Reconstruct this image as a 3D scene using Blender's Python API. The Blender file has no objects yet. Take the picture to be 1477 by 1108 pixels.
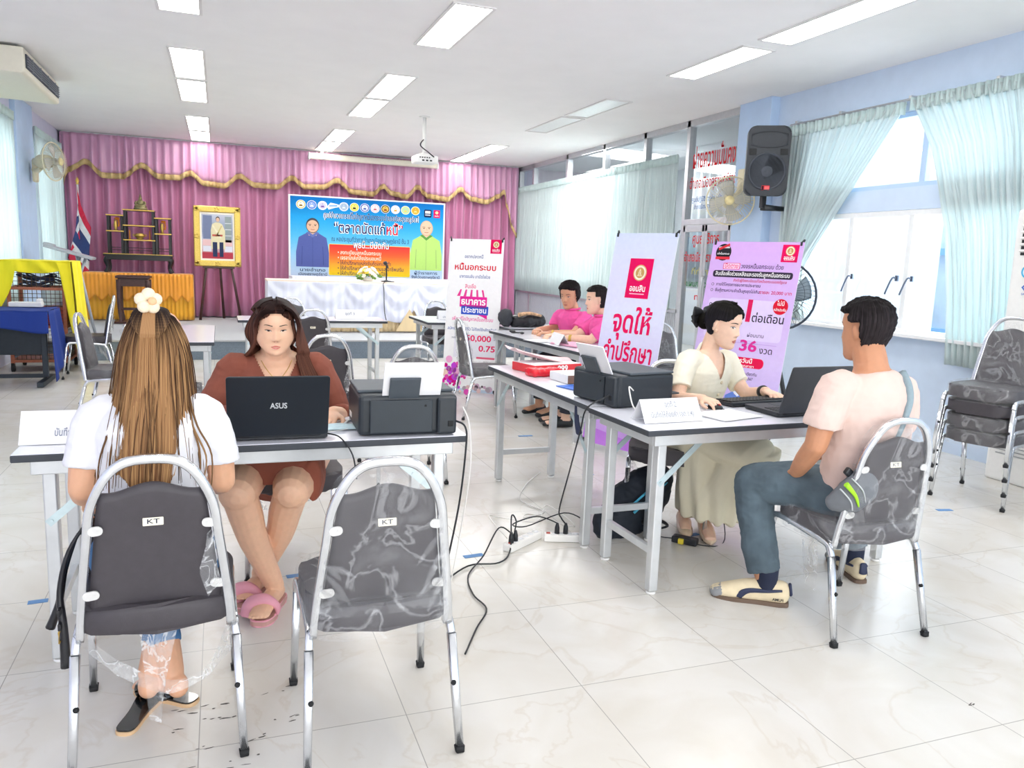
import bpy, bmesh, math, random
from mathutils import Vector, Matrix, Quaternion, noise
from mathutils.bvhtree import BVHTree
V = Vector
PI = math.pi
C = bpy.context.scene.collection
SC = bpy.context.scene
rnd = random.Random(7)

# ---------------------------------------------------------------- camera, world, exposure
F_PX = 1136.0; YAW = 0.35744; PITCH = -0.15448; ROLL = 0.03671; CAM_H = 1.4047
cam_d = bpy.data.cameras.new('camera'); cam = bpy.data.objects.new('camera', cam_d); C.objects.link(cam)
cam_d.sensor_fit = 'HORIZONTAL'; cam_d.sensor_width = 36.0; cam_d.lens = 36.0 * F_PX / 1477.0
cam_d.clip_start = 0.05; cam_d.clip_end = 200
_f = V((math.sin(YAW) * math.cos(PITCH), math.cos(YAW) * math.cos(PITCH), math.sin(PITCH)))
_r0 = V((math.cos(YAW), -math.sin(YAW), 0)); _u0 = _r0.cross(_f)
_r = _r0 * math.cos(ROLL) + _u0 * math.sin(ROLL); _u = -_r0 * math.sin(ROLL) + _u0 * math.cos(ROLL)
_M = Matrix(((_r.x, _u.x, -_f.x, 0), (_r.y, _u.y, -_f.y, 0), (_r.z, _u.z, -_f.z, CAM_H), (0, 0, 0, 1)))
cam.matrix_world = _M
SC.camera = cam
SC.view_settings.view_transform = 'Standard'; SC.view_settings.look = 'None'
SC.view_settings.gamma = 1.0; SC.view_settings.use_curve_mapping = False
SC.view_settings.exposure = 0.03

wd = bpy.data.worlds.new('daylight'); SC.world = wd; wd.use_nodes = True
_bg = wd.node_tree.nodes['Background']; _bg.inputs['Color'].default_value = (0.93, 0.97, 1.0, 1); _bg.inputs['Strength'].default_value = 2.2
PANEL_EMIT = 13.0

def area(name, loc, size, energy, aim, color=(1, 1, 1)):
    d = bpy.data.lights.new(name, 'AREA'); d.shape = 'RECTANGLE'; d.size, d.size_y = size; d.energy = energy; d.color = color
    o = bpy.data.objects.new(name, d); C.objects.link(o); o.location = loc
    o.rotation_euler = (V(aim) - V(loc)).to_track_quat('-Z', 'Y').to_euler()
    return o
# added soft fill from the unwalled rear; daylight through windows of the long walls
area('fill_rear', (1.5, -3.4, 1.9), (7.0, 2.4), 150, (1.5, 6, 1.0), (1, .985, .96))
area('daylight_window', (6.4, 4.9, 1.7), (2.6, 1.7), 70, (2, 5.0, .8), (.93, .97, 1))
_sd = bpy.data.lights.new('sun', 'SUN'); _sd.energy = 1.5; _sd.angle = .02; _so = bpy.data.objects.new('sun', _sd); C.objects.link(_so); _so.rotation_euler = V((1, .15, -1.15)).to_track_quat('-Z', 'Y').to_euler()
area('daylight_window_left', (-3.2, 11.4, 1.9), (3.0, 1.8), 50, (2, 11.4, 1.0), (.93, .97, 1))

# ---------------------------------------------------------------- materials
def lin(c):
    return tuple((v / 12.92 if v <= .04045 else ((v + .055) / 1.055) ** 2.4) for v in c)
def hexc(h):
    h = h.lstrip('#'); return lin(tuple(int(h[i:i + 2], 16) / 255 for i in (0, 2, 4)))
MATS = {}
def mat(name, col, rough=.5, metal=0., var=.06, scale=30., bump=0., bscale=200., spec=.5, stretch=None, coat=0., sheen=0., alpha=None, trans=0., sss=0., col2=None, emit=0.):
    """a Principled material with a procedural noise in its colour and, if asked, a fine bump"""
    if name in MATS: return MATS[name]
    m = bpy.data.materials.new(name); m.use_nodes = True; MATS[name] = m
    nt = m.node_tree; n = nt.nodes; l = nt.links; b = n['Principled BSDF']
    c = hexc(col) if isinstance(col, str) else col
    tc = n.new('ShaderNodeTexCoord'); nz = n.new('ShaderNodeTexNoise'); nz.inputs['Scale'].default_value = scale; nz.inputs['Detail'].default_value = 4
    src = tc.outputs['Object']
    if stretch:
        mp = n.new('ShaderNodeMapping'); mp.inputs['Scale'].default_value = stretch; l.new(src, mp.inputs['Vector']); src = mp.outputs['Vector']
    l.new(src, nz.inputs['Vector'])
    rp = n.new('ShaderNodeValToRGB'); rp.color_ramp.elements[0].position = .3; rp.color_ramp.elements[1].position = .7
    if col2 is not None: ca, cb = c, (hexc(col2) if isinstance(col2, str) else col2)
    else: ca, cb = tuple(max(0, x * (1 - var)) for x in c), tuple(min(1, x * (1 + var)) for x in c)
    rp.color_ramp.elements[0].color = (*ca, 1); rp.color_ramp.elements[1].color = (*cb, 1)
    l.new(nz.outputs['Fac'], rp.inputs['Fac']); l.new(rp.outputs['Color'], b.inputs['Base Color'])
    b.inputs['Roughness'].default_value = rough; b.inputs['Metallic'].default_value = metal
    b.inputs['Specular IOR Level'].default_value = spec
    if coat: b.inputs['Coat Weight'].default_value = coat
    if sheen: b.inputs['Sheen Weight'].default_value = sheen
    if trans: b.inputs['Transmission Weight'].default_value = trans
    if sss:
        b.inputs['Subsurface Weight'].default_value = sss; b.inputs['Subsurface Radius'].default_value = (.012, .005, .003)
    if alpha is not None: b.inputs['Alpha'].default_value = alpha
    if emit:
        b.inputs['Emission Color'].default_value = (*c, 1); b.inputs['Emission Strength'].default_value = emit
    if bump:
        n2 = n.new('ShaderNodeTexNoise'); n2.inputs['Scale'].default_value = bscale; n2.inputs['Detail'].default_value = 6
        l.new(src, n2.inputs['Vector'])
        bp = n.new('ShaderNodeBump'); bp.inputs['Strength'].default_value = bump; bp.inputs['Distance'].default_value = .004
        l.new(n2.outputs['Fac'], bp.inputs['Height']); l.new(bp.outputs['Normal'], b.inputs['Normal'])
    return m

def mat_floor():
    """large cream marble tiles, 0.6 m, laid on the room's axes, thin grey joints, faint beige veins"""
    m = bpy.data.materials.new('marble_tile'); m.use_nodes = True
    nt = m.node_tree; n = nt.nodes; l = nt.links; b = n['Principled BSDF']
    tc = n.new('ShaderNodeTexCoord')
    mp = n.new('ShaderNodeMapping'); mp.inputs['Location'].default_value = (-1.11825 + 6, -1.61817 + 6, 0); l.new(tc.outputs['Object'], mp.inputs['Vector'])
    br = n.new('ShaderNodeTexBrick'); br.offset = 0; br.squash = 1
    br.inputs['Scale'].default_value = 1; br.inputs['Mortar Size'].default_value = .0016; br.inputs['Brick Width'].default_value = .6; br.inputs['Row Height'].default_value = .6
    br.inputs['Mortar Smooth'].default_value = .2; br.inputs['Color1'].default_value = (0, 0, 0, 1); br.inputs['Color2'].default_value = (1, 1, 1, 1); br.inputs['Bias'].default_value = 0
    l.new(mp.outputs['Vector'], br.inputs['Vector'])
    n1 = n.new('ShaderNodeTexNoise'); n1.inputs['Scale'].default_value = 2.2; n1.inputs['Detail'].default_value = 9; n1.inputs['Distortion'].default_value = 1.4
    l.new(tc.outputs['Object'], n1.inputs['Vector'])
    r1 = n.new('ShaderNodeValToRGB'); e = r1.color_ramp.elements
    e[0].position = .34; e[0].color = (*hexc('dcd8d0'), 1); e[1].position = .62; e[1].color = (*hexc('e4e2de'), 1)
    l.new(n1.outputs['Fac'], r1.inputs['Fac'])
    # veins
    n2 = n.new('ShaderNodeTexNoise'); n2.inputs['Scale'].default_value = 1.1; n2.inputs['Detail'].default_value = 7; n2.inputs['Distortion'].default_value = 2.2
    l.new(mp.outputs['Vector'], n2.inputs['Vector'])
    r2 = n.new('ShaderNodeValToRGB'); e = r2.color_ramp.elements
    e[0].position = .485; e[0].color = (0, 0, 0, 1); e[1].position = .5; e[1].color = (1, 1, 1, 1); x = e.new(.515); x.color = (0, 0, 0, 1)
    l.new(n2.outputs['Fac'], r2.inputs['Fac'])
    mx = n.new('ShaderNodeMixRGB'); mx.inputs['Color2'].default_value = (*hexc('cfc5b6'), 1)
    ml = n.new('ShaderNodeMath'); ml.operation = 'MULTIPLY'; ml.inputs[1].default_value = .35; l.new(r2.outputs['Color'], ml.inputs[0])
    l.new(ml.outputs[0], mx.inputs['Fac']); l.new(r1.outputs['Color'], mx.inputs['Color1'])
    # per tile tint
    mt = n.new('ShaderNodeMixRGB'); mt.blend_type = 'MULTIPLY'; mt.inputs['Fac'].default_value = 1
    rt = n.new('ShaderNodeValToRGB'); rt.color_ramp.elements[0].color = (.965, .955, .94, 1); rt.color_ramp.elements[1].color = (1, 1, 1, 1)
    l.new(br.outputs['Color'], rt.inputs['Fac']); l.new(mx.outputs['Color'], mt.inputs['Color1']); l.new(rt.outputs['Color'], mt.inputs['Color2'])
    mg = n.new('ShaderNodeMixRGB'); mg.inputs['Color2'].default_value = (*hexc('a9a6a0'), 1)
    l.new(br.outputs['Fac'], mg.inputs['Fac']); l.new(mt.outputs['Color'], mg.inputs['Color1'])
    l.new(mg.outputs['Color'], b.inputs['Base Color']); b.inputs['Roughness'].default_value = .22; b.inputs['Specular IOR Level'].default_value = .35
    return m

def mat_film(name='plastic_film', dens=.17, scale=6.):
    """thin crinkled clear plastic film: mostly see-through, with milky creases and sharp highlights"""
    if name in MATS: return MATS[name]
    m = bpy.data.materials.new(name); m.use_nodes = True; MATS[name] = m
    nt = m.node_tree; n = nt.nodes; l = nt.links; n.remove(n['Principled BSDF']); out = n['Material Output']
    tc = n.new('ShaderNodeTexCoord'); nz = n.new('ShaderNodeTexNoise'); nz.inputs['Scale'].default_value = scale; nz.inputs['Detail'].default_value = 7; nz.inputs['Distortion'].default_value = .8
    l.new(tc.outputs['Object'], nz.inputs['Vector'])
    rp = n.new('ShaderNodeValToRGB'); e = rp.color_ramp.elements
    e[0].position = .3; e[0].color = (dens * .3,) * 3 + (1,); e[1].position = .5; e[1].color = (dens * 1.5,) * 3 + (1,)
    x = e.new(.47); x.color = (dens * .4,) * 3 + (1,); x = e.new(.53); x.color = (dens * .4,) * 3 + (1,); x = e.new(.72); x.color = (dens * 1.2,) * 3 + (1,)
    l.new(nz.outputs['Fac'], rp.inputs['Fac'])
    tr = n.new('ShaderNodeBsdfTransparent'); pr = n.new('ShaderNodeBsdfPrincipled')
    pr.inputs['Base Color'].default_value = (.86, .88, .9, 1); pr.inputs['Roughness'].default_value = .12; pr.inputs['Specular IOR Level'].default_value = .9
    bp = n.new('ShaderNodeBump'); bp.inputs['Strength'].default_value = .9; bp.inputs['Distance'].default_value = .01; l.new(nz.outputs['Fac'], bp.inputs['Height']); l.new(bp.outputs['Normal'], pr.inputs['Normal'])
    mx = n.new('ShaderNodeMixShader'); l.new(rp.outputs['Color'], mx.inputs['Fac']); l.new(tr.outputs[0], mx.inputs[1]); l.new(pr.outputs[0], mx.inputs[2])
    l.new(mx.outputs[0], out.inputs['Surface'])
    return m

def mat_glass(name='window_glass', tint=(.97, .99, 1)):
    if name in MATS: return MATS[name]
    m = bpy.data.materials.new(name); m.use_nodes = True; MATS[name] = m
    nt = m.node_tree; n = nt.nodes; l = nt.links; n.remove(n['Principled BSDF']); out = n['Material Output']
    tr = n.new('ShaderNodeBsdfTransparent'); tr.inputs['Color'].default_value = (*tint, 1)
    gl = n.new('ShaderNodeBsdfGlossy'); gl.inputs['Roughness'].default_value = .02
    fr = n.new('ShaderNodeFresnel'); fr.inputs['IOR'].default_value = 1.45
    nz = n.new('ShaderNodeTexNoise'); nz.inputs['Scale'].default_value = 3
    ml0 = n.new('ShaderNodeMath'); ml0.operation = 'MULTIPLY'; ml0.inputs[1].default_value = .3; l.new(nz.outputs['Fac'], ml0.inputs[0])
    ml = n.new('ShaderNodeMath'); ml.operation = 'MULTIPLY'; l.new(fr.outputs[0], ml.inputs[0]); l.new(ml0.outputs[0], ml.inputs[1])
    mx = n.new('ShaderNodeMixShader'); l.new(ml.outputs[0], mx.inputs['Fac']); l.new(tr.outputs[0], mx.inputs[1]); l.new(gl.outputs[0], mx.inputs[2]); l.new(mx.outputs[0], out.inputs['Surface'])
    return m

def mat_hair(name, roots, mid, lights, gz0=None, gz1=None):
    """dyed hair: streaks along the strand (u of the hair's own map), darker roots (v of the map)"""
    if name in MATS: return MATS[name]
    m = bpy.data.materials.new(name); m.use_nodes = True; MATS[name] = m
    nt = m.node_tree; n = nt.nodes; l = nt.links; b = n['Principled BSDF']
    uv = n.new('ShaderNodeUVMap'); uv.uv_map = 'strand'
    mp = n.new('ShaderNodeMapping'); mp.inputs['Scale'].default_value = (150, 1.6, 1); l.new(uv.outputs[0], mp.inputs['Vector'])
    nz = n.new('ShaderNodeTexNoise'); nz.inputs['Scale'].default_value = 1; nz.inputs['Detail'].default_value = 5; l.new(mp.outputs[0], nz.inputs['Vector'])
    rp = n.new('ShaderNodeValToRGB'); e = rp.color_ramp.elements
    e[0].position = .36; e[0].color = (*hexc(mid), 1); e[1].position = .66; e[1].color = (*hexc(lights), 1)
    l.new(nz.outputs['Fac'], rp.inputs['Fac'])
    sp = n.new('ShaderNodeSeparateXYZ'); l.new(uv.outputs[0], sp.inputs[0])
    ad = n.new('ShaderNodeMath'); ad.operation = 'MULTIPLY_ADD'; ad.inputs[1].default_value = .5; l.new(nz.outputs['Fac'], ad.inputs[0]); l.new(sp.outputs['Y'], ad.inputs[2])
    r2 = n.new('ShaderNodeValToRGB'); e = r2.color_ramp.elements; e[0].position = .42; e[0].color = (1, 1, 1, 1); e[1].position = .7; e[1].color = (0, 0, 0, 1)
    l.new(ad.outputs[0], r2.inputs['Fac'])
    mx = n.new('ShaderNodeMixRGB'); mx.inputs['Color2'].default_value = (*hexc(roots), 1); l.new(r2.outputs['Color'], mx.inputs['Fac']); l.new(rp.outputs['Color'], mx.inputs['Color1'])
    l.new(mx.outputs['Color'], b.inputs['Base Color']); b.inputs['Roughness'].default_value = .55; b.inputs['Specular IOR Level'].default_value = .06
    return m

# ---------------------------------------------------------------- mesh helpers
def BM(): return bmesh.new()
def _flag(bm, n0, mi, smooth):
    bm.faces.ensure_lookup_table()
    for f in bm.faces[n0:]: f.material_index = mi; f.smooth = smooth
def xf(c, rot=None):
    M = Matrix.Translation(V(c))
    if rot is not None:
        M = M @ (rot.to_4x4() if isinstance(rot, (Matrix, )) else Matrix.Rotation(rot[2], 4, 'Z') @ Matrix.Rotation(rot[1], 4, 'Y') @ Matrix.Rotation(rot[0], 4, 'X'))
    return M
def box(bm, c, s, bev=0., rot=None, mi=0, seg=2, smooth=False):
    n0 = len(bm.faces); t = bmesh.new()
    bmesh.ops.create_cube(t, size=1, matrix=Matrix.Diagonal((s[0], s[1], s[2], 1)))
    if bev: bmesh.ops.bevel(t, geom=list(t.edges), offset=min(bev, min(s) * .49), segments=seg, affect='EDGES', profile=.5)
    t.transform(xf(c, rot)); merge(bm, t, mi, smooth)
def merge(bm, t, mi=None, smooth=None, M=None):
    """append bmesh t to bm"""
    if M is not None: t.transform(M)
    vm = [bm.verts.new(v.co) for v in t.verts]
    t.verts.index_update()
    for f in t.faces:
        try: g = bm.faces.new([vm[v.index] for v in f.verts])
        except ValueError: continue
        g.material_index = f.material_index if mi is None else mi
        g.smooth = f.smooth if smooth is None else smooth
    t.free()
def ring(bm, pts): return [bm.verts.new(p) for p in pts]
def bridge(bm, a, b, mi=0, smooth=True, closed=True):
    n = len(a)
    for i in range(n if closed else n - 1):
        j = (i + 1) % n
        f = bm.faces.new((a[i], a[j], b[j], b[i])); f.material_index = mi; f.smooth = smooth
def capf(bm, r, mi=0, flip=False, smooth=False):
    f = bm.faces.new(r[::-1] if flip else r); f.material_index = mi; f.smooth = smooth
def smooth_path(pts, n=6, closed=False):
    P = [V(p) for p in pts]
    if n <= 1 or len(P) < 3: return P
    out = []
    N = len(P)
    for i in range(N if closed else N - 1):
        g = lambda k: P[k % N] if closed else P[max(0, min(N - 1, k))]
        a, b, c, d = g(i - 1), g(i), g(i + 1), g(i + 2)
        for s in range(n):
            t = s / n
            out.append(.5 * ((2 * b) + (c - a) * t + (2 * a - 5 * b + 4 * c - d) * t * t + (3 * b - a - 3 * c + d) * t ** 3))
    if not closed: out.append(P[-1])
    return out
def lerp_list(vals, k, n):
    t = k / max(1, n - 1) * (len(vals) - 1); i = min(len(vals) - 2, int(t)); f = t - i
    a, b = vals[i], vals[i + 1]
    if isinstance(a, (tuple, list)): return tuple(x * (1 - f) + y * f for x, y in zip(a, b))
    return a * (1 - f) + b * f
def tube(bm, pts, r, seg=8, sm=1, mi=0, caps=True, closed=False, ref=None, dome=False, section=None):
    """sweep a circle / ellipse (r: number, list of numbers or list of (ra, rb)) along pts"""
    if len(pts) < 3: sm = 1
    P = smooth_path(pts, sm, closed); N = len(P)
    rr = r if isinstance(r, (list, tuple)) else [r]
    if len(rr) == 1: rr = [rr[0]] * 2
    rr = [x if isinstance(x, (tuple, list)) else (x, x) for x in rr]
    rings = []; prev = V(ref) if ref is not None else None
    fr = []
    for i in range(N):
        if closed: t = (P[(i + 1) % N] - P[i - 1])
        else: t = P[min(N - 1, i + 1)] - P[max(0, i - 1)]
        t = t.normalized() if t.length > 1e-9 else V((0, 0, 1))
        if prev is None: prev = V((0, 0, 1)) if abs(t.z) < .9 else V((0, 1, 0))
        a = prev - t * prev.dot(t)
        if a.length < 1e-6: a = t.orthogonal()
        a.normalize(); bb = t.cross(a)
        if ref is None: prev = a
        fr.append((P[i], t, a, bb, lerp_list(rr, i, N)))
    def mk(p, a, bb, ra, rb):
        if section: return [bm.verts.new(p + a * (u * ra) + bb * (w * rb)) for u, w in section]
        return [bm.verts.new(p + a * (math.cos(2 * PI * k / seg) * ra) + bb * (math.sin(2 * PI * k / seg) * rb)) for k in range(seg)]
    if dome and not closed:
        p, t, a, bb, (ra, rb) = fr[0]; h = min(ra, rb)
        for q in (.97, .8, .45): rings.append(mk(p - t * h * q, a, bb, ra * math.sqrt(1 - q * q), rb * math.sqrt(1 - q * q)))
    for p, t, a, bb, (ra, rb) in fr: rings.append(mk(p, a, bb, ra, rb))
    if dome and not closed:
        p, t, a, bb, (ra, rb) = fr[-1]; h = min(ra, rb)
        for q in (.45, .8, .97): rings.append(mk(p + t * h * q, a, bb, ra * math.sqrt(1 - q * q), rb * math.sqrt(1 - q * q)))
    for i in range(len(rings) - 1): bridge(bm, rings[i], rings[i + 1], mi)
    if closed: bridge(bm, rings[-1], rings[0], mi)
    elif caps: capf(bm, rings[0], mi, True); capf(bm, rings[-1], mi)
SQ = [(1, .72), (.72, 1), (-.72, 1), (-1, .72), (-1, -.72), (-.72, -1), (.72, -1), (1, -.72)]
def lathe(bm, prof, seg=24, M=None, mi=0, smooth=True, cap=True):
    """revolve [(r, z)] about z"""
    t = bmesh.new(); rings = []
    for r, z in prof: rings.append([t.verts.new((r * math.cos(2 * PI * k / seg), r * math.sin(2 * PI * k / seg), z)) for k in range(seg)])
    for i in range(len(rings) - 1): bridge(t, rings[i], rings[i + 1], mi, smooth)
    if cap: capf(t, rings[0], mi, True); capf(t, rings[-1], mi)
    merge(bm, t, M=M)
def ball(bm, c, r, seg=16, mi=0, rot=None):
    r = r if isinstance(r, (tuple, list)) else (r, r, r)
    t = bmesh.new(); bmesh.ops.create_uvsphere(t, u_segments=seg, v_segments=max(6, seg * 2 // 3), radius=1, matrix=Matrix.Diagonal((*r, 1)))
    t.transform(xf(c, rot)); merge(bm, t, mi, True)
def prism(bm, outline, h, M=None, mi=0, smooth=False, bev=0.):
    """extrude a 2-D outline (xy) by h in z"""
    t = bmesh.new(); a = [t.verts.new((x, y, 0)) for x, y in outline]; b = [t.verts.new((x, y, h)) for x, y in outline]
    bridge(t, a, b, mi, smooth); capf(t, a, mi, True); capf(t, b, mi)
    if bev:
        ed = [e for e in t.edges if abs(e.verts[0].co.z - e.verts[1].co.z) < 1e-6]
        bmesh.ops.bevel(t, geom=ed, offset=bev, segments=2, affect='EDGES', profile=.5)
    merge(bm, t, M=M)
def rrect(w, h, r, n=5, cx=0, cy=0):
    out = []
    for (sx, sy, a0) in ((1, 1, 0), (-1, 1, 90), (-1, -1, 180), (1, -1, 270)):
        for k in range(n + 1):
            a = math.radians(a0 + 90 * k / n); out.append((cx + sx * (w / 2 - r) + r * math.cos(a), cy + sy * (h / 2 - r) + r * math.sin(a)))
    return out
def grid(bm, fn, nu, nv, mi=0, smooth=True, uv=None, flip=False):
    """fn(u, v) -> point, u, v in 0..1"""
    g = [[bm.verts.new(fn(i / nu, j / nv)) for j in range(nv + 1)] for i in range(nu + 1)]
    lay = bm.loops.layers.uv.get(uv) or bm.loops.layers.uv.new(uv) if uv else None
    for i in range(nu):
        for j in range(nv):
            q = ((i, j), (i + 1, j), (i + 1, j + 1), (i, j + 1)); q = q[::-1] if flip else q
            f = bm.faces.new([g[a][b] for a, b in q]); f.material_index = mi; f.smooth = smooth
            if lay:
                for lp, (a, b) in zip(f.loops, q): lp[lay].uv = (a / nu, b / nv)
    return g
def wloc(p):
    q = V((0, 0, 0))
    while p is not None: q += V(p.location); p = p.parent
    return q
def obj(name, bm, mats, parent=None, world=False, loc=None, solid=0.):
    """link a bmesh as ONE object; world=True: the bmesh is in world coordinates (parents unrotated)"""
    me = bpy.data.meshes.new(name)
    if loc is not None: bm.transform(Matrix.Translation(-V(loc)))
    elif world and parent is not None: bm.transform(Matrix.Translation(-wloc(parent)))
    bmesh.ops.recalc_face_normals(bm, faces=list(bm.faces)) if len(bm.faces) < 60000 and not solid else None
    bm.to_mesh(me); bm.free()
    for m in (mats if isinstance(mats, (list, tuple)) else [mats]): me.materials.append(m)
    o = bpy.data.objects.new(name, me); C.objects.link(o)
    if parent is not None: o.parent = parent
    if loc is not None: o.location = loc
    if solid:
        md = o.modifiers.new('thickness', 'SOLIDIFY'); md.thickness = solid; md.offset = 0
    return o
def tag(o, label, cat, group=None, kind=None):
    o['label'] = label; o['category'] = cat
    if group: o['group'] = group
    if kind: o['kind'] = kind
    return o
def struct(name, bm, m, parent=None, solid=0.):
    o = obj(name, bm, m, parent, solid=solid)
    if parent is None: o['kind'] = 'structure'
    return o
def thing(name, label, cat, loc=(0, 0, 0), rz=0., group=None):
    o = bpy.data.objects.new(name, None); C.objects.link(o); o.empty_display_size = .1
    o.location = loc; o.rotation_euler = (0, 0, rz); tag(o, label, cat, group); return o
def dup(root, loc, rz=0., label=None, group=None, rot=None):
    def cp(o, par):
        c = o.copy(); C.objects.link(c); c.parent = par
        for ch in list(o.children): cp(ch, c)
        return c
    r = cp(root, None); r.location = loc; r.rotation_euler = rot if rot else (0, 0, rz)
    if label: r['label'] = label
    if group: r['group'] = group
    return r
_TX = {}
def text_bm(s, size=1., align='CENTER', bold=0., extrude=0., shear=0., spacing=1., sx=1.):
    key = (s, align, bold, shear, spacing)
    if key not in _TX:
        cu = bpy.data.curves.new('t', 'FONT'); cu.body = s; cu.size = 1; cu.align_x = align; cu.align_y = 'CENTER'
        cu.offset = bold; cu.shear = shear; cu.space_character = spacing; cu.resolution_u = 3; cu.fill_mode = 'FRONT'
        o = bpy.data.objects.new('t', cu); C.objects.link(o)
        bpy.context.view_layer.update()
        me = bpy.data.meshes.new_from_object(o.evaluated_get(bpy.context.evaluated_depsgraph_get()))
        bpy.data.objects.remove(o); bpy.data.curves.remove(cu); _TX[key] = me
    bm = bmesh.new(); bm.from_mesh(_TX[key]); bm.transform(Matrix.Diagonal((size * sx, size, 1, 1)))
    return bm
class Sheet:
    """flat printed sheet: local x right, z up, printed side facing -y; each call adds a coloured layer into one mesh with many inks"""
    def __init__(s): s.bm = bmesh.new(); s.m = []; s.k = 0
    def ink(s, col):
        m = mat('ink_' + col, col, .7, var=.02, spec=.1)
        if m not in s.m: s.m.append(m)
        return s.m.index(m)
    def _y(s, lay): return -.0006 * lay - .0004
    def poly(s, pts, col, lay=1):
        mi = s.ink(col); f = s.bm.faces.new([s.bm.verts.new((x, s._y(lay), z)) for x, z in pts]); f.material_index = mi
    def rect(s, cx, cz, w, h, col, lay=1, r=0.):
        s.poly(rrect(w, h, r, 4, cx, cz) if r else [(cx - w / 2, cz - h / 2), (cx + w / 2, cz - h / 2), (cx + w / 2, cz + h / 2), (cx - w / 2, cz + h / 2)], col, lay)
    def disc(s, cx, cz, r, col, lay=1, rz=None, n=24):
        s.poly([(cx + r * math.cos(2 * PI * k / n), cz + (rz or r) * math.sin(2 * PI * k / n)) for k in range(n)], col, lay)
    def line(s, pts, w, col, lay=2):
        for (x0, z0), (x1, z1) in zip(pts[:-1], pts[1:]):
            d = V((x1 - x0, z1 - z0)); d.normalize(); nx, nz = -d.y * w / 2, d.x * w / 2
            s.poly([(x0 - nx, z0 - nz), (x1 - nx, z1 - nz), (x1 + nx, z1 + nz), (x0 + nx, z0 + nz)], col, lay)
    def text(s, t, cx, cz, size, col, lay=3, width=None, bold=.0, align='CENTER', shear=0.):
        bold = min(max(bold, .012), .034) if bold < .045 else bold
        mi = s.ink(col); b = text_bm(t, size, align, bold, shear=shear)
        if width:
            xs = [v.co.x for v in b.verts]; w = max(xs) - min(xs)
            if w > 0: b.transform(Matrix.Diagonal((width / w, 1, 1, 1)))
        b.transform(Matrix(((1, 0, 0, cx), (0, 0, 0, s._y(lay)), (0, 1, 0, cz), (0, 0, 0, 1)))); merge(s.bm, b, mi, False)
    def band(s, pts, cols, lay=1):
        """vertical colour run: pts x0,x1,z0,z1; cols bottom to top"""
        x0, x1, z0, z1 = pts; n = len(cols)
        for i, c in enumerate(cols): s.rect((x0 + x1) / 2, z0 + (i + .5) * (z1 - z0) / n, x1 - x0, (z1 - z0) / n, c, lay)
    def done(s, name, parent, M=None, curve=None):
        if M is not None: s.bm.transform(M)
        for f in s.bm.faces:
            f.normal_update()
        me = bpy.data.meshes.new(name); s.bm.to_mesh(me); s.bm.free()
        for m in s.m: me.materials.append(m)
        o = bpy.data.objects.new(name, me); C.objects.link(o); o.parent = parent
        return o
def mixhex(a, b, t):
    a = a.lstrip('#'); b = b.lstrip('#')
    return ''.join('%02x' % round(int(a[i:i + 2], 16) * (1 - t) + int(b[i:i + 2], 16) * t) for i in (0, 2, 4))
def ramp(stops, n):
    """n hex colours along a list of hex stops"""
    out = []
    for k in range(n):
        t = k / (n - 1) * (len(stops) - 1); i = min(len(stops) - 2, int(t)); out.append(mixhex(stops[i], stops[i + 1], t - i))
    return out
# ---------------------------------------------------------------- the hall
XL, XR, YB, YF, ZC = -2.35, 5.5, 14.8, -3.6, 3.19
M_WALL = mat('blue_wall_paint', 'cfe0f5', .75, var=.03, scale=6, bump=.05)
M_PILL = mat('blue_pillar_paint', 'c0d8f5', .7, var=.03, scale=6, bump=.05)
M_LILAC = mat('pale_wall_paint', 'dcdff2', .75, var=.03, scale=6, bump=.05)
M_CEIL = mat('ceiling_paint', 'f7f6f5', .9, var=.015, scale=3, bump=.03)
M_WHITEF = mat('white_frame_paint', 'eef0f2', .5, var=.02)
M_ALU = mat('aluminium_frame', 'c9cccf', .38, .75, var=.04)
M_DARK = mat('dark_gap', '2a2c30', .7)
M_BLK = mat('black_plastic', '1d2126', .42, var=.1)
M_BLACKR = mat('black_rubber', '17191c', .7)
M_CREAM = mat('cream_plastic', 'e9e4d2', .45, var=.02)
M_WHITEP = mat('white_plastic', 'f1f1ef', .4, var=.02)
M_CHROME = mat('brushed_chrome', 'dfe2e6', .2, .92, var=.05, scale=40)

bm = BM(); box(bm, ((XL + XR) / 2, (YB + YF) / 2, -.05), (XR - XL + .6, YB - YF + .4, .1)); struct('floor', bm, mat_floor())
bm = BM(); box(bm, ((XL + XR) / 2, (YB + YF) / 2, ZC + .06), (XR - XL + .4, YB - YF + .4, .12)); struct('ceiling', bm, M_CEIL)
bm = BM(); box(bm, ((XL + XR) / 2, YB + .08, ZC / 2), (XR - XL + .6, .16, ZC)); struct('wall_back', bm, M_LILAC)
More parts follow.
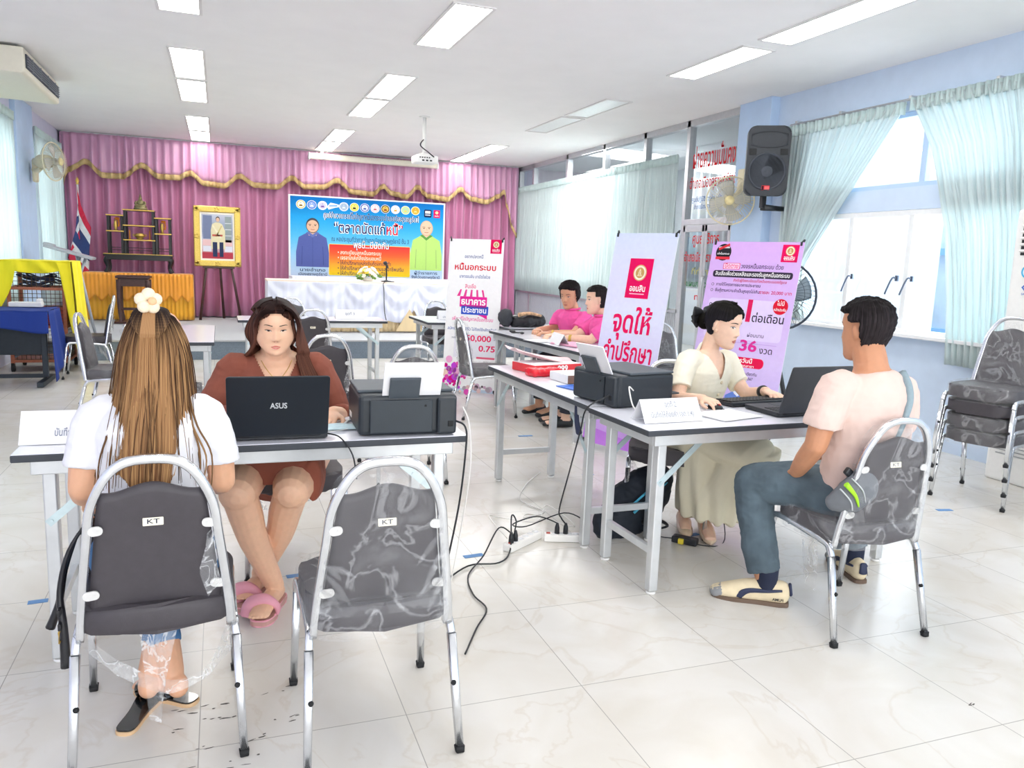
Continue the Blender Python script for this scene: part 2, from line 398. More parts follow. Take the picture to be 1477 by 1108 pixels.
# left wall: low wall, head, pillar, two window openings behind the curtains
bm = BM()
box(bm, (XL - .1, 4.2, ZC / 2), (.2, 15.6, ZC)) if False else None
for (y0, y1, z0, z1) in ((YF, 9.2, 0, ZC), (9.2, 14.88, 0, .8), (9.2, 14.88, 2.85, ZC), (11.3, 12.5, .8, 2.85), (14.4, 14.88, .8, 2.85)):
    box(bm, (XL - .1, (y0 + y1) / 2, (z0 + z1) / 2), (.2, y1 - y0, z1 - z0))
struct('wall_left', bm, M_LILAC)
bm = BM(); box(bm, (XL + .02, 11.93, ZC / 2), (.08, .95, ZC), .005); struct('pillar_left', bm, M_PILL)
for k, (y0, y1) in enumerate(((9.2, 11.3), (12.5, 14.4))):
    bm = BM(); w = .05
    for y in (y0 + w / 2, (y0 + y1) / 2, y1 - w / 2): box(bm, (XL - .06, y, 1.83), (.06, w, 2.05))
    for z in (.83, 2.1, 2.82): box(bm, (XL - .06, (y0 + y1) / 2, z), (.06, y1 - y0, w))
    wo = struct('window_%d' % (k + 1), bm, M_WHITEF)
    bm = BM(); box(bm, (XL - .06, (y0 + y1) / 2, 1.83), (.006, y1 - y0 - .04, 2.0)); struct('pane', bm, mat_glass(), wo)
# right wall: blue masonry with the wide window, pillar, then the glazed office partition
bm = BM()
for (y0, y1, z0, z1) in ((YF, 3.4, 0, ZC), (3.4, 7.1, 0, .89), (3.4, 7.1, 2.78, ZC), (6.55, 7.1, .89, 2.78), (3.4, 6.55, 1.96, 2.15)):
    box(bm, (XR + .1, (y0 + y1) / 2, (z0 + z1) / 2), (.2, y1 - y0, z1 - z0))
struct('wall_right', bm, M_WALL)
bm = BM(); box(bm, (XR + .04, 7.37, ZC / 2), (.28, .5, ZC), .005); box(bm, (XR + .06, 7.2, ZC / 2), (.34, .26, ZC), .005); struct('pillar_right', bm, M_PILL)
bm = BM(); box(bm, (XR - .02, 4.975, .905), (.16, 3.2, .03), .004); struct('trim_1', bm, M_WHITEF)
# lower casements
bm = BM(); ys = (3.42, 4.05, 4.69, 5.22, 5.9, 6.53)
for y in ys: box(bm, (XR + .03, y, 1.43), (.06, .05, 1.06), .003)
for z in (.93, 1.935): box(bm, (XR + .03, 4.975, z), (.068, 3.13, .045), .003)
w3 = struct('window_3', bm, M_WHITEF)
for a, b in zip(ys[:-1], ys[1:]):
    bm = BM(); box(bm, (XR + .03, (a + b) / 2, 1.43), (.005, b - a - .05, 1.0)); struct('pane', bm, mat_glass(), w3)
for y in (5.3, 5.14, 5.82):
    bm = BM(); box(bm, (XR - .008, y, 1.38), (.02, .03, .05), .004); tube(bm, [(XR - .02, y, 1.38), (XR - .05, y + .01, 1.38), (XR - .055, y + .05, 1.29), (XR - .055, y + .07, 1.24)], .008, 6, 3)
    struct('window_handle', bm, mat('pewter', '6f7a8c', .35, .8), w3)
bm = BM(); ys = (3.42, 4.3, 5.19, 6.53)
for y in ys: box(bm, (XR + .06, y, 2.465), (.06, .06, .64), .003, mi=0)
for z in (2.17, 2.76): box(bm, (XR + .06, 4.975, z), (.068, 3.13, .04), .003)
w4 = struct('window_4', bm, M_PILL)
for a, b in zip(ys[:-1], ys[1:]):
    bm = BM(); box(bm, (XR + .06, (a + b) / 2, 2.465), (.005, b - a - .05, .58)); struct('pane', bm, mat_glass(), w4)
# what stands outside: the pale wing opposite with blue framed windows
M_OUT = mat('outside_white_wall', 'e2eaf3', .8, var=.02, scale=2)
bm = BM(); box(bm, (9.6, 4.5, 2.2), (.3, 15, 5.2)); nb = struct('neighbour_wall', bm, M_OUT)
bm = BM()
for y0 in (2.3, 4.6, 6.9, 9.2):
    for y in (y0, y0 + 1.0, y0 + 2.0): box(bm, (9.4, y, 1.5), (.1, .1, 1.8))
    for z in (.65, 1.75, 2.4): box(bm, (9.4, y0 + 1.0, z), (.1, 2.1, .09))
struct('neighbour_window_frame', bm, mat('outside_blue_frame', '8fc2f0', .6), nb)
bm = BM()
for y0 in (2.3, 4.6, 6.9, 9.2): box(bm, (9.44, y0 + 1, 1.5), (.02, 1.95, 1.75))
struct('neighbour_window_glass', bm, mat('outside_glass', 'cfe0ee', .2, var=.15, scale=3), nb)
bm = BM(); box(bm, (8.0, 4.5, -.1), (3.6, 16, .1)); struct('outside_ground', bm, mat('outside_concrete', 'e4e4e0', .9, var=.06, scale=5))
# office partition: aluminium posts, glass, transom, door bay, ribbed dado
bm = BM()
for y in (14.62, 13.89, 12.37, 11.01, 9.78, 8.71, 7.66): box(bm, (XR, y, 1.6), (.09, .07, 3.18), .003)
for (z, h) in ((3.15, .08), (.06, .12)): box(bm, (XR, 11.15, z), (.09, 7.0, h), .003)
box(bm, (XR, 11.66, .85), (.09, 5.9, .05), .003); box(bm, (XR, 8.19, 1.96), (.1, 1.05, .07), .003)
struct('partition_frame', bm, M_ALU)
for k, (a, b) in enumerate(zip((7.66, 8.71, 9.78, 11.01, 12.37, 13.89), (8.71, 9.78, 11.01, 12.37, 13.89, 14.62))):
    bm = BM(); z0 = 1.96 if k == 0 else .86; box(bm, (XR, (a + b) / 2, (z0 + 3.12) / 2), (.006, b - a - .06, 3.12 - z0)); struct('partition_pane', bm, mat_glass())
bm = BM(); n = 260
for i in range(n):
    y = 8.76 + i * (14.6 - 8.76) / n; box(bm, (XR - .01 - .008 * (i % 2), y + .011, .42), (.02, .0225, .8))
struct('wall_dado_ribbed', bm, mat('grey_ribbed_panel', 'b9bcc4', .55, .2, var=.05))
# sliding glass door under the sign bay
bm = BM()
for y in (7.72, 8.18, 8.24, 8.66): box(bm, (XR - .03, y, .98), (.04, .05, 1.88), .003)
for z in (.06, 1.88): box(bm, (XR - .03, 8.19, z), (.04, .98, .08), .003)
d1 = struct('door_1', bm, M_ALU)
bm = BM(); box(bm, (XR - .03, 8.19, .97), (.006, .92, 1.78)); struct('pane', bm, mat_glass(), d1)
bm = BM(); tube(bm, [(XR - .07, 8.12, 1.3), (XR - .1, 8.12, 1.25), (XR - .1, 8.12, .75), (XR - .07, 8.12, .7)], .016, 8, 4); struct('door_handle', bm, M_ALU, d1)
# the office behind it: pale walls, a strip curtain, dark shelves
bm = BM(); box(bm, (8.15, 11.3, 1.6), (.1, 8, 3.2)); box(bm, (6.9, 15.0, 1.6), (2.6, .1, 3.2)); box(bm, (6.9, 7.6, 1.6), (2.6, .1, 3.2)) ; box(bm, (6.9, 11.3, 3.25), (2.6, 7.5, .1)); struct('wall_office', bm, mat('office_wall', 'eceef2', .8, var=.02))
bm = BM(); box(bm, (6.85, 11.3, -.05), (2.7, 7.6, .1)); struct('floor_office', bm, mat('office_floor', 'dcdad4', .5))
bm = BM(); grid(bm, lambda u, v: (6.75 + .03 * math.sin(u * 90), 7.75 + u * 3.1, 1.1 + v * 2.0), 180, 2); struct('blind_office', bm, mat('vertical_blind', 'eef0f2', .7, var=.03), solid=.004)
area('office_fill', (6.15, 11.3, 3.15), (1.0, 6.8), 260, (6.3, 11.3, 0))  # added area light without a fixture, brightens the office behind the glass
fc = thing('filing_cabinet', 'dark shelf unit with boxes behind the glass office door', 'cabinet', (6.3, 8.4, 0))
bm = BM(); box(bm, (6.3, 8.4, .62), (.4, .7, 1.24), .01); obj('body', bm, mat('dark_steel', '565b62', .5, .3), fc, True)
for k, c in enumerate(('8a6a4a', 'a58b6a', '6f7f95')):
    bm = BM(); box(bm, (6.085, 8.4, .3 + .36 * k), (.03, .6, .26), .01); obj('drawer', bm, mat('drawer_' + c, c, .6), fc, True)

# red and blue lettering on the office glass
def glass_text(name, label, lines, grp=None):
    s = Sheet()
    for (t, y, z, sz, col, wd) in lines: s.text(t, -(y - 8.18), z, sz, col, 1, wd, .008)
    e = thing(name, label, 'lettering', (XR - .012 if 'upper' in label else XR - .036, 8.18, 0), -PI / 2)
    s.done('lettering', e, curve=None)
glass_text('glass_lettering', 'red office name lettering on the upper glass beside the loudspeaker', [('ฝ่ายความมั่นคง', 8.19, 2.7, .3, 'd8232a', .86), ('อำเภอเมืองสุราษฎร์ธานี', 8.18, 2.42, .17, 'd8232a', .95), ('ศูนย์ปฏิบัติการส่วนหน้า', 8.28, 2.23, .08, '4a6fb0', .62), ('อำเภอเมืองสุราษฎร์ธานี', 8.28, 2.14, .07, '4a6fb0', .5)])
glass_text('glass_lettering', 'red and green lettering on the glass door pane', [('ศูนย์บริการ', 8.2, 1.75, .17, 'd8232a', .55), ('อำเภอเมืองสุราษฎร์ธานี', 8.2, 1.53, .15, 'd8232a', .86), ('ที่ทำการ', 8.2, 1.36, .1, 'b7b26a', .5), ('แผนกอาวุธ', 8.3, 1.21, .1, '4f8a5c', .5), ('ทะเบียน', 8.1, 1.05, .1, 'd8232a', .5)])

# ---------------------------------------------------------------- stage
M_CARPET = mat('grey_stage_carpet', 'b9bbbf', .95, var=.07, scale=120, bump=.3, bscale=400)
M_RISER = mat('blue_grey_riser_carpet', '7a8796', .95, var=.14, scale=60, bump=.3, bscale=400)
bm = BM(); box(bm, ((XL + XR) / 2, (10.86 + YB) / 2, .245), (XR - XL - .02, YB - 10.86, .02), mi=0); box(bm, ((XL + XR) / 2, (10.88 + YB) / 2, .118), (XR - XL - .02, YB - 10.88, .236), mi=1)
struct('stage_floor', bm, [M_CARPET, M_RISER])

# ---------------------------------------------------------------- ceiling lights
M_EMIT = mat('light_diffuser', 'fffdf8', .5, var=0, emit=PANEL_EMIT)
M_OFF = mat('unlit_diffuser', 'eef0f0', .3, var=.03)
M_LFR = mat('light_frame', 'e6e4e2', .5, var=.02)
def ceiling_light(x, y0, y1, label, on=True, group='recessed ceiling lights'):
    e = thing('ceiling_light', label, 'light', (x, (y0 + y1) / 2, ZC), 0, group)
    L = y1 - y0; w = .275; bm = BM()
    for sx in (-1, 1): box(bm, (sx * (w / 2 + .012), 0, -.006), (.024, L + .045, .012))
    for sy in (-1, 1): box(bm, (0, sy * (L / 2 + .012), -.006), (w, .024, .012))
    obj('frame', bm, M_LFR, e)
    bm = BM(); box(bm, (0, 0, -.003), (w, L, .004)); obj('diffuser', bm, M_EMIT if on else M_OFF, e)
COLN = {-.245: 'left row', 1.735: 'middle row', 4.145: 'right row'}
for x, spans in ((-.245, ((3.2, 4.4), (5.65, 6.83), (8.03, 9.3), (9.46, 10.7), (11.9, 13.18), (13.33, 14.4))),
                 (1.735, ((2.0, 3.2), (3.35, 4.5), (5.69, 6.86), (8.09, 9.3), (9.45, 10.63), (11.9, 13.1), (13.25, 14.38))),
                 (4.145, ((1.8, 3.0), (4.2, 5.44), (5.67, 6.8), (8.08, 9.17), (9.3, 10.5), (12.05, 13.33), (13.42, 14.4)))):
    n = len(spans)
    for k, (a, b) in enumerate(spans):
        on = not (x > 4 and 8 < a < 10)
        far = n - k; pos = ('one nearest the curtained stage wall', 'second from the stage wall', 'third from the stage wall', 'fourth from the stage wall', 'fifth from the stage wall', 'sixth from the stage wall', 'seventh from the stage wall')[far - 1]
        ceiling_light(x, a, b, ('white lit ceiling panel light, ' if on else 'unlit ceiling panel light, ') + COLN[x] + ', ' + pos, on)

# ---------------------------------------------------------------- curtains
def mat_cloth(name, col, col2=None, rough=.5, sheen=.3, trans=0.):
    if name in MATS: return MATS[name]
    m = mat(name, col, rough, var=.05, scale=14, sheen=sheen, stretch=(1, 1, .15), bump=.06, bscale=60)
    if trans:
        nt = m.node_tree; n = nt.nodes; l = nt.links
        tl = n.new('ShaderNodeBsdfTranslucent'); tl.inputs['Color'].default_value = (*hexc(col), 1)
        mx = n.new('ShaderNodeMixShader'); mx.inputs['Fac'].default_value = trans
        l.new(n['Principled BSDF'].outputs[0], mx.inputs[1]); l.new(tl.outputs[0], mx.inputs[2]); l.new(mx.outputs[0], n['Material Output'].inputs['Surface'])
    return m
M_PINK = mat_cloth('rose_satin', 'cc86ab', rough=.27, sheen=.3)
M_PINKV = mat_cloth('rose_satin_valance', 'd8a3c4', rough=.25, sheen=.3)
M_GOLDT = mat('gold_fringe', 'cfb27c', .6, var=.18, scale=120, bump=.4, bscale=500)
M_MINT = mat_cloth('pale_aqua_curtain', 'eaf5f5', rough=.75, sheen=.1, trans=.45)
def fold(u, n, seed=0):
    return math.sin(u * n * 2 * PI + 1.3 * math.sin(u * n * .61 + seed)) * (.75 + .25 * math.sin(u * n * 1.7 + seed))
sc_ = thing('stage_curtain', 'rose pink satin curtain with gold-trimmed valance across the stage wall', 'curtain', (1.55, 14.6, .255))
bm = BM(); nf = 46
def scf(u, v):
    a = .055 + .025 * (1 - v); x = XL + .03 + u * (XR - .12 - XL)
    sh = .04 * math.sin(v * 3 + u * 40) * (1 - v)
    return (x + sh, 14.62 + a * fold(u, nf, 2 + .35 * v) + .012 * math.sin(u * 311 + v * 2), .275 + v * 2.9)
grid(bm, scf, 700, 8); obj('drape', bm, M_PINK, sc_, True, solid=.004)
SCAL = [(-2.33, 2.3), (-2.2, 2.6), (-1.96, 2.74), (-1.72, 2.53), (-1.45, 2.53), (-1.15, 2.74), (-.9, 2.57), (-.62, 2.57), (-.42, 2.66), (-.2, 2.5), (.1, 2.48), (.35, 2.67), (.6, 2.53), (.95, 2.52), (1.21, 2.7), (1.42, 2.56), (1.72, 2.57), (1.98, 2.71), (2.25, 2.52), (2.6, 2.5), (2.8, 2.66), (2.95, 2.54), (3.22, 2.49), (3.42, 2.69), (3.62, 2.53), (3.98, 2.49), (4.25, 2.7), (4.45, 2.53), (4.75, 2.49), (5.0, 2.62), (5.1, 2.71), (5.17, 2.45), (5.25, 2.1), (5.37, 1.85)]
def scal(x):
    for (a, za), (b, zb) in zip(SCAL[:-1], SCAL[1:]):
        if x <= b:
            t = max(0, (x - a) / (b - a)); t = t * t * (3 - 2 * t); return za + (zb - za) * t
    return SCAL[-1][1]
def vpt(x, u, f, off=0):
    zb = scal(x); z = 3.165 + (zb - 3.165) * f
    a = .022 + .02 * min(1, f * 1.6)
    return V((x, 14.5 - off - .03 * f + a * fold(u, 64, 1) + .006 * math.sin(u * 500), z))
bm = BM(); grid(bm, lambda u, v: vpt(XL + .03 + u * 7.72, u, v * .93), 760, 9)
obj('valance', bm, M_PINKV, sc_, True, solid=.004)
bm = BM(); grid(bm, lambda u, v: vpt(XL + .03 + u * 7.72, u, .93, .006) + V((0, 0, -(v * .09))) + V((0, -.004 * math.sin(u * 1500), 0)), 760, 2)
obj('fringe_trim', bm, M_GOLDT, sc_, True, solid=.004)
bm = BM(); box(bm, (1.55, 14.55, 3.17), (7.7, .05, .03), .004); obj('curtain_rail', bm, M_WHITEF, sc_, True)

def drape(name, label, edges, axis_x, nf, nv=14, amp=.03, parent=None, mt=None, nu=None, head=.09, group=None, inward=-1):
    """pleated window curtain on a wall of constant x; edges(v) -> (y_a, y_b, z_offset) for v 0 bottom .. 1 top; z from edges too"""
    e = thing(name, label, 'curtain', (axis_x, edges(1)[0], 0), 0, group)
    bm = BM()
    def f(u, v):
        ya, yb, z = edges(v)
        a = amp * (1.15 - .55 * v); y = ya + (yb - ya) * u
        return (axis_x + inward * (.05 + a * fold(u, nf, 1.0) + .012 * math.sin(u * nf * 17 + v * 5)), y, z)
    grid(bm, f, nu or nf * 10, nv); obj('drape', bm, mt or M_MINT, e, True, solid=.003)
    bm = BM(); za = edges(1)[2]
    grid(bm, lambda u, v: (axis_x + inward * (.058 + amp * .62 * fold(u, nf, 1.0) + .012 * math.sin(u * nf * 17 + 5)), edges(1)[0] + (edges(1)[1] - edges(1)[0]) * u, za - head + v * (head + .015)), nu or nf * 10, 2)
    obj('pleat_heading', bm, mat_cloth('aqua_heading', 'dcefee', rough=.8, trans=.25), e, True, solid=.003)
    return e
drape('partition_curtain', 'long pale aqua curtain along the glazed office partition', lambda v: (8.86, 14.6, .86 + v * 1.93), XR - .02, 64, 6, .022)
def lp(pts, v):
    for (a, *A), (b, *B) in zip(pts[:-1], pts[1:]):
        if v <= b:
            t = (v - a) / (b - a); return tuple(x + (y - x) * t for x, y in zip(A, B))
    return tuple(pts[-1][1:])
# (v, far edge y, near edge y, z): swept to the far side and hanging behind the banner stand
drape('window_curtain', 'pale aqua window curtain swept aside next to the loudspeaker', lambda v: lp([(0, 6.72, 6.36, .95), (.22, 6.74, 6.46, 1.38), (.35, 6.76, 6.38, 1.55), (.6, 6.78, 5.98, 2.05), (.85, 6.8, 5.55, 2.55), (1, 6.8, 5.33, 2.83)], v), XR - .03, 15, 16, .03)
drape('window_curtain', 'pale aqua window curtain hanging behind the standing air conditioner', lambda v: lp([(0, 4.63, 3.5, .72), (.3, 4.68, 3.5, 1.2), (.55, 4.78, 3.5, 1.75), (.8, 5.0, 3.45, 2.4), (1, 5.27, 3.4, 2.85)], v), XR - .03, 22, 16, .03)
drape('window_curtain', 'pale aqua curtain on the left wall below the ceiling air conditioner', lambda v: (8.9, 11.35, .55 + v * 2.4), XL, 18, 5, .03, inward=1)
drape('window_curtain', 'pale aqua curtain on the left wall behind the wall fan', lambda v: (12.5, 14.42, .55 + v * 2.4), XL, 16, 5, .03, inward=1)
# the curtain rails' brackets over the wide window
bm = BM(); tube(bm, [(XR - .06, 6.8, 2.86), (XR - .06, 3.4, 2.86)], .012, 8)
for y in (6.7, 6.1, 5.3, 4.5): box(bm, (XR - .04, y, 2.875), (.08, .03, .025), .003)
obj('curtain_rail', bm, M_ALU)['kind'] = 'structure'
# ---------------------------------------------------------------- stacking banquet chairs
M_UPH = mat('charcoal_vinyl', '423e43', .55, var=.06, scale=40, bump=.1, bscale=300)
M_UPHB = mat('slate_vinyl', '55585f', .5, var=.06, scale=40, bump=.1, bscale=300)
M_TAB = mat('white_steel_tab', 'e3e3e2', .35, .4)
M_PAPER = mat('white_paper', 'f4f4f6', .7, var=.01)
M_FILM = mat_film()
M_SCRAP = mat_film('plastic_film_scrap', .38, 14.)
M_LTXT = mat('tag_ink', '3a3f55', .6)
def chair_back_pt(u, z):
    """centre line of the reclined back at height z; u = half width fraction"""
    t = (z - .36) / .51
    y = -.165 - .075 * t - .012 * t * t
    w = .19 - .062 * max(0, t) ** 1.25
    return V((u * w, y, z))
def make_chair(label, wrap=0, seat_wrap=False, group=None, upm=None, fine=True):
    upm = upm or M_UPH
    e = thing('banquet_chair', label, 'chair', group=group)
    # seat pad
    out = []
    for x, y in ((.165, -.19), (.2, .0), (.205, .12), (.17, .2), (.09, .225)): out.append((x, y))
    ol = [(x, y) for x, y in out] + [(-x, y) for x, y in reversed(out)]
    ol = [(p.x, p.y) for p in smooth_path([(x, y, 0) for x, y in ol], 4, True)]
    bm = BM(); prism(bm, ol, .075, Matrix.Translation((0, 0, .378)), bev=.022, smooth=True)
    for v in bm.verts:
        if v.co.z > .43: v.co.z += .012 * math.cos(v.co.x * 7) - .02 * max(0, v.co.y - .1) * 2
    seat = obj('seat', bm, upm, e)
    # backrest pad: tapered, dipped top edge
    bm = BM(); N = 16; K = 14; fr = []; bk = []
    for j in range(K + 1):
        z = .44 + (.79 - .44) * j / K; rowf = []; rowb = []
        for i in range(N + 1):
            u = -1 + 2 * i / N
            zz = z + (j / K) * (.03 * math.cos(u * PI) * .6 + .012 * u * u) - (1 - j / K) * (.018 * (1 - u * u))
            wv = .9 if 0 < j < K else .84
            edge = (1 - abs(u) ** 6) ** .5 * (1 - abs(2 * j / K - 1) ** 8) ** .5
            p = chair_back_pt(u * wv, zz)
            rowf.append(p + V((0, .012 + .026 * edge, 0))); rowb.append(p + V((0, .002 - .006 * edge, 0)))
        fr.append([bm.verts.new(p) for p in rowf]); bk.append([bm.verts.new(p) for p in rowb])
    for j in range(K):
        for i in range(N):
            bm.faces.new((fr[j][i], fr[j][i + 1], fr[j + 1][i + 1], fr[j + 1][i])).smooth = True
            bm.faces.new((bk[j][i + 1], bk[j][i], bk[j + 1][i], bk[j + 1][i + 1])).smooth = True
    for j in range(K):
        bm.faces.new((fr[j][0], fr[j + 1][0], bk[j + 1][0], bk[j][0])); bm.faces.new((fr[j + 1][N], fr[j][N], bk[j][N], bk[j + 1][N]))
    for i in range(N):
        bm.faces.new((fr[0][i + 1], fr[0][i], bk[0][i], bk[0][i + 1])); bm.faces.new((fr[K][i], fr[K][i + 1], bk[K][i + 1], bk[K][i]))
    backr = obj('backrest', bm, upm, e)
    # hoop
    hp = [chair_back_pt(-1, z) for z in (.365, .45, .55, .65, .74)]
    top = [V((-.118, -.243, .81)), V((-.085, -.249, .852)), V((-.04, -.252, .872)), V((.04, -.252, .872)), V((.085, -.249, .852)), V((.118, -.243, .81))]
    path = hp + top + [V((-p.x, p.y, p.z)) for p in reversed(hp)]
    bm = BM(); tube(bm, path, (.010, .0135), 8, 4, section=SQ, ref=(0, 1, 0)); obj('back_frame', bm, M_CHROME, e)
    for sx in (-1, 1):
        rail = [V((sx * .203, .205, .345)), V((sx * .203, .19, .378)), V((sx * .2, .155, .39)), V((sx * .198, 0, .383)), V((sx * .197, -.13, .372)), V((sx * .2, -.16, .355)), V((sx * .202, -.175, .33))]
        bm = BM(); tube(bm, rail, (.0125, .0105), 8, 4, section=SQ, ref=(sx, 0, 0))
        tube(bm, [V((sx * .186, -.165, .372)), V((sx * .2, -.15, .372))], .011, 6)
        obj('side_rail', bm, M_CHROME, e)
        for (a, b) in ((V((sx * .203, .205, .345)), V((sx * .213, .248, .014))), (V((sx * .202, -.175, .33)), V((sx * .214, -.25, .014)))):
            bm = BM(); tube(bm, [a, b], (.0125, .0105), 8, section=SQ, ref=(sx, 0, 0)); lg = obj('leg', bm, M_CHROME, e)
            bm = BM(); d = (b - a).normalized(); tube(bm, [b - d * .004, V((b.x, b.y, 0)) + V((d.x, d.y, 0)) * .012], (.0138, .0118), 8, section=SQ, ref=(sx, 0, 0)); obj('foot_cap', bm, M_BLACKR, lg)
            if fine:
                p = a + (b - a) * .42; bm = BM(); ball(bm, p + V((-sx * .006, .011 if b.y > 0 else -.011, 0)), .0085, 8); obj('stack_bumper', bm, M_BLACKR, lg)
    bm = BM(); tube(bm, [V((-.2, .1, .377)), V((.2, .1, .377))], .009, 6); tube(bm, [V((-.198, -.1, .37)), V((.198, -.1, .37))], .009, 6); obj('cross_bar', bm, M_CHROME, e)
    if fine:
        for sx in (-1, 1):
            for z in (.5, .685):
                p = chair_back_pt(sx * .99, z); q = chair_back_pt(sx * .76, z - .004); bm = BM()
                ol = rrect(abs(p.x - q.x), .026, .0125, 4); prism(bm, ol, .004, Matrix.Translation(((p.x + q.x) / 2, p.y - .008, z)) @ Matrix.Rotation(PI / 2 + .15, 4, 'X') @ Matrix.Rotation(-sx * .12, 4, 'Z'))
                lathe(bm, [(.004, 0), (.004, .003)], 10, Matrix.Translation((q.x + sx * .012, q.y - .012, z)) @ Matrix.Rotation(PI / 2 + .15, 4, 'X')); obj('bracket', bm, M_TAB, e)
        M = Matrix.Translation(chair_back_pt(0, .7) + V((0, -.0095, .0))) @ Matrix.Rotation(-.17, 4, 'X')
        s = Sheet(); s.rect(0, 0, .05, .021, 'f1ead4', 1, .002); s.text('KT', 0, 0, .017, '3a3f55', 2, .03, .012); s.done('name_tag', e, M)
    if wrap:
        # film pulled round the back pad and the hoop, torn and bunched between the tabs
        def fb(side):
            def f(u, v):
                z = .43 + v * .42; x = -1 + 2 * u
                z2 = min(z, .872 - .06 * abs(x) ** 3)
                p = chair_back_pt(x * 1.02, z2); n = noise.noise(V((x * 3, z * 9, side * 5.)) ) * .012 + noise.noise(V((x * 11, z * 22, side * 3.))) * .004
                return p + V((0, side * (.02 + abs(n) + .012 * (1 - x * x)) + (.014 if side > 0 else 0), .0))
            return f
        bm = BM(); grid(bm, fb(-1), 30, 26, flip=True); grid(bm, fb(1), 30, 20)
        for sx in (-1, 1):   # bunched folds by the tabs
            for k in range(5):
                z0 = .5 + rnd.random() * .2; a = chair_back_pt(sx * .97, z0) + V((0, -.02, 0)); b = chair_back_pt(sx * (.45 + .3 * rnd.random()), z0 - .03 - .12 * rnd.random()) + V((0, -.022, 0))
                tube(bm, [a, (a + b) / 2 + V((0, -.012, .01)), b], [.004, .011, .002], 5, 3)
        obj('plastic_wrap', bm, M_FILM, e)
    if seat_wrap:
        bm = BM()
        ring_ = []
        for (sc, z) in ((1.01, .36), (1.045, .385), (1.06, .42), (1.03, .462), (.9, .474), (.5, .48)):
            ring_.append([bm.verts.new((x * sc + .004 * noise.noise(V((x * 30, y * 30, z * 9))), y * sc + .004 * noise.noise(V((x * 30, y * 30, z * 9 + 5))), z + .004 * noise.noise(V((x * 22, y * 22, 3))))) for x, y in ol_s])
        for a, b in zip(ring_[:-1], ring_[1:]): bridge(bm, a, b)
        capf(bm, ring_[-1])
        obj('seat_wrap', bm, M_FILM, e)
    return e
ol_s = [(p.x, p.y) for p in smooth_path([(x, y, 0) for x, y in ((.165, -.19), (.2, .0), (.205, .12), (.17, .2), (.09, .225), (-.09, .225), (-.17, .2), (-.205, .12), (-.2, .0), (-.165, -.19))], 6, True)]
G_CH = 'metal framed banquet chairs'
ch1 = make_chair('bare charcoal banquet chair holding the long-haired woman in white', group=G_CH)
ch1.location = (-.182, 2.4, 0); ch1.rotation_euler.z = .03
chw = make_chair('empty film-wrapped banquet chair next to the long-haired woman', wrap=1, seat_wrap=True, group=G_CH)
chw.location = (.413, 2.248, 0); chw.rotation_euler.z = -.01
chm = dup(chw, (2.39, 2.43, 0), -.06, 'film-wrapped banquet chair under the man in the pink shirt')
# torn film hanging below the bare chair's seat, its own scrap
def film_scrap(name, label, pts_rows, parent=None, loc=None):
    bm = BM(); R = [smooth_path(r, 5) for r in pts_rows]
    vs = [[bm.verts.new(p + V((0, .006 * noise.noise(p * 30), .006 * noise.noise(p * 25 + V((3, 3, 3)))))) for p in r] for r in R]
    for a, b in zip(vs[:-1], vs[1:]):
        for i in range(len(a) - 1): bm.faces.new((a[i], a[i + 1], b[i + 1], b[i])).smooth = True
    o = obj(name, bm, M_SCRAP, parent, world=True); return o
L1 = lambda x, y, z: V((x, y, z))
film_scrap('torn_film', '', [[L1(-.2, -.1, .36), L1(-.09, -.14, .27), L1(.03, -.15, .205), L1(.13, -.14, .24), L1(.195, -.05, .36)], [L1(-.2, -.1, .33), L1(-.1, -.14, .25), L1(.02, -.155, .185), L1(.12, -.14, .22), L1(.2, -.06, .3)], [L1(-.17, -.11, .29), L1(-.09, -.15, .23), L1(.02, -.16, .175), L1(.12, -.145, .2), L1(.19, -.07, .23)]]).parent = ch1
film_scrap('torn_film', '', [[L1(-.05, -.13, .36), L1(-.04, -.15, .25), L1(-.03, -.16, .1)], [L1(.01, -.13, .36), L1(.0, -.155, .25), L1(-.0, -.165, .09)], [L1(.05, -.12, .36), L1(.03, -.15, .28), L1(.01, -.16, .2)]]).parent = ch1
film_scrap('torn_film', '', [[L1(.17, -.20, .69), L1(.15, -.215, .6), L1(.165, -.2, .5)], [L1(.13, -.235, .66), L1(.125, -.235, .58), L1(.14, -.22, .49)], [L1(.15, -.22, .63), L1(.11, -.23, .56), L1(.13, -.215, .47)]]).parent = ch1
film_scrap('hanging_film', '', [[L1(-.21, -.1, .37), L1(-.215, -.12, .28), L1(-.2, -.1, .16)], [L1(-.205, -.02, .37), L1(-.22, -.04, .27), L1(-.215, -.06, .17)], [L1(-.2, .02, .37), L1(-.2, .0, .3), L1(-.205, -.03, .22)]]).parent = chm
# the other chairs in the hall
dup(ch1, (.3, 3.62, 0), PI, 'banquet chair under the woman in the brown dress')
dup(ch1, (2.29, 3.66, 0), 2.62, 'banquet chair under the woman in the cream blouse')
dup(ch1, (.66, 5.55, 0), .02, 'bare charcoal chair directly behind the brown-dressed woman, nearest its row')
dup(ch1, (.84, 8.05, 0), .0, 'bare charcoal chair tucked at the far white table, second behind the woman in brown')
dup(chw, (.8, 9.55, 0), PI, 'film-wrapped chair beyond the far white table, close to the stage, facing the hall')
dup(chw, (1.11, 4.9, 0), -.03, 'film-wrapped chair standing beyond the printer on the left table')
dup(ch1, (2.55, 9.42, 0), PI, 'bare charcoal chair behind the white table near the tall white banner')
dup(chw, (2.25, 6.77, 0), -PI / 2, 'film-wrapped chair side-on before the white and pink banner')
dup(chw, (-.36, 5.95, 0), -PI / 2, 'film-wrapped chair mostly hidden by the woman with the long hair')
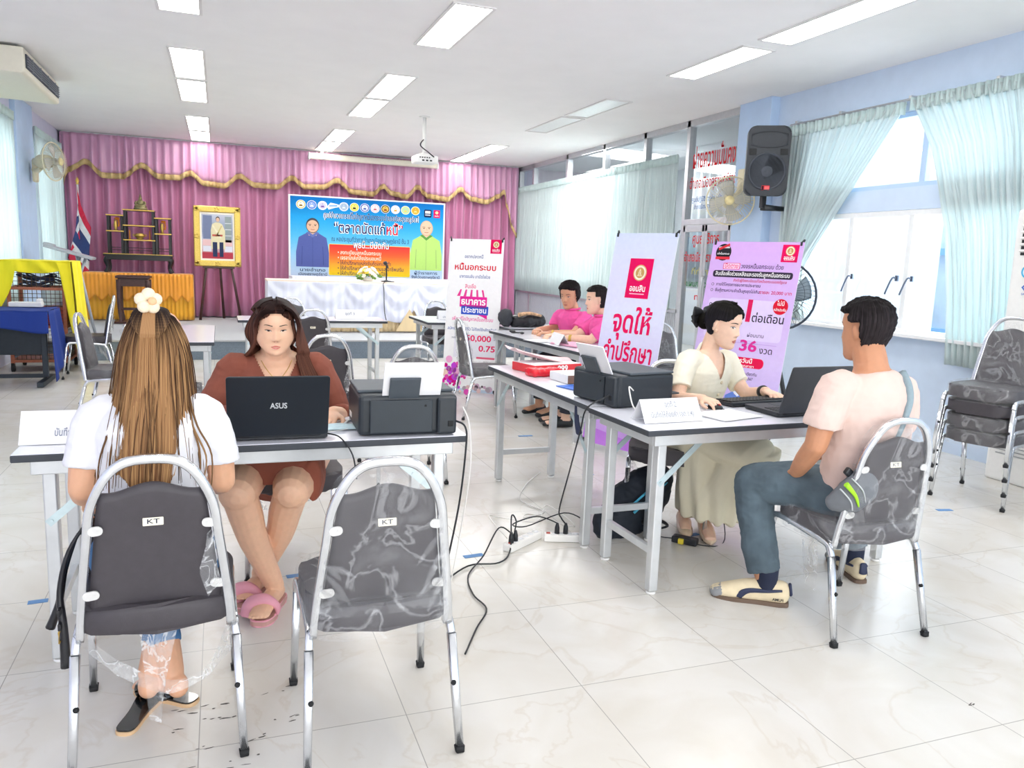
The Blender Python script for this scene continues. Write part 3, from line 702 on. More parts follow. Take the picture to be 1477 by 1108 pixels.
dup(chw, (-.8, 6.95, 0), -PI / 2 - .1, 'film-wrapped chair leaning away beside the blue-draped table, the nearer of two')
dup(ch1, (-1.33, 9.54, 0), PI / 2 + .05, 'bare charcoal chair by the yellow-draped cart, seat toward the blue cloth')
dup(chw, (3.86, 6.3, 0), PI - .25, 'film-wrapped chair standing between the pale and the purple banner')
dup(ch1, (3.22, 6.12, 0), PI / 2 + .2, 'chair under the pink-shirted woman with tied hair')
dup(ch1, (3.2, 6.75, 0), PI / 2 + .3, 'chair under the pink-shirted person with short hair')
# stack by the standing air conditioner
STG = 'stacked chairs by the standing air conditioner'
cbr = make_chair('bare black chair, third from the floor in the stack by the standing air conditioner', group=STG, fine=False)
SA = 1.9; SX, SY = 4.62, 3.58; SD = V((-math.sin(SA), math.cos(SA), 0))
cbr.location = V((SX, SY, .19)) + SD * .03; cbr.rotation_euler.z = SA
for k, lb in ((0, 'lowest'), (1, 'second lowest'), (3, 'topmost')):
    dup(chw, V((SX, SY, .095 * k)) + SD * (.015 * k), SA, 'film-wrapped chair, %s in the stack by the standing air conditioner' % lb, STG)
dup(chw, (4.85, 3.0, 0), 2.1, 'film-wrapped chair at the right edge beside the chair stack', STG)

# ---------------------------------------------------------------- folding tables
M_TOP = mat('white_laminate', 'eef0fa', .18, var=.015, scale=8)
M_EDGE = mat('dark_table_edge', '3b4048', .5, var=.05)
M_LEGM = mat('table_grey_steel', 'd3d6d8', .35, .55, var=.06, scale=12)
M_BRACE = mat('zinc_brace', 'c3d5da', .3, .7)
def make_table(label, L, D, loc, rz=0., H=.74, group='white folding tables', nofront=False):
    e = thing('folding_table', label, 'table', loc, rz, group)
    bm = BM(); box(bm, (0, 0, H - .001), (L - .004, D - .004, .003), .001); obj('tabletop', bm, M_TOP, e)
    bm = BM(); box(bm, (0, 0, H - .0145), (L, D, .024), .004); obj('edge_trim', bm, M_EDGE, e)
    bm = BM(); z = H - .05
    for sy in (-1, 1): box(bm, (0, sy * (D / 2 - .035), z), (L - .1, .022, .05), .003)
    for sx in (-1, 1): box(bm, (sx * (L / 2 - .06), 0, z), (.022, D - .09, .05), .003)
    obj('apron', bm, M_LEGM, e)
    for sx in (-1, 1):
        x = sx * (L / 2 - .1)
        for sy in (-1, 1):
            y = sy * (D / 2 - .06); bm = BM(); box(bm, (x, y, (H - .03) / 2 + .008), (.042, .042, H - .045), .005)
            lg = obj('leg', bm, M_LEGM, e)
            bm = BM(); lathe(bm, [(.019, 0), (.022, .004), (.02, .012)], 12, Matrix.Translation((x, y, 0))); obj('foot_cap', bm, M_WHITEP, lg)
            bm = BM()
            a = V((x, y + sy * .02, H * .68)); b = V((x - sx * .2, y + sy * .02, H - .06)); m = (a + b) / 2; d = (b - a)
            ang = math.atan2(d.z, d.x); box(bm, m, (d.length + .03, .004, .026), rot=(0, -ang, 0))
            for q in (a, m, b): lathe(bm, [(.006, 0), (.006, .004)], 10, Matrix.Translation(q + V((0, sy * .002, 0))) @ Matrix.Rotation(-sy * PI / 2, 4, 'X'))
            obj('brace', bm, M_BRACE, e)
        bm = BM(); box(bm, (x, 0, .19), (.022, D - .14, .034), .003); obj('cross_bar', bm, M_LEGM, e)
    return e
make_table('long white folding table carrying the laptop and printer between two women', 1.515, .5, (.122, 3.07, 0))
make_table('white folding table under the second laptop, in front of the man', 1.5, .53, (2.375, 3.05, 0), .035)
make_table('white folding table with boxes, packages and a printer, running toward the stage', 1.44, .49, (1.862, 4.03, 0), PI / 2 + .02)
make_table('white folding table where the two pink-shirted people sit', 1.78, .5, (2.74, 6.31, 0), PI / 2 + .075)
make_table('white folding table in mid hall before the stage, behind the woman in brown', 1.48, .55, (.9, 8.44, 0))
make_table('white folding table left of the tall white and pink banner, near the stage', 1.2, .9, (2.64, 8.5, 0))
make_table('white folding table behind the long-haired woman, running toward the stage', 1.42, .5, (-.295, 6.86, 0), PI / 2)
make_table('dark-edged white table against the partition, holding the black bags', 1.3, .5, (3.36, 7.62, 0))
# ---------------------------------------------------------------- on the stage
ZS = .256
def swag_skirt(bm, x0, x1, y, zt, zb, n, amp=.012, mi=0, dirx=True, axis_x=0, hem=None):
    """gathered hanging cloth on a front at constant y (or constant x)"""
    def f(u, v):
        x = x0 + (x1 - x0) * u; d = amp * (1.2 - v) * fold(u, n, .7); z = zb + (zt - zb) * v
        if hem: z = zb + (zt - zb) * v + (1 - v) * hem(u)
        return (x, y - .004 - abs(amp) * .3 - d, z) if dirx else (axis_x + d, x, z)
    return grid(bm, f, max(20, int(n * 9)), 8, mi)
M_WSAT = mat_cloth('white_satin', 'e6e9fb', rough=.42, sheen=.3)
M_BEIGE = mat_cloth('beige_satin', 'ecd3a6', rough=.4, sheen=.3)
M_PEACH = mat_cloth('peach_border', 'f6e2d2', rough=.6)
# head table: cream top, white swags, beige pleated skirt
ht = thing('head_table', 'long skirted head table on the stage, white swags over beige pleats', 'table', (2.35, 12.3, ZS))
bm = BM(); box(bm, (2.35, 12.25, 1.005), (3.42, .62, .03), .006); obj('tabletop', bm, M_PEACH, ht, True)
bm = BM(); swag_skirt(bm, .66, 4.04, 11.965, .99, .27, 52, .014); obj('beige_skirt', bm, M_BEIGE, ht, True, solid=.003)
bm = BM()
def swag_hem(u):
    k = (u * 6.2) % 1; return .02 * math.cos(k * 2 * PI) + (.16 if .605 < u < .655 else 0) * (1 - abs(u - .63) / .025)
def sw(u, v):
    x = .645 + u * 3.41; k = (u * 6.2) % 1; s_ = 4 * k * (1 - k)
    y = 11.94 - .02 - .035 * (1 - abs(2 * k - 1)) * (.4 + .6 * math.sin(v * 2.6)) - .012 * math.sin((v * 15 + s_ * 6)) * (.4 + .6 * s_) - .01 * (1 - v) * math.sin(u * 190)
    return (x, y, .43 + swag_hem(u) + (1.0 - .43 - swag_hem(u)) * v)
grid(bm, sw, 300, 34); obj('white_swag', bm, M_WSAT, ht, True, solid=.003)
bm = BM(); prism(bm, [(-.21, 0), (.21, 0), (0, .34)], .006, Matrix.Translation((2.72, 11.885, .285)) @ Matrix.Rotation(PI / 2, 4, 'X'))
obj('beige_point', bm, M_BEIGE, ht, True)
bm = BM(); swag_skirt(bm, 11.96, 12.56, 0, .99, .27, 8, .012, 0, False, .65); obj('side_skirt', bm, M_WSAT, ht, True, solid=.003)
bm = BM(); box(bm, (2.35, 12.0, 1.008), (3.44, .06, .03), .004); obj('front_border', bm, M_PEACH, ht, True)
rt = thing('back_table', 'white satin skirted table behind the head table, under the blue backdrop', 'table', (2.5, 13.4, ZS))
bm = BM(); box(bm, (2.55, 13.3, 1.03), (2.95, .6, .03), .006); obj('tabletop', bm, M_WSAT, rt, True)
bm = BM(); swag_skirt(bm, 1.08, 4.02, 12.99, 1.04, .27, 46, .014); obj('skirt', bm, M_WSAT, rt, True, solid=.003)
# microphone on its foot
mp_ = thing('table_microphone', 'black gooseneck microphone standing on the head table', 'microphone', (2.42, 12.2, 1.02))
bm = BM(); lathe(bm, [(.0, 0), (.085, 0), (.085, .012), (.03, .022), (.012, .03)], 24, Matrix.Translation((2.42, 12.2, 1.02))); obj('base', bm, M_BLK, mp_, True)
bm = BM(); tube(bm, [(2.42, 12.2, 1.04), (2.42, 12.2, 1.2), (2.415, 12.17, 1.27)], .012, 8, 3); obj('stem', bm, M_BLK, mp_, True)
bm = BM(); ball(bm, (2.39, 12.13, 1.305), (.033, .045, .033), 14); tube(bm, [(2.44, 12.2, 1.24), (2.4, 12.14, 1.3)], .017, 8); obj('head', bm, M_BLK, mp_, True)
bm = BM(); tube(bm, [(2.44, 12.1, 1.03), (2.5, 12.0, 1.028), (2.33, 11.92, 1.02), (2.32, 11.87, .9), (2.33, 11.865, .6), (2.36, 11.87, .45)], .006, 6, 5); obj('cord', bm, M_BLK, mp_, True)
# flower arrangement
fa = thing('flower_arrangement', 'round arrangement of white and yellow flowers on the head table', 'flowers', (2.14, 12.2, 1.02))
bm = BM(); lathe(bm, [(.0, 0), (.07, 0), (.09, .03), (.08, .06)], 16, Matrix.Translation((2.14, 12.2, 1.02))); obj('vase', bm, M_WHITEP, fa, True)
M_LEAF = mat('leaf_green', '6f9a4a', .6, var=.2); M_PW = mat('white_petal', 'fbf6ea', .6, var=.03); M_PY = mat('yellow_petal', 'f2d64a', .6, var=.06)
for k in range(22):
    a = rnd.random() * 2 * PI; t = math.acos(1 - rnd.random() * .95); R = .15
    c = V((2.14 + R * math.sin(t) * math.cos(a), 12.2 + R * math.sin(t) * math.sin(a), 1.1 + R * .95 * math.cos(t))); n = (c - V((2.14, 12.2, 1.05))).normalized()
    bm = BM(); q = n.to_track_quat('Z', 'Y').to_matrix()
    for p in range(6): ball(bm, c + q @ V((.022 * math.cos(p * PI / 3), .022 * math.sin(p * PI / 3), 0)), (.02, .02, .011), 8)
    ball(bm, c + n * .006, .011, 8); obj('flower', bm, M_PY if k % 4 == 0 else M_PW, fa, True)
bm = BM()
for k in range(26):
    a = rnd.random() * 2 * PI; r = .1 + .1 * rnd.random(); ball(bm, (2.14 + r * math.cos(a), 12.2 + r * math.sin(a), 1.06 + .06 * rnd.random()), (.035, .012, .02), 6, rot=(rnd.random(), rnd.random(), a))
obj('leaves', bm, M_LEAF, fa, True)['kind'] = 'stuff'

# blue event backdrop
def person_bust(s, x, z, h, coat, skin, hair, collar, bald=False, lay=4):
    """printed half figure, height h from waist to crown"""
    w = h * .62; zt = z + h
    s.poly([(x - w * .5, z), (x + w * .5, z), (x + w * .5, z + h * .3), (x + w * .42, z + h * .6), (x + w * .16, z + h * .7), (x - w * .16, z + h * .7), (x - w * .42, z + h * .6), (x - w * .5, z + h * .3)], coat, lay)
    for sx in (-1, 1): s.line([(x + sx * w * .33, z + h * .04), (x + sx * w * .31, z + h * .42)], .008, mixhex(coat, '20304a', .35), lay + 1)
    s.line([(x, z), (x, z + h * .62)], .006, mixhex(coat, '20304a', .3), lay + 1)
    s.poly([(x - w * .12, z + h * .64), (x + w * .12, z + h * .64), (x + w * .13, z + h * .74), (x - w * .13, z + h * .74)], skin, lay + 1)
    s.poly([(x - w * .2, z + h * .7), (x, z + h * .6), (x + w * .2, z + h * .7), (x + w * .12, z + h * .72), (x, z + h * .66), (x - w * .12, z + h * .72)], collar, lay + 2)
    s.disc(x, z + h * .845, w * .2, hair, lay + 2, h * .155); s.disc(x, z + h * (.83 if not bald else .85), w * .178, skin, lay + 3, h * (.125 if not bald else .14))
    for sx in (-1, 1):
        s.disc(x + sx * w * .08, z + h * .845, w * .025, '3a2a24', lay + 4, h * .008); s.line([(x + sx * w * .04, z + h * .866), (x + sx * w * .13, z + h * .868)], .008, '4a352c', lay + 4)
    s.line([(x - w * .06, z + h * .765), (x, z + h * .76), (x + w * .06, z + h * .765)], .009, 'b0564c', lay + 4); s.line([(x, z + h * .84), (x + w * .02, z + h * .8)], .006, mixhex(skin, '7a4a3a', .4), lay + 4)
def emblem(s, x, z, r, ring, fill, mark, lay=4):
    s.disc(x, z, r, 'f4f6fa', lay); s.disc(x, z, r * .9, ring, lay + 1); s.disc(x, z, r * .7, fill, lay + 2)
    s.poly([(x - r * .4, z - r * .4), (x + r * .4, z - r * .4), (x + r * .2, z), (x, z + r * .5), (x - r * .2, z)], mark, lay + 3); s.disc(x, z + r * .1, r * .16, fill, lay + 4)
bd = thing('event_backdrop', 'wide blue event backdrop with Thai lettering in front of the pink curtain', 'banner', (2.56, 14.3, ZS))
bm = BM(); box(bm, (2.52, 14.32, 1.68), (2.78, .03, 1.45), .004); 
for x in (1.2, 3.9): box(bm, (x, 14.42, 1.0), (.04, .04, 1.5)); box(bm, (x, 14.36, .28), (.05, .3, .04))
obj('frame', bm, M_WHITEF, bd, True)
s = Sheet(); WB, HB = 2.76, 1.5; sky = ramp(['c9d9f2', '9fcff0', '5cbdea', '2aa0e0', '1470bd'], 60); s.band((-WB / 2, WB / 2, -HB / 2, HB / 2), sky, 1)
cols = [('d9c46a', 'f4f0e0', '8a6a20'), ('4a78c8', '8aa6e0', 'f0f4fa'), ('e8e6f0', 'c8c4da', '7a5aa8'), None, ('b8c8d8', '9fb4cc', 'd8e2ee'), ('e6c63a', 'f6e27a', '2a2a2a'), ('3a56a8', 'dfe6f6', '3a56a8'), ('f0c8cc', 'f6e2e4', 'c06a74'), ('3a3a3a', 'd8b85a', '8a3a2a'), ('e8e8ee', 'f4f4f8', 'd8a83a'), ('c8dc8a', 'b6d6b0', 'e6d46a'), ('e2c052', 'd8a83c', 'f0dc8a')]
for k, cc in enumerate(cols):
    x = -1.2 + k * .186; z = .6
    if cc: emblem(s, x, z, .083, *cc)
    else: s.poly([(x - .11, z - .02), (x - .05, z + .06), (x + .02, z + .05), (x + .1, z + .03), (x + .12, z - .01), (x + .03, z - .03), (x - .08, z - .07)], 'e8f2fc', 4); s.line([(x - .07, z), (x + .07, z + .01)], .02, '5a9ad8', 5)
s.rect(1.08, .56, .14, .15, '20264a', 4, .02); s.rect(1.08, .585, .1, .05, 'f4f6fa', 5); s.rect(1.08, .53, .1, .02, 'cdd4e8', 5); s.rect(1.25, .56, .12, .15, 'e8185f', 4, .006); s.disc(1.25, .585, .03, 'f6d8a0', 5); s.text('ออมสิน', 1.25, .52, .035, 'ffffff', 5, .08)
T1 = 'ศูนย์อำนวยการแก้ไขปัญหาหนี้นอกระบบอำเภอเมืองสุราษฎร์ธานี'
s.text(T1, .05, .42, .15, 'f6faff', 4, 1.72, .022); s.text(T1, .05, .42, .15, '24365c', 5, 1.7, .004)
for (bo, co, la) in ((.05, 'ffffff', 4), (.012, '1c2a66', 5)):
    s.text('“ตลาดนัดแก้', -.17, .19, .27, co, la, .92, bo); s.text('หนี้”', .46, .19, .27, co if la == 4 else 'd8203a', la, .3, bo)
s.text('ณ หอประชุมที่ว่าการอำเภอเมืองสุราษฎร์ธานี ชั้น 3', .03, -.02, .12, '3a5a8a', 4, 1.4, .002)
s.rect(.02, -.41, 1.48, .6, 'fbe06a', 3, .03); s.band((-.71, .75, -.7, -.12), ramp(['f6d22a', 'f8a93a', 'f4683a', 'ea3f3c'], 30), 4)
s.text('พุธนี้...มีนัดกัน', .04, -.12, .17, '2a2a5a', 5, .66, .03); s.text('พุธนี้...มีนัดกัน', .04, -.12, .17, 'ffffff', 6, .64, .006)
for k, t in enumerate(('• ลงทะเบียนลูกหนี้นอกระบบ', '• เจรจาไกล่เกลี่ยประนอมหนี้', '• ให้คำปรึกษาแหล่งเงินกู้ดอกเบี้ยต่ำ', '• ให้คำปรึกษาด้านการหางานและอาชีพเสริม', '• ให้คำปรึกษาด้านกฎหมายหนี้สิน')):
    w = (.78, .78, .96, 1.2, .9)[k]; s.text(t, -.56 + w / 2, -.27 - .1 * k, .1, 'fff2dc' if k < 2 else '3c2a5a', 5, w, .003)
person_bust(s, -1.0, -.56, .92, '5a66a6', 'e2b89c', '4a4a52', '6a76b4'); person_bust(s, 1.06, -.56, .98, 'b8e07a', 'ecc4a6', 'd8b090', '5f9a4a', True)
s.text('นายอำเภอ', -1.0, -.62, .08, '2a3f6a', 8, .44, .004); s.text('เมืองสุราษฎร์ธานี', -1.0, -.7, .07, '2a3f6a', 8, .5)
s.text('ผู้ว่าราชการ', 1.06, -.62, .08, '2a3f6a', 8, .44, .004); s.text('จังหวัดสุราษฎร์ธานี', 1.06, -.7, .07, '2a3f6a', 8, .54)
s.done('printed_face', bd, Matrix.Translation(V((2.52, 14.304, 1.695)) - V(bd.location)) @ Matrix.Diagonal((.985, 1, .915, 1)))

# altar: orange draped table, black stepped altar set, dark stool
M_ORG = mat_cloth('orange_satin', 'ffa62c', rough=.36, sheen=.4); M_YGOLD = mat_cloth('golden_satin', 'f6b228', rough=.4, sheen=.4)
at = thing('altar_table', 'long table draped in orange satin at the left of the stage', 'table', (-1.2, 14.1, ZS))
bm = BM(); box(bm, (-1.2, 14.13, .99), (1.56, .56, .03), .006); obj('tabletop', bm, M_ORG, at, True)
bm = BM(); swag_skirt(bm, -1.99, -.41, 13.84, .99, .27, 24, .012); 
def osk(u, v): return (-.41 + .012 * fold(u, 7, 1) * (1.2 - v), 13.84 + u * .56, .27 + v * .72)
grid(bm, osk, 60, 6); obj('skirt', bm, M_YGOLD, at, True, solid=.003)
bm = BM()
def odr(u, v):
    k = (u * 9) % 1; d = .02 + .008 * math.sin((u * 9) * 2 * PI * 3) * (.3 + v * .7)
    zb = .56 + .1 * abs(2 * k - 1) ** 1.2
    return (-2.0 + u * 1.6, 13.82 - d - .02 * (1 - abs(2 * k - 1)) * (1 - v), zb + (1.0 - zb) * v)
grid(bm, odr, 270, 10); obj('swag', bm, M_ORG, at, True, solid=.003)
M_LAC = mat('black_lacquer', '191416', .3, var=.1); M_GOLD = mat('gold_leaf', 'd8b25a', .35, .7, var=.12); M_AGED = mat('aged_bronze', '8f8660', .5, .6, var=.25)
al = thing('altar_set', 'stepped black and gold lacquer altar stand on the orange table', 'altar', (-1.2, 14.1, 1.005))
def bar(c, s_, mi=0): bm = BM(); box(bm, c, s_, .004, mi=mi); return bm
bm = BM(); box(bm, (-1.2, 14.1, 1.28), (1.0, .4, .035), .004); box(bm, (-1.2, 13.91, 1.235), (.92, .02, .06), .004); obj('base_top', bm, M_LAC, al, True)
obj('base_edge', bar((-1.2, 13.898, 1.298), (1.0, .012, .014)), M_GOLD, al, True)
for sx in (-1, 1):
    for sy in (-1, 1):
        x = -1.2 + sx * .44; y = 14.1 + sy * .16; bm = BM(); tube(bm, [(x - sx * .02, y, 1.27), (x + sx * .025, y, 1.2), (x + sx * .005, y, 1.09), (x + sx * .035, y, 1.005)], [.034, .036, .022, .03], 8, 4, section=SQ, ref=(1, 0, 0)); obj('leg', bm, M_LAC, al, True)
def tower(x0, x1, z0, z1, shelves, depth, nm):
    bm = BM()
    for x in (x0 + .018, x1 - .018):
        for y in (14.1 - depth / 2 + .018, 14.1 + depth / 2 - .018): box(bm, (x, y, (z0 + z1) / 2), (.036, .036, z1 - z0), .004)
    for z in shelves: box(bm, ((x0 + x1) / 2, 14.1, z), (x1 - x0 + .02, depth + .02, .022), .003)
    for z in (z0 + .06, z0 + .1): box(bm, ((x0 + x1) / 2, 14.1 + depth / 2 - .02, z), (x1 - x0, .012, .01))
    o = obj(nm, bm, M_LAC, al, True); bm = BM()
    for z in shelves: box(bm, ((x0 + x1) / 2, 14.1 - depth / 2 - .014, z), (x1 - x0 + .02, .006, .016))
    obj('gold_edge', bm, M_GOLD, o, True)
tower(-1.4, -.96, 1.297, 1.99, (1.52, 1.745, 1.985), .3, 'center_shelf'); tower(-1.64, -1.41, 1.297, 1.9, (1.65, 1.895), .26, 'side_shelf'); tower(-.95, -.72, 1.297, 1.88, (1.63, 1.875), .26, 'side_shelf')
bm = BM(); lathe(bm, [(.0, 0), (.11, 0), (.1, .03), (.085, .05), (.06, .07)], 16, Matrix.Translation((-1.16, 14.1, 1.996))); ball(bm, (-1.16, 14.1, 2.1), (.06, .045, .06), 12); ball(bm, (-1.16, 14.08, 2.055), (.095, .06, .025), 12)
ball(bm, (-1.16, 14.1, 2.175), (.026, .028, .034), 10); tube(bm, [(-1.16, 14.1, 2.2), (-1.16, 14.1, 2.25)], [.016, .003], 8)
for sx in (-1, 1): tube(bm, [(-1.16 + sx * .055, 14.09, 2.13), (-1.16 + sx * .075, 14.07, 2.09), (-1.16 + sx * .02, 14.04, 2.06)], [.016, .014, .012], 8, 3)
tag(obj('seated_statue', bm, M_AGED, loc=(-1.16, 14.1, 1.996)), 'small bronze seated statue on the very top of the black altar stand', 'statue')
for x, z, lab in ((-1.52, 1.661, 'gilt flower vase with an orange garland on the left wing of the altar stand'), (-.85, 1.641, 'gilt flower vase with an orange garland on the right wing of the altar stand')):
    e = thing('altar_vase', lab, 'vase', (x, 14.04, z), 0, 'altar ornaments')
    bm = BM(); lathe(bm, [(.0, 0), (.03, 0), (.018, .03), (.034, .08), (.022, .13), (.03, .16)], 14, Matrix.Translation((x, 14.04, z))); obj('body', bm, M_GOLD, e, True)
    bm = BM(); ball(bm, (x + .02, 14.04, z + .185), (.04, .03, .022), 10); tube(bm, [(x + .04, 14.02, z + .18), (x + .05, 14.01, z + .1), (x + .04, 14.01, z + .06)], .011, 8, 3); obj('garland', bm, mat('marigold', 'f08a1e', .7, var=.2, scale=90), e, True)
for x, lab in ((-1.325, 'orange candle at the left of the altar incense bowl'), (-1.035, 'orange candle at the right of the altar incense bowl')):
    bm = BM(); lathe(bm, [(.0, 0), (.018, 0), (.01, .02), (.01, .13), (.004, .15)], 10, Matrix.Translation((x, 14.03, 1.532))); tag(obj('candle', bm, mat('candle_wax', 'e89030', .5), loc=(x, 14.03, 1.532)), lab, 'candle', 'altar ornaments')
bm = BM(); lathe(bm, [(.0, 0), (.05, 0), (.04, .015), (.075, .05), (.085, .065), (.06, .085), (.065, .095)], 18, Matrix.Translation((-1.18, 14.03, 1.532)))
for sx in (-1, 1): tube(bm, [(-1.18 + sx * .07, 14.03, 1.58), (-1.18 + sx * .1, 14.03, 1.6), (-1.18 + sx * .075, 14.03, 1.62)], .007, 6, 3)
tag(obj('incense_bowl', bm, M_GOLD, loc=(-1.18, 14.03, 1.532)), 'gilt incense bowl in the middle of the black altar stand', 'bowl')
M_DWOOD = mat('dark_rosewood', '4b2f2c', .4, var=.2, scale=20, stretch=(1, 1, 8))
st = thing('low_wooden_stand', 'dark carved wooden stand in front of the orange altar table', 'stand', (-1.23, 13.4, ZS))
bm = BM(); box(bm, (-1.23, 13.4, .96), (.48, .38, .04), .01); box(bm, (-1.23, 13.4, .925), (.42, .33, .03), .006); obj('top', bm, M_DWOOD, st, True)
bm = BM(); box(bm, (-1.23, 13.24, .87), (.4, .02, .1), .004); box(bm, (-1.23, 13.56, .87), (.4, .02, .1), .004); box(bm, (-1.43, 13.4, .87), (.02, .3, .1), .004); box(bm, (-1.03, 13.4, .87), (.02, .3, .1), .004); obj('apron', bm, M_DWOOD, st, True)
for sx in (-1, 1):
    for sy in (-1, 1):
        bm = BM(); x = -1.23 + sx * .2; y = 13.4 + sy * .15; tube(bm, [(x, y, .92), (x, y, .5), (x - sx * .02, y, .3), (x + sx * .01, y, .262)], [.032, .024, .024, .034], 8, 4, section=SQ, ref=(1, 0, 0)); obj('leg', bm, M_DWOOD, st, True)
bm = BM(); box(bm, (-1.23, 13.25, .47), (.4, .016, .02)); box(bm, (-1.23, 13.55, .47), (.4, .016, .02)); box(bm, (-1.23, 13.4, .275), (.56, .46, .03), .008); obj('base_frame', bm, M_DWOOD, st, True)
# gilt framed portrait on an easel
M_GILT = mat('gilt_frame', 'e6c766', .38, .45, var=.12, scale=60, bump=.5, bscale=90)
pf = thing('framed_portrait', 'full-length portrait in an ornate gilt frame on an easel', 'picture', (-.02, 14.13, 1.14))
bm = BM(); w, h = .73, .98; z0 = 1.63
for sx in (-1, 1): box(bm, (-.02 + sx * (w / 2 - .05), 14.1, z0), (.1, .045, h), .018, seg=3)
for sz in (-1, 1): box(bm, (-.02, 14.1, z0 + sz * (h / 2 - .05)), (w, .045, .1), .018, seg=3)
for sx in (-1, 0, 1):
    for sz in (-1, 0, 1):
        if sx or sz:
            for k in range(5): ball(bm, (-.02 + sx * (w / 2 - .05) + .03 * math.cos(k * 1.26), 14.075, z0 + sz * (h / 2 - .05) + .03 * math.sin(k * 1.26)), (.02, .012, .014), 8)
obj('frame', bm, M_GILT, pf, True)
s = Sheet(); s.rect(0, 0, .54, .79, 'fbf6ea', 1); s.band((-.24, .24, -.36, .36), ramp(['b8505a', 'd8b8bc', 'cfd2e0', '9aa2bc', 'a8b0c6', 'c9cddb'], 24), 2)
s.rect(-.15, .15, .14, .38, '7d88a8', 3); s.rect(.17, .12, .1, .42, '9aa6a8', 3)
for k in range(3): s.rect(.17, 0.02 + k * .1, .1, .012, 'd8dce0', 4)
s.rect(0, -.31, .48, .1, 'c24a58', 3); s.rect(-.16, -.1, .14, .1, 'f0c9c9', 3); s.rect(.17, -.1, .12, .1, 'f0c9c9', 3); s.rect(-.16, -.2, .13, .09, 'e6e6f2', 4); s.rect(.17, -.2, .12, .09, 'e6e6f2', 4)
s.poly([(-.1, -.2), (.12, -.2), (.12, .1), (.08, .2), (.03, .23), (-.03, .23), (-.08, .2), (-.1, .1)], 'e9dfb8', 5); s.rect(-.04, -.21, .07, .24, '3a4464', 6); s.rect(.06, -.21, .06, .24, '3a4464', 6); s.rect(0, .02, .16, .03, 'cf6a5c', 7)
s.line([(-.07, .18), (.05, -.02)], .025, 'f4eccd', 7); s.line([(.07, .18), (-.02, 0)], .02, 'd8c88a', 7); s.disc(.01, .285, .032, '2c2a30', 6, .042); s.disc(.01, .275, .027, 'e6c0a4', 7, .036)
s.done('picture_sheet', pf, Matrix.Translation(V((-.02, 14.1, z0)) - V(pf.location)))
bm = BM()
es = thing('easel', 'dark wooden tripod easel holding the gilt framed portrait', 'easel', (0, 14.2, ZS))
for nm, a, b in (('front_leg', (-.31, 14.02, ZS), (-.16, 14.17, 1.5)), ('front_leg', (.33, 14.02, ZS), (.13, 14.17, 1.5)), ('rear_leg', (.06, 14.45, ZS), (-.01, 14.18, 1.6))):
    bm = BM(); tube(bm, [a, b], (.022, .018), 8, section=SQ, ref=(1, 0, 0)); obj(nm, bm, M_DWOOD, es, True)
bm = BM(); box(bm, (-.01, 14.11, 1.125), (.5, .07, .03), .005); obj('ledge', bm, M_DWOOD, es, True)
# flag on its pole
fl = thing('national_flag', 'red white and blue striped flag drooping from a gold-tipped pole', 'flag', (-2.07, 14.25, ZS))
bm = BM(); tube(bm, [(-2.06, 14.25, ZS + .03), (-2.06, 14.25, 2.36)], .014, 10); obj('pole', bm, M_WHITEP, fl, True)
bm = BM(); lathe(bm, [(.0, 0), (.16, 0), (.15, .03), (.03, .05), (.02, .12)], 20, Matrix.Translation((-2.06, 14.25, ZS))); obj('base', bm, M_DWOOD, fl, True)
bm = BM(); lathe(bm, [(.0, 0), (.03, .0), (.014, .02), (.03, .05), (.002, .12)], 12, Matrix.Translation((-2.06, 14.25, 2.35))); obj('finial', bm, M_GOLD, fl, True)
bm = BM()
def flg(u, v):   # u across the five bands (0 top), v along the fly: hangs almost straight down
    x = -2.07 - .06 + .2 * u * 0 ; top = V((-2.055, 14.2, 2.31 - u * .8)); fly = V((.16 - .06 * u - .28 * u * (1 - v) * 0, 0, -.62))
    p = top + fly * v + V((-.2 * u * (1 - abs(2 * v - 1)) * 1.0 - .03 * math.sin(v * PI), 0, 0)); p.y += -.03 * math.sin(v * 5 + u * 4) - .02 * math.sin(v * 17 + u * 9); return p
grid(bm, flg, 30, 20)
bm.faces.ensure_lookup_table()
for i, f in enumerate(bm.faces):
    u = (i // 20 + .5) / 30; f.material_index = 0 if (u < 1 / 6 or u > 5 / 6) else (1 if (u < 1 / 3 or u > 2 / 3) else 2)
obj('cloth', bm, [mat('flag_red', 'd9264a', .6), mat('flag_white', 'eeeef2', .6), mat('flag_blue', '2c3f78', .6)], fl, True, solid=.003)
# projection screen case at the ceiling, projector on its pole
ps = thing('projection_screen_case', 'long white roll-up screen case hung in front of the curtain top', 'projection screen', (2.6, 14.35, 3.08))
bm = BM(); box(bm, (2.62, 14.36, 3.07), (2.25, .1, .1), .02); obj('case', bm, M_CREAM, ps, True)
for sx in (-1, 1): bm = BM(); box(bm, (2.62 + sx * 1.135, 14.36, 3.07), (.03, .12, .12), .01); obj('end_cap', bm, M_WHITEP, ps, True)
bm = BM(); 
for x in (1.7, 3.5): box(bm, (x, 14.36, 3.155), (.04, .04, .08))
obj('hanger', bm, M_WHITEP, ps, True)
pj = thing('projector', 'white projector hanging from the ceiling on a pole', 'projector', (2.5, 10.24, 2.7))
bm = BM(); box(bm, (2.51, 10.24, 2.655), (.3, .26, .1), .02); obj('body', bm, M_WHITEP, pj, True)
bm = BM()
for k in range(5): box(bm, (2.42 + k * .03, 10.107, 2.67), (.018, .006, .014), .002)
for k in range(3): box(bm, (2.46 + k * .05, 10.107, 2.635), (.03, .006, .018), .002)
obj('port', bm, M_BLK, pj, True)
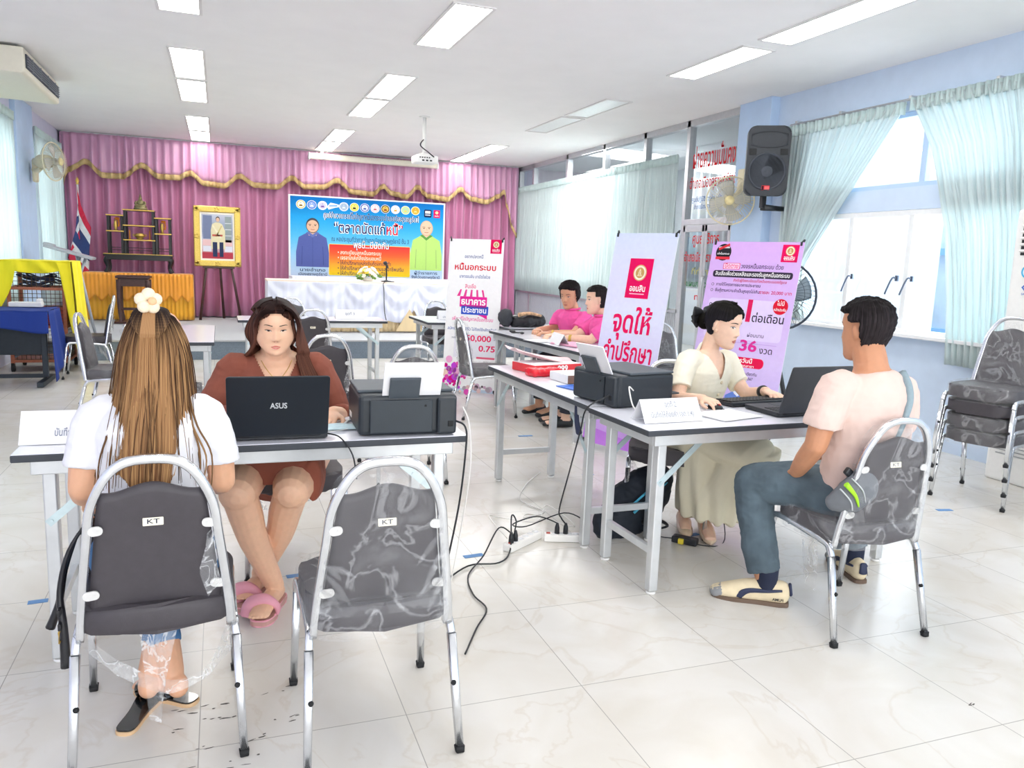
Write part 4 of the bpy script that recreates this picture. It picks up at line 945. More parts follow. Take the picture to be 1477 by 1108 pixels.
bm = BM(); lathe(bm, [(.0, 0), (.04, 0), (.04, .03), (.03, .032)], 18, Matrix.Translation((2.6, 10.37, 2.655)) @ Matrix.Rotation(-PI / 2, 4, 'X')); obj('lens', bm, M_BLK, pj, True)
bm = BM(); tube(bm, [(2.5, 10.24, 2.72), (2.5, 10.24, 3.19)], .024, 12); box(bm, (2.5, 10.24, 2.72), (.14, .14, .02), .004); lathe(bm, [(.07, 0), (.07, .012)], 16, Matrix.Translation((2.5, 10.24, 3.177))); obj('ceiling_mount', bm, M_WHITEP, pj, True)
bm = BM(); tube(bm, [(2.48, 10.2, 2.9), (2.43, 10.15, 2.82), (2.52, 10.11, 2.74), (2.6, 10.1, 2.68)], .008, 6, 5); obj('cord', bm, M_BLK, pj, True)
# ---------------------------------------------------------------- people
def remesh(bm, voxel, it=3, fac=.5):
    """fuse overlapping closed volumes into ONE continuous surface"""
    me = bpy.data.meshes.new('v'); bmesh.ops.recalc_face_normals(bm, faces=list(bm.faces)); bm.to_mesh(me); bm.free()
    o = bpy.data.objects.new('v', me); C.objects.link(o)
    m = o.modifiers.new('r', 'REMESH'); m.mode = 'VOXEL'; m.voxel_size = voxel; m.use_smooth_shade = True
    s = o.modifiers.new('s', 'SMOOTH'); s.factor = fac; s.iterations = it
    bpy.context.view_layer.update()
    r = bpy.data.meshes.new_from_object(o.evaluated_get(bpy.context.evaluated_depsgraph_get()))
    bpy.data.objects.remove(o); bpy.data.meshes.remove(me)
    out = bmesh.new(); out.from_mesh(r); bpy.data.meshes.remove(r)
    for f in out.faces: f.smooth = True
    return out
def wrinkle(bm, amp, sc, seed=0, aniso=(1, 1, 1)):
    bm.normal_update()
    for v in bm.verts:
        p = V((v.co.x * sc * aniso[0] + seed, v.co.y * sc * aniso[1], v.co.z * sc * aniso[2]))
        v.co += v.normal * (amp * noise.noise(p) + amp * .5 * (1 - 2 * abs(noise.noise(p * 2.1))))
HT = [(-.119, .012, .066, .03), (-.109, .034, .083, .005), (-.092, .047, .0885, -.02), (-.07, .056, .087, -.045), (-.045, .063, .088, -.064), (-.015, .069, .0875, -.083), (.015, .072, .0865, -.093), (.045, .074, .088, -.097), (.075, .0705, .08, -.09), (.097, .057, .06, -.071), (.111, .034, .034, -.04), (.118, .006, .008, -.012)]
def hprof(z):
    if z <= HT[0][0]: return HT[0][1:]
    for a, b in zip(HT[:-1], HT[1:]):
        if z <= b[0]:
            t = (z - a[0]) / (b[0] - a[0]); t = t * t * (3 - 2 * t) * .5 + t * .5
            return tuple(x + (y - x) * t for x, y in zip(a[1:], b[1:]))
    return HT[-1][1:]
def gs(x, m, s_): return math.exp(-((x - m) / s_) ** 2)
def head_pt(z, ph, fat=0., feat=1.):
    w, yf, yb = hprof(z); w *= 1 + fat * gs(z, -.05, .05); yf += fat * .02 * gs(z, -.09, .03)
    yc = (yf * .45 + yb * .55); c, s = math.cos(ph), math.sin(ph)
    x = w * math.copysign(abs(c) ** .9, c); y = yc + ((yf - yc) if s > 0 else (yc - yb)) * math.copysign(abs(s) ** .9, s)
    if feat and s > 0:
        k = 0; ax = abs(x)
        t = max(0, min(1, (.03 - z) / .056)); nz = (.003 + .017 * t ** 1.3) if z > -.027 else .02 * max(0, 1 - (-.027 - z) / .012)
        k += nz * gs(x, 0, .0075 + .005 * t) if -.04 < z < .035 else 0
        k += .006 * gs(ax, .0125, .006) * gs(z, -.03, .007)
        k -= .009 * gs(ax, .031, .016) * gs(z, .012, .011)
        k += .0055 * gs(ax, .031, .012) * gs(z, .009, .0075)
        k += .003 * gs(ax, .03, .02) * gs(z, .031, .009)
        k += .004 * gs(ax, .043, .018) * gs(z, -.022, .02)
        k += .0055 * gs(x, 0, .016) * gs(z, -.0585, .0045) + .006 * gs(x, 0, .014) * gs(z, -.0695, .005) - .003 * gs(x, 0, .02) * gs(z, -.064, .0022)
        k += .005 * gs(x, 0, .016) * gs(z, -.1, .012) - .002 * gs(z, -.083, .006) * gs(x, 0, .02)
        y += k * feat * min(1, s * 1.6)
    return V((x, y, z))
def head(bm, M, fat=0., ears=True, n=72, m=58):
    t = bmesh.new(); R = []
    for j in range(m + 1):
        z = -.119 + .237 * (.5 - .5 * math.cos(PI * (.02 + .96 * j / m))); R.append([t.verts.new(head_pt(z, 2 * PI * i / n, fat)) for i in range(n)])
    for a, b in zip(R[:-1], R[1:]): bridge(t, a, b)
    capf(t, R[0], 0, True); capf(t, R[-1])
    if ears:
        for sx in (-1, 1):
            ball(t, (sx * .0745, -.008, -.002), (.0085, .018, .03), 12, rot=(-.25, 0, -sx * .35)); ball(t, (sx * .071, .002, -.024), (.007, .009, .011), 8)
    merge(bm, t, M=M)
def hframe(c, face, tilt=0., roll=0., s=1.):
    """head matrix: c centre, face = horizontal facing (x, y), tilt > 0 looks down, roll > 0 leans to the person's right"""
    f = V((face[0], face[1], 0)).normalized(); r = V((f.y, -f.x, 0)); u = V((0, 0, 1))
    M = Matrix(((r.x, f.x, u.x), (r.y, f.y, u.y), (r.z, f.z, u.z)))
    M = M @ Matrix.Rotation(-tilt, 3, 'X') @ Matrix.Rotation(roll, 3, 'Y')
    return Matrix.Translation(c) @ (M * s).to_4x4() if s == 1 else Matrix.Translation(c) @ M.to_4x4() @ Matrix.Scale(s, 4)
def limb(bm, pts, r, sm=4, seg=14, ref=None): tube(bm, pts, r, seg, sm, dome=True, ref=ref)
def hand(bm, wr, d, pn, side, curl=(.3, .35, .4, .45), spread=.06, s=1., thumb=.5):
    """palm, four unequal bent fingers, thumb leaving the palm's side; d hand direction, pn the way the palm faces, side = thumb side vector sign"""
    d = V(d).normalized(); pn = V(pn); pn = (pn - d * pn.dot(d)).normalized(); x = d.cross(pn) * side
    tube(bm, [wr - d * .01, wr + d * .02 * s, wr + d * .055 * s, wr + d * .088 * s], [(.026 * s, .019 * s), (.032 * s, .017 * s), (.039 * s, .0145 * s), (.036 * s, .0115 * s)], 14, 2, ref=x, dome=True)
    for k, (off, L, r) in enumerate(((.029, .072, .0083), (.0098, .08, .0086), (-.0098, .075, .0082), (-.028, .058, .0072))):
        b = wr + (d * (.086 - .006 * abs(k - 1.2)) + x * off) * s; a = 0; p = b; pts = [b - d * .02 * s, b]
        for seg_, f in ((.45, .8), (.3, 1.2), (.25, .8)):
            a += curl[k] * f; dd = d * math.cos(a) + pn * math.sin(a) + x * (spread * (1.5 - k) / 1.5)
            p = p + dd.normalized() * L * seg_ * s; pts.append(p)
        tube(bm, pts, [r * s * 1.05, r * s, r * s, r * s * .92, r * s * .8], 8, 2, ref=x, dome=True)
    b = wr + (d * .028 + x * .022) * s; td = (d * .62 + x * .75 + pn * .35 * thumb).normalized()
    p1 = b + td * .036 * s; p2 = p1 + (d * .9 + x * .28 + pn * .4 * thumb).normalized() * .03 * s; p3 = p2 + (d + pn * .5 * thumb).normalized() * .024 * s
    tube(bm, [b - td * .012 * s, b, p1, p2, p3], [.013 * s, .0135 * s, .0105 * s, .0098 * s, .008 * s], 8, 2, ref=x, dome=True)
class Face:
    """paints eyes, brows and lips on the body's own surface, as islands of the same mesh"""
    def __init__(s, bm, M): s.bm = bm; s.M = M; s.Mi = M.inverted(); s.bvh = BVHTree.FromBMesh(bm); s.R = M.to_3x3().normalized()
    def pt(s, x, z, lift=.0008):
        o = s.M @ V((x, .2, z)); d = s.R @ V((0, -1, 0)); h = s.bvh.ray_cast(o, d, .3)
        if h[0] is None: return s.M @ V((x, .09, z))
        return h[0] - d * lift
    def strip(s, pts, w, mi, lift=.0008, n=5):
        P = [(p.x, p.y) for p in smooth_path([(a, b, 0) for a, b in pts], n)]; N = len(P); L = []; Rr = []
        for i, (x, z) in enumerate(P):
            ax, az = P[max(0, i - 1)]; bx, bz = P[min(N - 1, i + 1)]; t = V((bx - ax, bz - az)); t.normalize(); hw = lerp_list(w, i, N) / 2
            L.append(s.bm.verts.new(s.pt(x - t.y * hw, z + t.x * hw, lift))); Rr.append(s.bm.verts.new(s.pt(x + t.y * hw, z - t.x * hw, lift)))
        for i in range(N - 1):
            f = s.bm.faces.new((L[i], L[i + 1], Rr[i + 1], Rr[i])); f.material_index = mi; f.smooth = True
    def disc(s, x, z, rx, rz, mi, lift=.001, zmax=9, zmin=-9):
        ring_ = [s.bm.verts.new(s.pt(x + rx * math.cos(k * PI / 8), max(zmin, min(zmax, z + rz * math.sin(k * PI / 8))), lift)) for k in range(16)]
        f = s.bm.faces.new(ring_); f.material_index = mi
    def eyes(s, op=1., look=(0, 0), ex=.0315, ez=.011, brow=.0, thick=.0055, lash=.0024):
        for sx in (-1, 1):
            h = .0052 * op
            s.strip([(sx * ex - .0135, ez - .001), (sx * ex - .006, ez), (sx * ex, ez), (sx * ex + .006, ez), (sx * ex + .0135, ez)], [.001, h * 1.7, h * 2, h * 1.7, .001], 3, .0006)
            s.disc(sx * ex + look[0], ez + look[1] * op, .0056, min(.0056, h * 1.02), 4, .001)
            s.strip([(sx * ex - sx * .0145, ez - .0015), (sx * ex - sx * .006, ez + h * .9), (sx * ex + sx * .003, ez + h * 1.02), (sx * ex + sx * .011, ez + h * .55), (sx * ex + sx * .017, ez + .0005)], [.001, lash, lash * 1.1, lash * 1.1, .0008], 2, .0013)
            s.strip([(sx * ex - sx * .012, ez + h * .6 + .003), (sx * ex, ez + h + .0045), (sx * ex + sx * .013, ez + h * .5 + .0035)], [.0006, .0011, .0006], 5, .0008)
            s.strip([(sx * (ex - .017), .0335 + brow), (sx * ex, .0365 + brow), (sx * (ex + .012), .0355 + brow), (sx * (ex + .02), .031 + brow)], [thick * .8, thick, thick * .7, .001], 2, .0012)
            s.disc(sx * .0065, -.0375, .0035, .0018, 5, .0008)
    def lips(s, w=.023, t=1.):
        s.strip([(-w, -.064), (-w * .5, -.0605), (-.003, -.0585), (0, -.0592), (.003, -.0585), (w * .5, -.0605), (w, -.064)], [.0008, .0045 * t, .0062 * t, .0055 * t, .0062 * t, .0045 * t, .0008], 1, .0008)
        s.strip([(-w * .9, -.0655), (-w * .5, -.0682), (0, -.0698), (w * .5, -.0682), (w * .9, -.0655)], [.0008, .0055 * t, .008 * t, .0055 * t, .0008], 1, .0008)
        s.strip([(-w, -.0643), (0, -.0642), (w, -.0643)], [.0006, .0013, .0006], 5, .0014)
def skin_mats(nm, col, lip='c2635c', iris='2e1d18', lash='241a1a'):
    c = col
    return [mat('skin_' + nm, col, .48, var=.035, scale=45, sss=.12, bump=.04, bscale=500), mat('lips_' + nm, lip, .35, var=.05), mat('lash_' + nm, lash, .6), mat('eye_white', 'f2efee', .25, var=.01), mat('iris_' + nm, iris, .15, var=.1), mat('crease_' + nm, mixhex(col, '5a2c20', .45), .6)]
def sheet_hair(bm, guides, nu, nv, ridge=.003, seed=0, v0=0, taper=True, thick=.01):
    """hair as a thick sheet lofted over guide curves (root to tip) with fine strand ridges; uv map 'strand'"""
    G = [smooth_path(g, 8) for g in guides]
    def samp(g, t):
        k = t * (len(g) - 1); i = min(len(g) - 2, int(k)); return g[i].lerp(g[i + 1], k - i)
    def fn(u, v):
        col = [samp(g, v) for g in G]; k = u * (len(col) - 1); i = min(len(col) - 2, int(k)); f = k - i
        a, b, c, d = col[max(0, i - 1)], col[i], col[i + 1], col[min(len(col) - 1, i + 2)]
        return .5 * ((2 * b) + (c - a) * f + (2 * a - 5 * b + 4 * c - d) * f * f + (3 * b - a - 3 * c + d) * f ** 3)
    lay = bm.loops.layers.uv.get('strand') or bm.loops.layers.uv.new('strand')
    P = [[fn(i / nu, j / nv) for j in range(nv + 1)] for i in range(nu + 1)]
    cen = sum((p for r in P for p in r), V((0, 0, 0))) / ((nu + 1) * (nv + 1))
    out = []; inn = []
    for i in range(nu + 1):
        ro, ri = [], []
        for j in range(nv + 1):
            tu = P[min(nu, i + 1)][j] - P[max(0, i - 1)][j]; tv = P[i][min(nv, j + 1)] - P[i][max(0, j - 1)]; n = tu.cross(tv)
            n = n.normalized() if n.length > 1e-12 else V((0, 0, 1))
            if n.dot(P[i][j] - V((cen.x, cen.y, P[i][j].z - .0))) < 0: n = -n
            r = ridge * (noise.noise(V((i * .9 + seed, j * .06, 0))) + .6 * noise.noise(V((i * .33 + seed, j * .04, 5))))
            ro.append(bm.verts.new(P[i][j] + n * r)); ri.append(bm.verts.new(P[i][j] - n * thick * (1 - .6 * (j / nv) ** 3)))
        out.append(ro); inn.append(ri)
    def q(vs, uvs):
        try: f = bm.faces.new(vs)
        except ValueError: return
        f.smooth = True
        for lp, w in zip(f.loops, uvs): lp[lay].uv = w
    for i in range(nu):
        for j in range(nv):
            uv = [((i + a) / 260 + seed, v0 + (1 - v0) * (j + b) / nv) for a, b in ((0, 0), (1, 0), (1, 1), (0, 1))]
            q((out[i][j], out[i + 1][j], out[i + 1][j + 1], out[i][j + 1]), uv); q((inn[i][j + 1], inn[i + 1][j + 1], inn[i + 1][j], inn[i][j]), uv)
    for j in range(nv):
        q((out[0][j + 1], out[0][j], inn[0][j], inn[0][j + 1]), [(0, j / nv)] * 4); q((out[nu][j], out[nu][j + 1], inn[nu][j + 1], inn[nu][j]), [(1, j / nv)] * 4)
    for i in range(nu):
        q((out[i][nv], out[i + 1][nv], inn[i + 1][nv], inn[i][nv]), [(i / nu, 1)] * 4)
def strand(bm, pts, r=.0016, u=0., v0=.3):
    lay = bm.loops.layers.uv.get('strand') or bm.loops.layers.uv.new('strand'); n0 = len(bm.faces)
    tube(bm, pts, [r, r, r * .5], 4, 5); bm.faces.ensure_lookup_table()
    for f in bm.faces[n0:]:
        for lp in f.loops: lp[lay].uv = (u, v0)
def cap_hair(bm, M, thick, fat=0., spike=.002, n=110, m=70, seed=0):
    """hair over the skull: thick(x, y, z) gives its depth in metres, negative where there is none"""
    lay = bm.loops.layers.uv.get('strand') or bm.loops.layers.uv.new('strand'); R = []
    for j in range(m + 1):
        z = -.119 + .237 * (.5 - .5 * math.cos(PI * (.02 + .96 * j / m))); row = []
        for i in range(n):
            p = head_pt(z, 2 * PI * i / n, fat, 0); d = V((p.x, p.y + .01, p.z * .8 + .0)).normalized(); t = thick(p.x, p.y, p.z)
            if t > 0: t += spike * (noise.noise(V((i * .8, j * .35, seed))) + .7 * noise.noise(p * 60 + V((seed, 0, 0))))
            row.append(bm.verts.new(M @ (p + d * t)))
        R.append(row)
    for j in range(m):
        for i in range(n):
            k = (i + 1) % n; f = bm.faces.new((R[j][i], R[j][k], R[j + 1][k], R[j + 1][i])); f.smooth = True
            for lp, (a, b) in zip(f.loops, ((i, j), (i + 1, j), (i + 1, j + 1), (i, j + 1))): lp[lay].uv = (a / n, 1 - b / m)
    f = bm.faces.new(R[-1]); f.smooth = True
def person(label, body_bm, mats, base):
    o = obj('person', body_bm, mats, loc=base); tag(o, label, 'person', 'people in the hall'); return o
def rmat(pts_bm): return pts_bm

# ---- woman seen from behind, long streaked hair, white t-shirt
SK = skin_mats('tan', 'e3ae8c')
base = (-.185, 2.42, 0); vol = BM()
HM = hframe((-.178, 2.46, 1.115), (0, 1), .3)
head(vol, HM)
limb(vol, [(-.18, 2.445, 1.08), (-.185, 2.41, 1.0), (-.185, 2.39, .93)], [.05, .052, .07])
torso = [(-.185, 2.39, .45), (-.185, 2.385, .56), (-.187, 2.375, .68), (-.187, 2.375, .8), (-.187, 2.385, .9), (-.187, 2.395, .965), (-.187, 2.4, 1.0)]
tr = [(.155, .115), (.15, .11), (.122, .092), (.13, .1), (.14, .095), (.105, .07), (.06, .055)]
tube(vol, torso, tr, 24, 3, ref=(1, 0, 0), dome=True)
armL = [(-.325, 2.405, .935), (-.352, 2.385, .84), (-.365, 2.37, .745)]; armR = [(-.045, 2.405, .93), (-.016, 2.4, .84), (-.004, 2.4, .735)]
limb(vol, armL, [.047, .043, .037]); limb(vol, armR, [.047, .043, .037])
limb(vol, [armL[-1], (-.37, 2.43, .71), (-.365, 2.5, .68)], [.037, .035, .026]); limb(vol, [armR[-1], (-.015, 2.5, .7), (-.05, 2.6, .665)], [.037, .035, .026])
hand(vol, V((-.365, 2.5, .68)), (-.12, .75, -.4), (.6, .3, -.7), -1, (.55, .6, .65, .7), .12, .95); hand(vol, V((-.05, 2.6, .665)), (-.5, .8, -.1), (-.2, 0, -1), 1, (.5,) * 4)
legs1 = [[(-.27, 2.44, .51), (-.275, 2.62, .52), (-.26, 2.79, .5)], [(-.1, 2.44, .51), (-.1, 2.62, .52), (-.12, 2.79, .5)]]
sh1 = [[(-.26, 2.79, .5), (-.22, 2.66, .3), (-.165, 2.5, .1)], [(-.12, 2.79, .5), (-.165, 2.68, .3), (-.225, 2.52, .1)]]
for t_ in legs1: limb(vol, t_, [.088, .08, .062])
for t_ in sh1: limb(vol, t_, [.058, .056, .038])
for (an, toe) in ((V((-.165, 2.5, .1)), V((-.26, 2.58, .035))), (V((-.225, 2.52, .1)), V((-.2, 2.67, .035)))):
    dd = (toe - an).normalized(); hl = an + V((-dd.x * .03, -.035, -.035)); tube(vol, [hl, an * .5 + hl * .5 + V((0, 0, -.01)), (an + toe) / 2 + V((0, 0, -.012)), toe], [(.031, .032), (.034, .036), (.036, .028), (.036, .015)], 12, 3, dome=True, ref=dd.cross(V((0, 0, 1))))
b1 = remesh(vol, .004)
p1 = person('long-haired woman in a white t-shirt seated with her back turned, at the left table', b1, SK, base)
# t-shirt
vol = BM(); tube(vol, [(-.185, 2.385, .5), (-.186, 2.38, .6)] + torso[2:], [(.165, .122), (.158, .12), (.14, .11), (.144, .114), (.152, .106), (.112, .08), (.066, .062)], 24, 3, ref=(1, 0, 0))
for a, s_ in ((armL, -1), (armR, 1)): tube(vol, [(a[0][0] - s_ * .07, 2.4, .955), a[0], V(a[1]) + V((0, 0, -.01)), V(a[1]).lerp(V(a[2]), .42)], [.048, .056, .055, .058], 16, 3)
t = remesh(vol, .005, 4); wrinkle(t, .004, 9, 3, (1, 1, 1.6)); obj('t_shirt', t, mat('white_cotton', 'e8e8ee', .85, var=.015, scale=20, bump=.12, bscale=250), p1, True)
M_DENIM = mat('blue_denim', '3f6f9f', .85, var=.22, scale=14, bump=.35, bscale=350)
vol = BM()
for a, b in zip(legs1, sh1): tube(vol, a, [.1, .09, .074], 16, 4, dome=True); tube(vol, [b[0], b[1], V(b[1]).lerp(V(b[2]), .66)], [.07, .06, .05], 16, 4)
tube(vol, [(-.185, 2.385, .49), (-.185, 2.38, .58)], [(.165, .12), (.16, .115)], 20, ref=(1, 0, 0), dome=True)
t = remesh(vol, .006, 4); wrinkle(t, .004, 14, 1); obj('jeans', t, M_DENIM, p1, True)
M_PATENT = mat('black_patent', '101214', .12, var=.1, coat=.6); M_SOLE = mat('tan_sole', 'd9b78f', .7)
for (h, tt) in ((V((-.285, 2.36, 0)), V((-.205, 2.6, 0))), (V((-.105, 2.47, 0)), V((-.27, 2.6, 0)))):
    d = (tt - h); L = d.length; ang = math.atan2(d.y, d.x); bm = BM()
    ol = [(p.x, p.y) for p in smooth_path([(0, .028, 0), (L * .35, .03, 0), (L * .75, .042, 0), (L, .022, 0), (L, -.022, 0), (L * .75, -.042, 0), (L * .35, -.03, 0), (0, -.028, 0), (-.014, 0, 0)], 4, True)]
    M = Matrix.Translation(h) @ Matrix.Rotation(ang, 4, 'Z'); prism(bm, ol, .012, M, 0, bev=.003); prism(bm, [(x * .97 + .003, y * .94) for x, y in ol], .005, M @ Matrix.Translation((0, 0, .012)), 1)
    g = M @ V((L * .72, 0, .012)); yv = V((-math.sin(ang), math.cos(ang), 0)); tube(bm, [g + yv * .043, g + yv * .04 + V((0, 0, .03)), g + V((0, 0, .05)), g - yv * .04 + V((0, 0, .03)), g - yv * .043], (.004, .03), 8, 4, ref=(0, 0, 1), mi=1)
    obj('sandal', bm, [M_SOLE, M_PATENT], p1, True)
# hair: long, straight, dark roots, honey streaks, the top tied in a half tail
M_HAIR1 = mat_hair('streaked_hair', '2a2120', '75503a', 'c79c6c')
def ring_hair(ph, z):   # outer surface of the hanging hair at height z
    t = (1.2 - z) / .47; W = .093 + .022 * max(0, min(1, t)) - .025 * max(0, t - .75) / .25 * (t > .75); return W
crown = V((-.178, 2.425, 1.225))
gd = []
for k in range(13):
    a = PI + PI * k / 12 * 1.0; c, s = math.cos(a), math.sin(a)     # from her left (-x) round the back to her right
    wid = .5 + .5 * abs(c); ztip = .735 + .05 * abs(c) + .02 * math.sin(k * 2.3); 
    gd.append([crown + V((c * .012, s * .012, 0)), V((-.178 + c * .055, 2.44 + s * .06, 1.21)), V((-.178 + c * .088, 2.445 + s * .1, 1.14)), V((-.18 + c * .096, 2.43 + s * .118, 1.05)), V((-.183 + c * .108, 2.4 + s * .125, .95)), V((-.187 + c * .115, 2.375 + s * .118, .86)), V((-.192 + c * .104, 2.36 + s * .116, ztip + .02))])
bm = BM(); sheet_hair(bm, gd, 260, 60, .0055, 1, thick=.02)
for k in range(70):
    a = PI + PI * rnd.random(); c, s = math.cos(a), math.sin(a); o = .004 + .012 * rnd.random() ** 2; e_ = rnd.uniform(-.025, .025)
    strand(bm, [V((-.178 + c * .05, 2.44 + s * .055, 1.212)), V((-.178 + c * (.086 + o * .6), 2.445 + s * (.098 + o * .6), 1.13)), V((-.18 + c * (.1 + o), 2.43 + s * (.12 + o), 1.02)), V((-.184 + c * (.112 + o) + e_ * .5, 2.4 + s * (.128 + o), .92)), V((-.19 + c * (.115 + o * 2) + e_, 2.37 + s * (.122 + o), .8 - .06 * rnd.random()))], .0014, rnd.random() * 3)
for (x0, x1, z1) in ((-.09, -.03, .72), (-.1, -.045, .78), (-.27, -.31, .76), (-.26, -.285, .7), (-.09, -.06, .71)):
    strand(bm, [V((x0, 2.37, 1.0)), V((x0 * .6 + x1 * .4, 2.315, .92)), V((x1, 2.29, .84)), V((x1 - .006, 2.275, z1))], .003, rnd.random() * 3)
# half tail over the back of the head
tg = [[V((-.178 + x * .5, 2.40, 1.243)), V((-.18 + x * .8, 2.355, 1.235)), V((-.186 + x * 1.1, 2.325, 1.16)), V((-.19 + x * 1.6, 2.303, 1.03)), V((-.193 + x * 2.2, 2.29, .92)), V((-.196 + x * 2.6, 2.31, .84))] for x in (-.018, -.011, -.004, .004, .011, .018)]
sheet_hair(bm, tg, 60, 50, .004, 2.3, v0=.45, thick=.012)
obj('hair', bm, M_HAIR1, p1, True)
M_FLW = mat('cream_felt', 'f3e3c8', .95, var=.04, scale=70, bump=.5, bscale=300); bm = BM(); fc_ = V((-.182, 2.345, 1.262)); fq = V((.12, -1, .3)).normalized().to_track_quat('Z', 'Y').to_matrix()
for k in range(5):
    a = k * PI / 2.5 + .3; ball(bm, fc_ + fq @ V((.019 * math.cos(a), .019 * math.sin(a), .005 * (k % 2))), (.0175, .0175, .016), 14, rot=fq)
hc = obj('flower_clip', bm, M_FLW, p1, True); bm = BM(); ball(bm, fc_ + fq @ V((.009, -.003, .014)), (.0115, .0115, .01), 14, rot=fq); obj('flower_center', bm, mat('peach_felt', 'eebf94', .95, bump=.4), hc, True)
# phone in her hand, shoulder bag strap hung at the chair's side
bm = BM(); box(bm, (-.385, 2.585, .62), (.009, .15, .074), .003, rot=(.5, .3, .1)); tag(obj('mobile_phone', bm, M_BLK, loc=(-.385, 2.585, .62)), 'black mobile phone in the left hand of the long-haired woman', 'phone')
sb = thing('shoulder_bag', 'black shoulder bag strap with gold buckle hanging at the left of the bare chair', 'bag', (-.43, 2.4, .3))
M_BLEATH = mat('black_leather', '1b1b20', .4, var=.1, bump=.2)
bm = BM(); tube(bm, [(-.36, 2.42, .64), (-.41, 2.39, .56), (-.435, 2.38, .45), (-.428, 2.36, .35), (-.425, 2.35, .235)], (.0035, .014), 8, 5, ref=(1, 0, 0)); obj('strap', bm, M_BLEATH, sb, True)
bm = BM(); tube(bm, [(-.39, 2.42, .6), (-.425, 2.42, .5), (-.445, 2.41, .4), (-.47, 2.41, .33)], (.0035, .013), 8, 5, ref=(1, 0, 0)); obj('strap', bm, M_BLEATH, sb, True)
bm = BM()
for z in (.4, .36): box(bm, (-.434, 2.352, z), (.008, .034, .02), .002)
obj('keeper', bm, M_BLEATH, sb, True); bm = BM(); tube(bm, [(-.436, 2.336, .345), (-.436, 2.37, .345), (-.436, 2.37, .315), (-.436, 2.336, .315)], .0025, 6, 1, closed=True); obj('buckle', bm, M_GOLD, sb, True)
bm = BM(); box(bm, (-.36, 2.58, .5), (.05, .22, .2), .02); obj('pouch', bm, M_BLEATH, sb, True)

# ---- woman in the brown dress, facing the camera behind the laptop
SK = skin_mats('light', 'efc0a0', 'cc6a62'); base = (.25, 3.5, 0); vol = BM()
HM = hframe((.212, 3.425, 1.098), (0, -1), .27, .0, .91); head(vol, HM, .36)
limb(vol, [(.213, 3.45, 1.04), (.218, 3.48, .97), (.22, 3.5, .9)], [.055, .056, .075])
torso = [(.24, 3.56, .46), (.24, 3.55, .58), (.232, 3.53, .7), (.226, 3.51, .8), (.222, 3.5, .88), (.22, 3.5, .945), (.219, 3.49, .985)]
tr = [(.19, .15), (.185, .15), (.165, .135), (.17, .13), (.18, .11), (.13, .08), (.065, .06)]
tube(vol, torso, tr, 24, 3, ref=(1, 0, 0), dome=True)
aR = [(.05, 3.5, .895), (-.01, 3.47, .8), (-.05, 3.43, .7)]; aL = [(.39, 3.5, .895), (.445, 3.47, .79), (.475, 3.42, .69)]
fR = [aR[-1], (.02, 3.32, .735), (.1, 3.2, .775)]; fL = [aL[-1], (.475, 3.32, .725), (.425, 3.21, .765)]
for a, f in ((aR, fR), (aL, fL)): limb(vol, a, [.062, .058, .046]); limb(vol, f, [.046, .042, .03])
hand(vol, V(fR[-1]), (.6, -.8, -.05), (0, 0, -1), -1, (.3,) * 4); hand(vol, V(fL[-1]), (-.35, -.9, -.08), (0, 0, -1), 1, (.3, .35, .35, .4))
thR = [(.14, 3.52, .52), (.09, 3.27, .535), (.05, 3.03, .51)]; thL = [(.34, 3.52, .52), (.3, 3.27, .535), (.245, 3.03, .505)]
shR = [(.05, 3.03, .51), (.105, 3.08, .3), (.185, 3.13, .085)]; shL = [(.245, 3.03, .505), (.205, 3.14, .3), (.135, 3.26, .09)]
for t_ in (thR, thL): limb(vol, t_, [.115, .1, .074])
for t_ in (shR, shL): tube(vol, [t_[0], V(t_[0]).lerp(V(t_[1]), .5) + V((0, .012, 0)), t_[1], t_[2]], [.066, .064, .056, .036], 16, 4, dome=True)
ft = ((V(shR[-1]), V((.115, 2.955, .045))), (V(shL[-1]), V((.072, 3.13, .05))))
for (an, toe) in ft:
    d = V((toe.x - an.x, toe.y - an.y, 0)).normalized(); hl = an - d * .035 + V((0, 0, -.035)); x = d.cross(V((0, 0, 1)))
    tube(vol, [hl, an + V((0, 0, -.03)), an.lerp(toe, .55) + V((0, 0, -.006)), toe - d * .0], [(.03, .026), (.034, .034), (.04, .024), (.041, .014)], 12, 3, dome=True, ref=x)
    for k in range(5): q = toe + x * (.028 - .014 * k) + d * (.012 - .004 * abs(k - 1)); tube(vol, [q - d * .02, q + d * .012], [.0075, .0065], 8, dome=True)
b2 = remesh(vol, .0035, 2)
F = Face(b2, HM); F.eyes(.5, (0, -.0015), brow=.002, thick=.0042, lash=.0034); F.lips(.021, .9)
p2 = person('woman in a rust-brown dress looking down at the open laptop, pink slippers', b2, SK, base)
# dress with a deep V and puffed shoulders
M_BROWN = mat('rust_brown_cloth', '8a4a38', .78, var=.07, scale=10, bump=.15, bscale=260)
vol = BM(); tube(vol, [(.24, 3.56, .47), (.24, 3.55, .58), (.233, 3.53, .7), (.226, 3.51, .8), (.221, 3.502, .88), (.219, 3.5, .935), (.219, 3.505, .962)], [(.205, .165), (.2, .165), (.18, .15), (.184, .145), (.195, .124), (.15, .094), (.1, .072)], 28, 3, ref=(1, 0, 0), dome=True)
for a, f, s_ in ((aR, fR, -1), (aL, fL, 1)):
    tube(vol, [V(a[0]) + V((-s_ * .07, 0, .01)), V(a[0]) + V((-s_ * .005, 0, .018)), V(a[0]) + V((s_ * .012, 0, -.02)), a[1], a[2], f[1], V(f[1]).lerp(V(f[2]), .35)], [.056, .07, .074, .069, .06, .055, .05], 18, 3, dome=False)
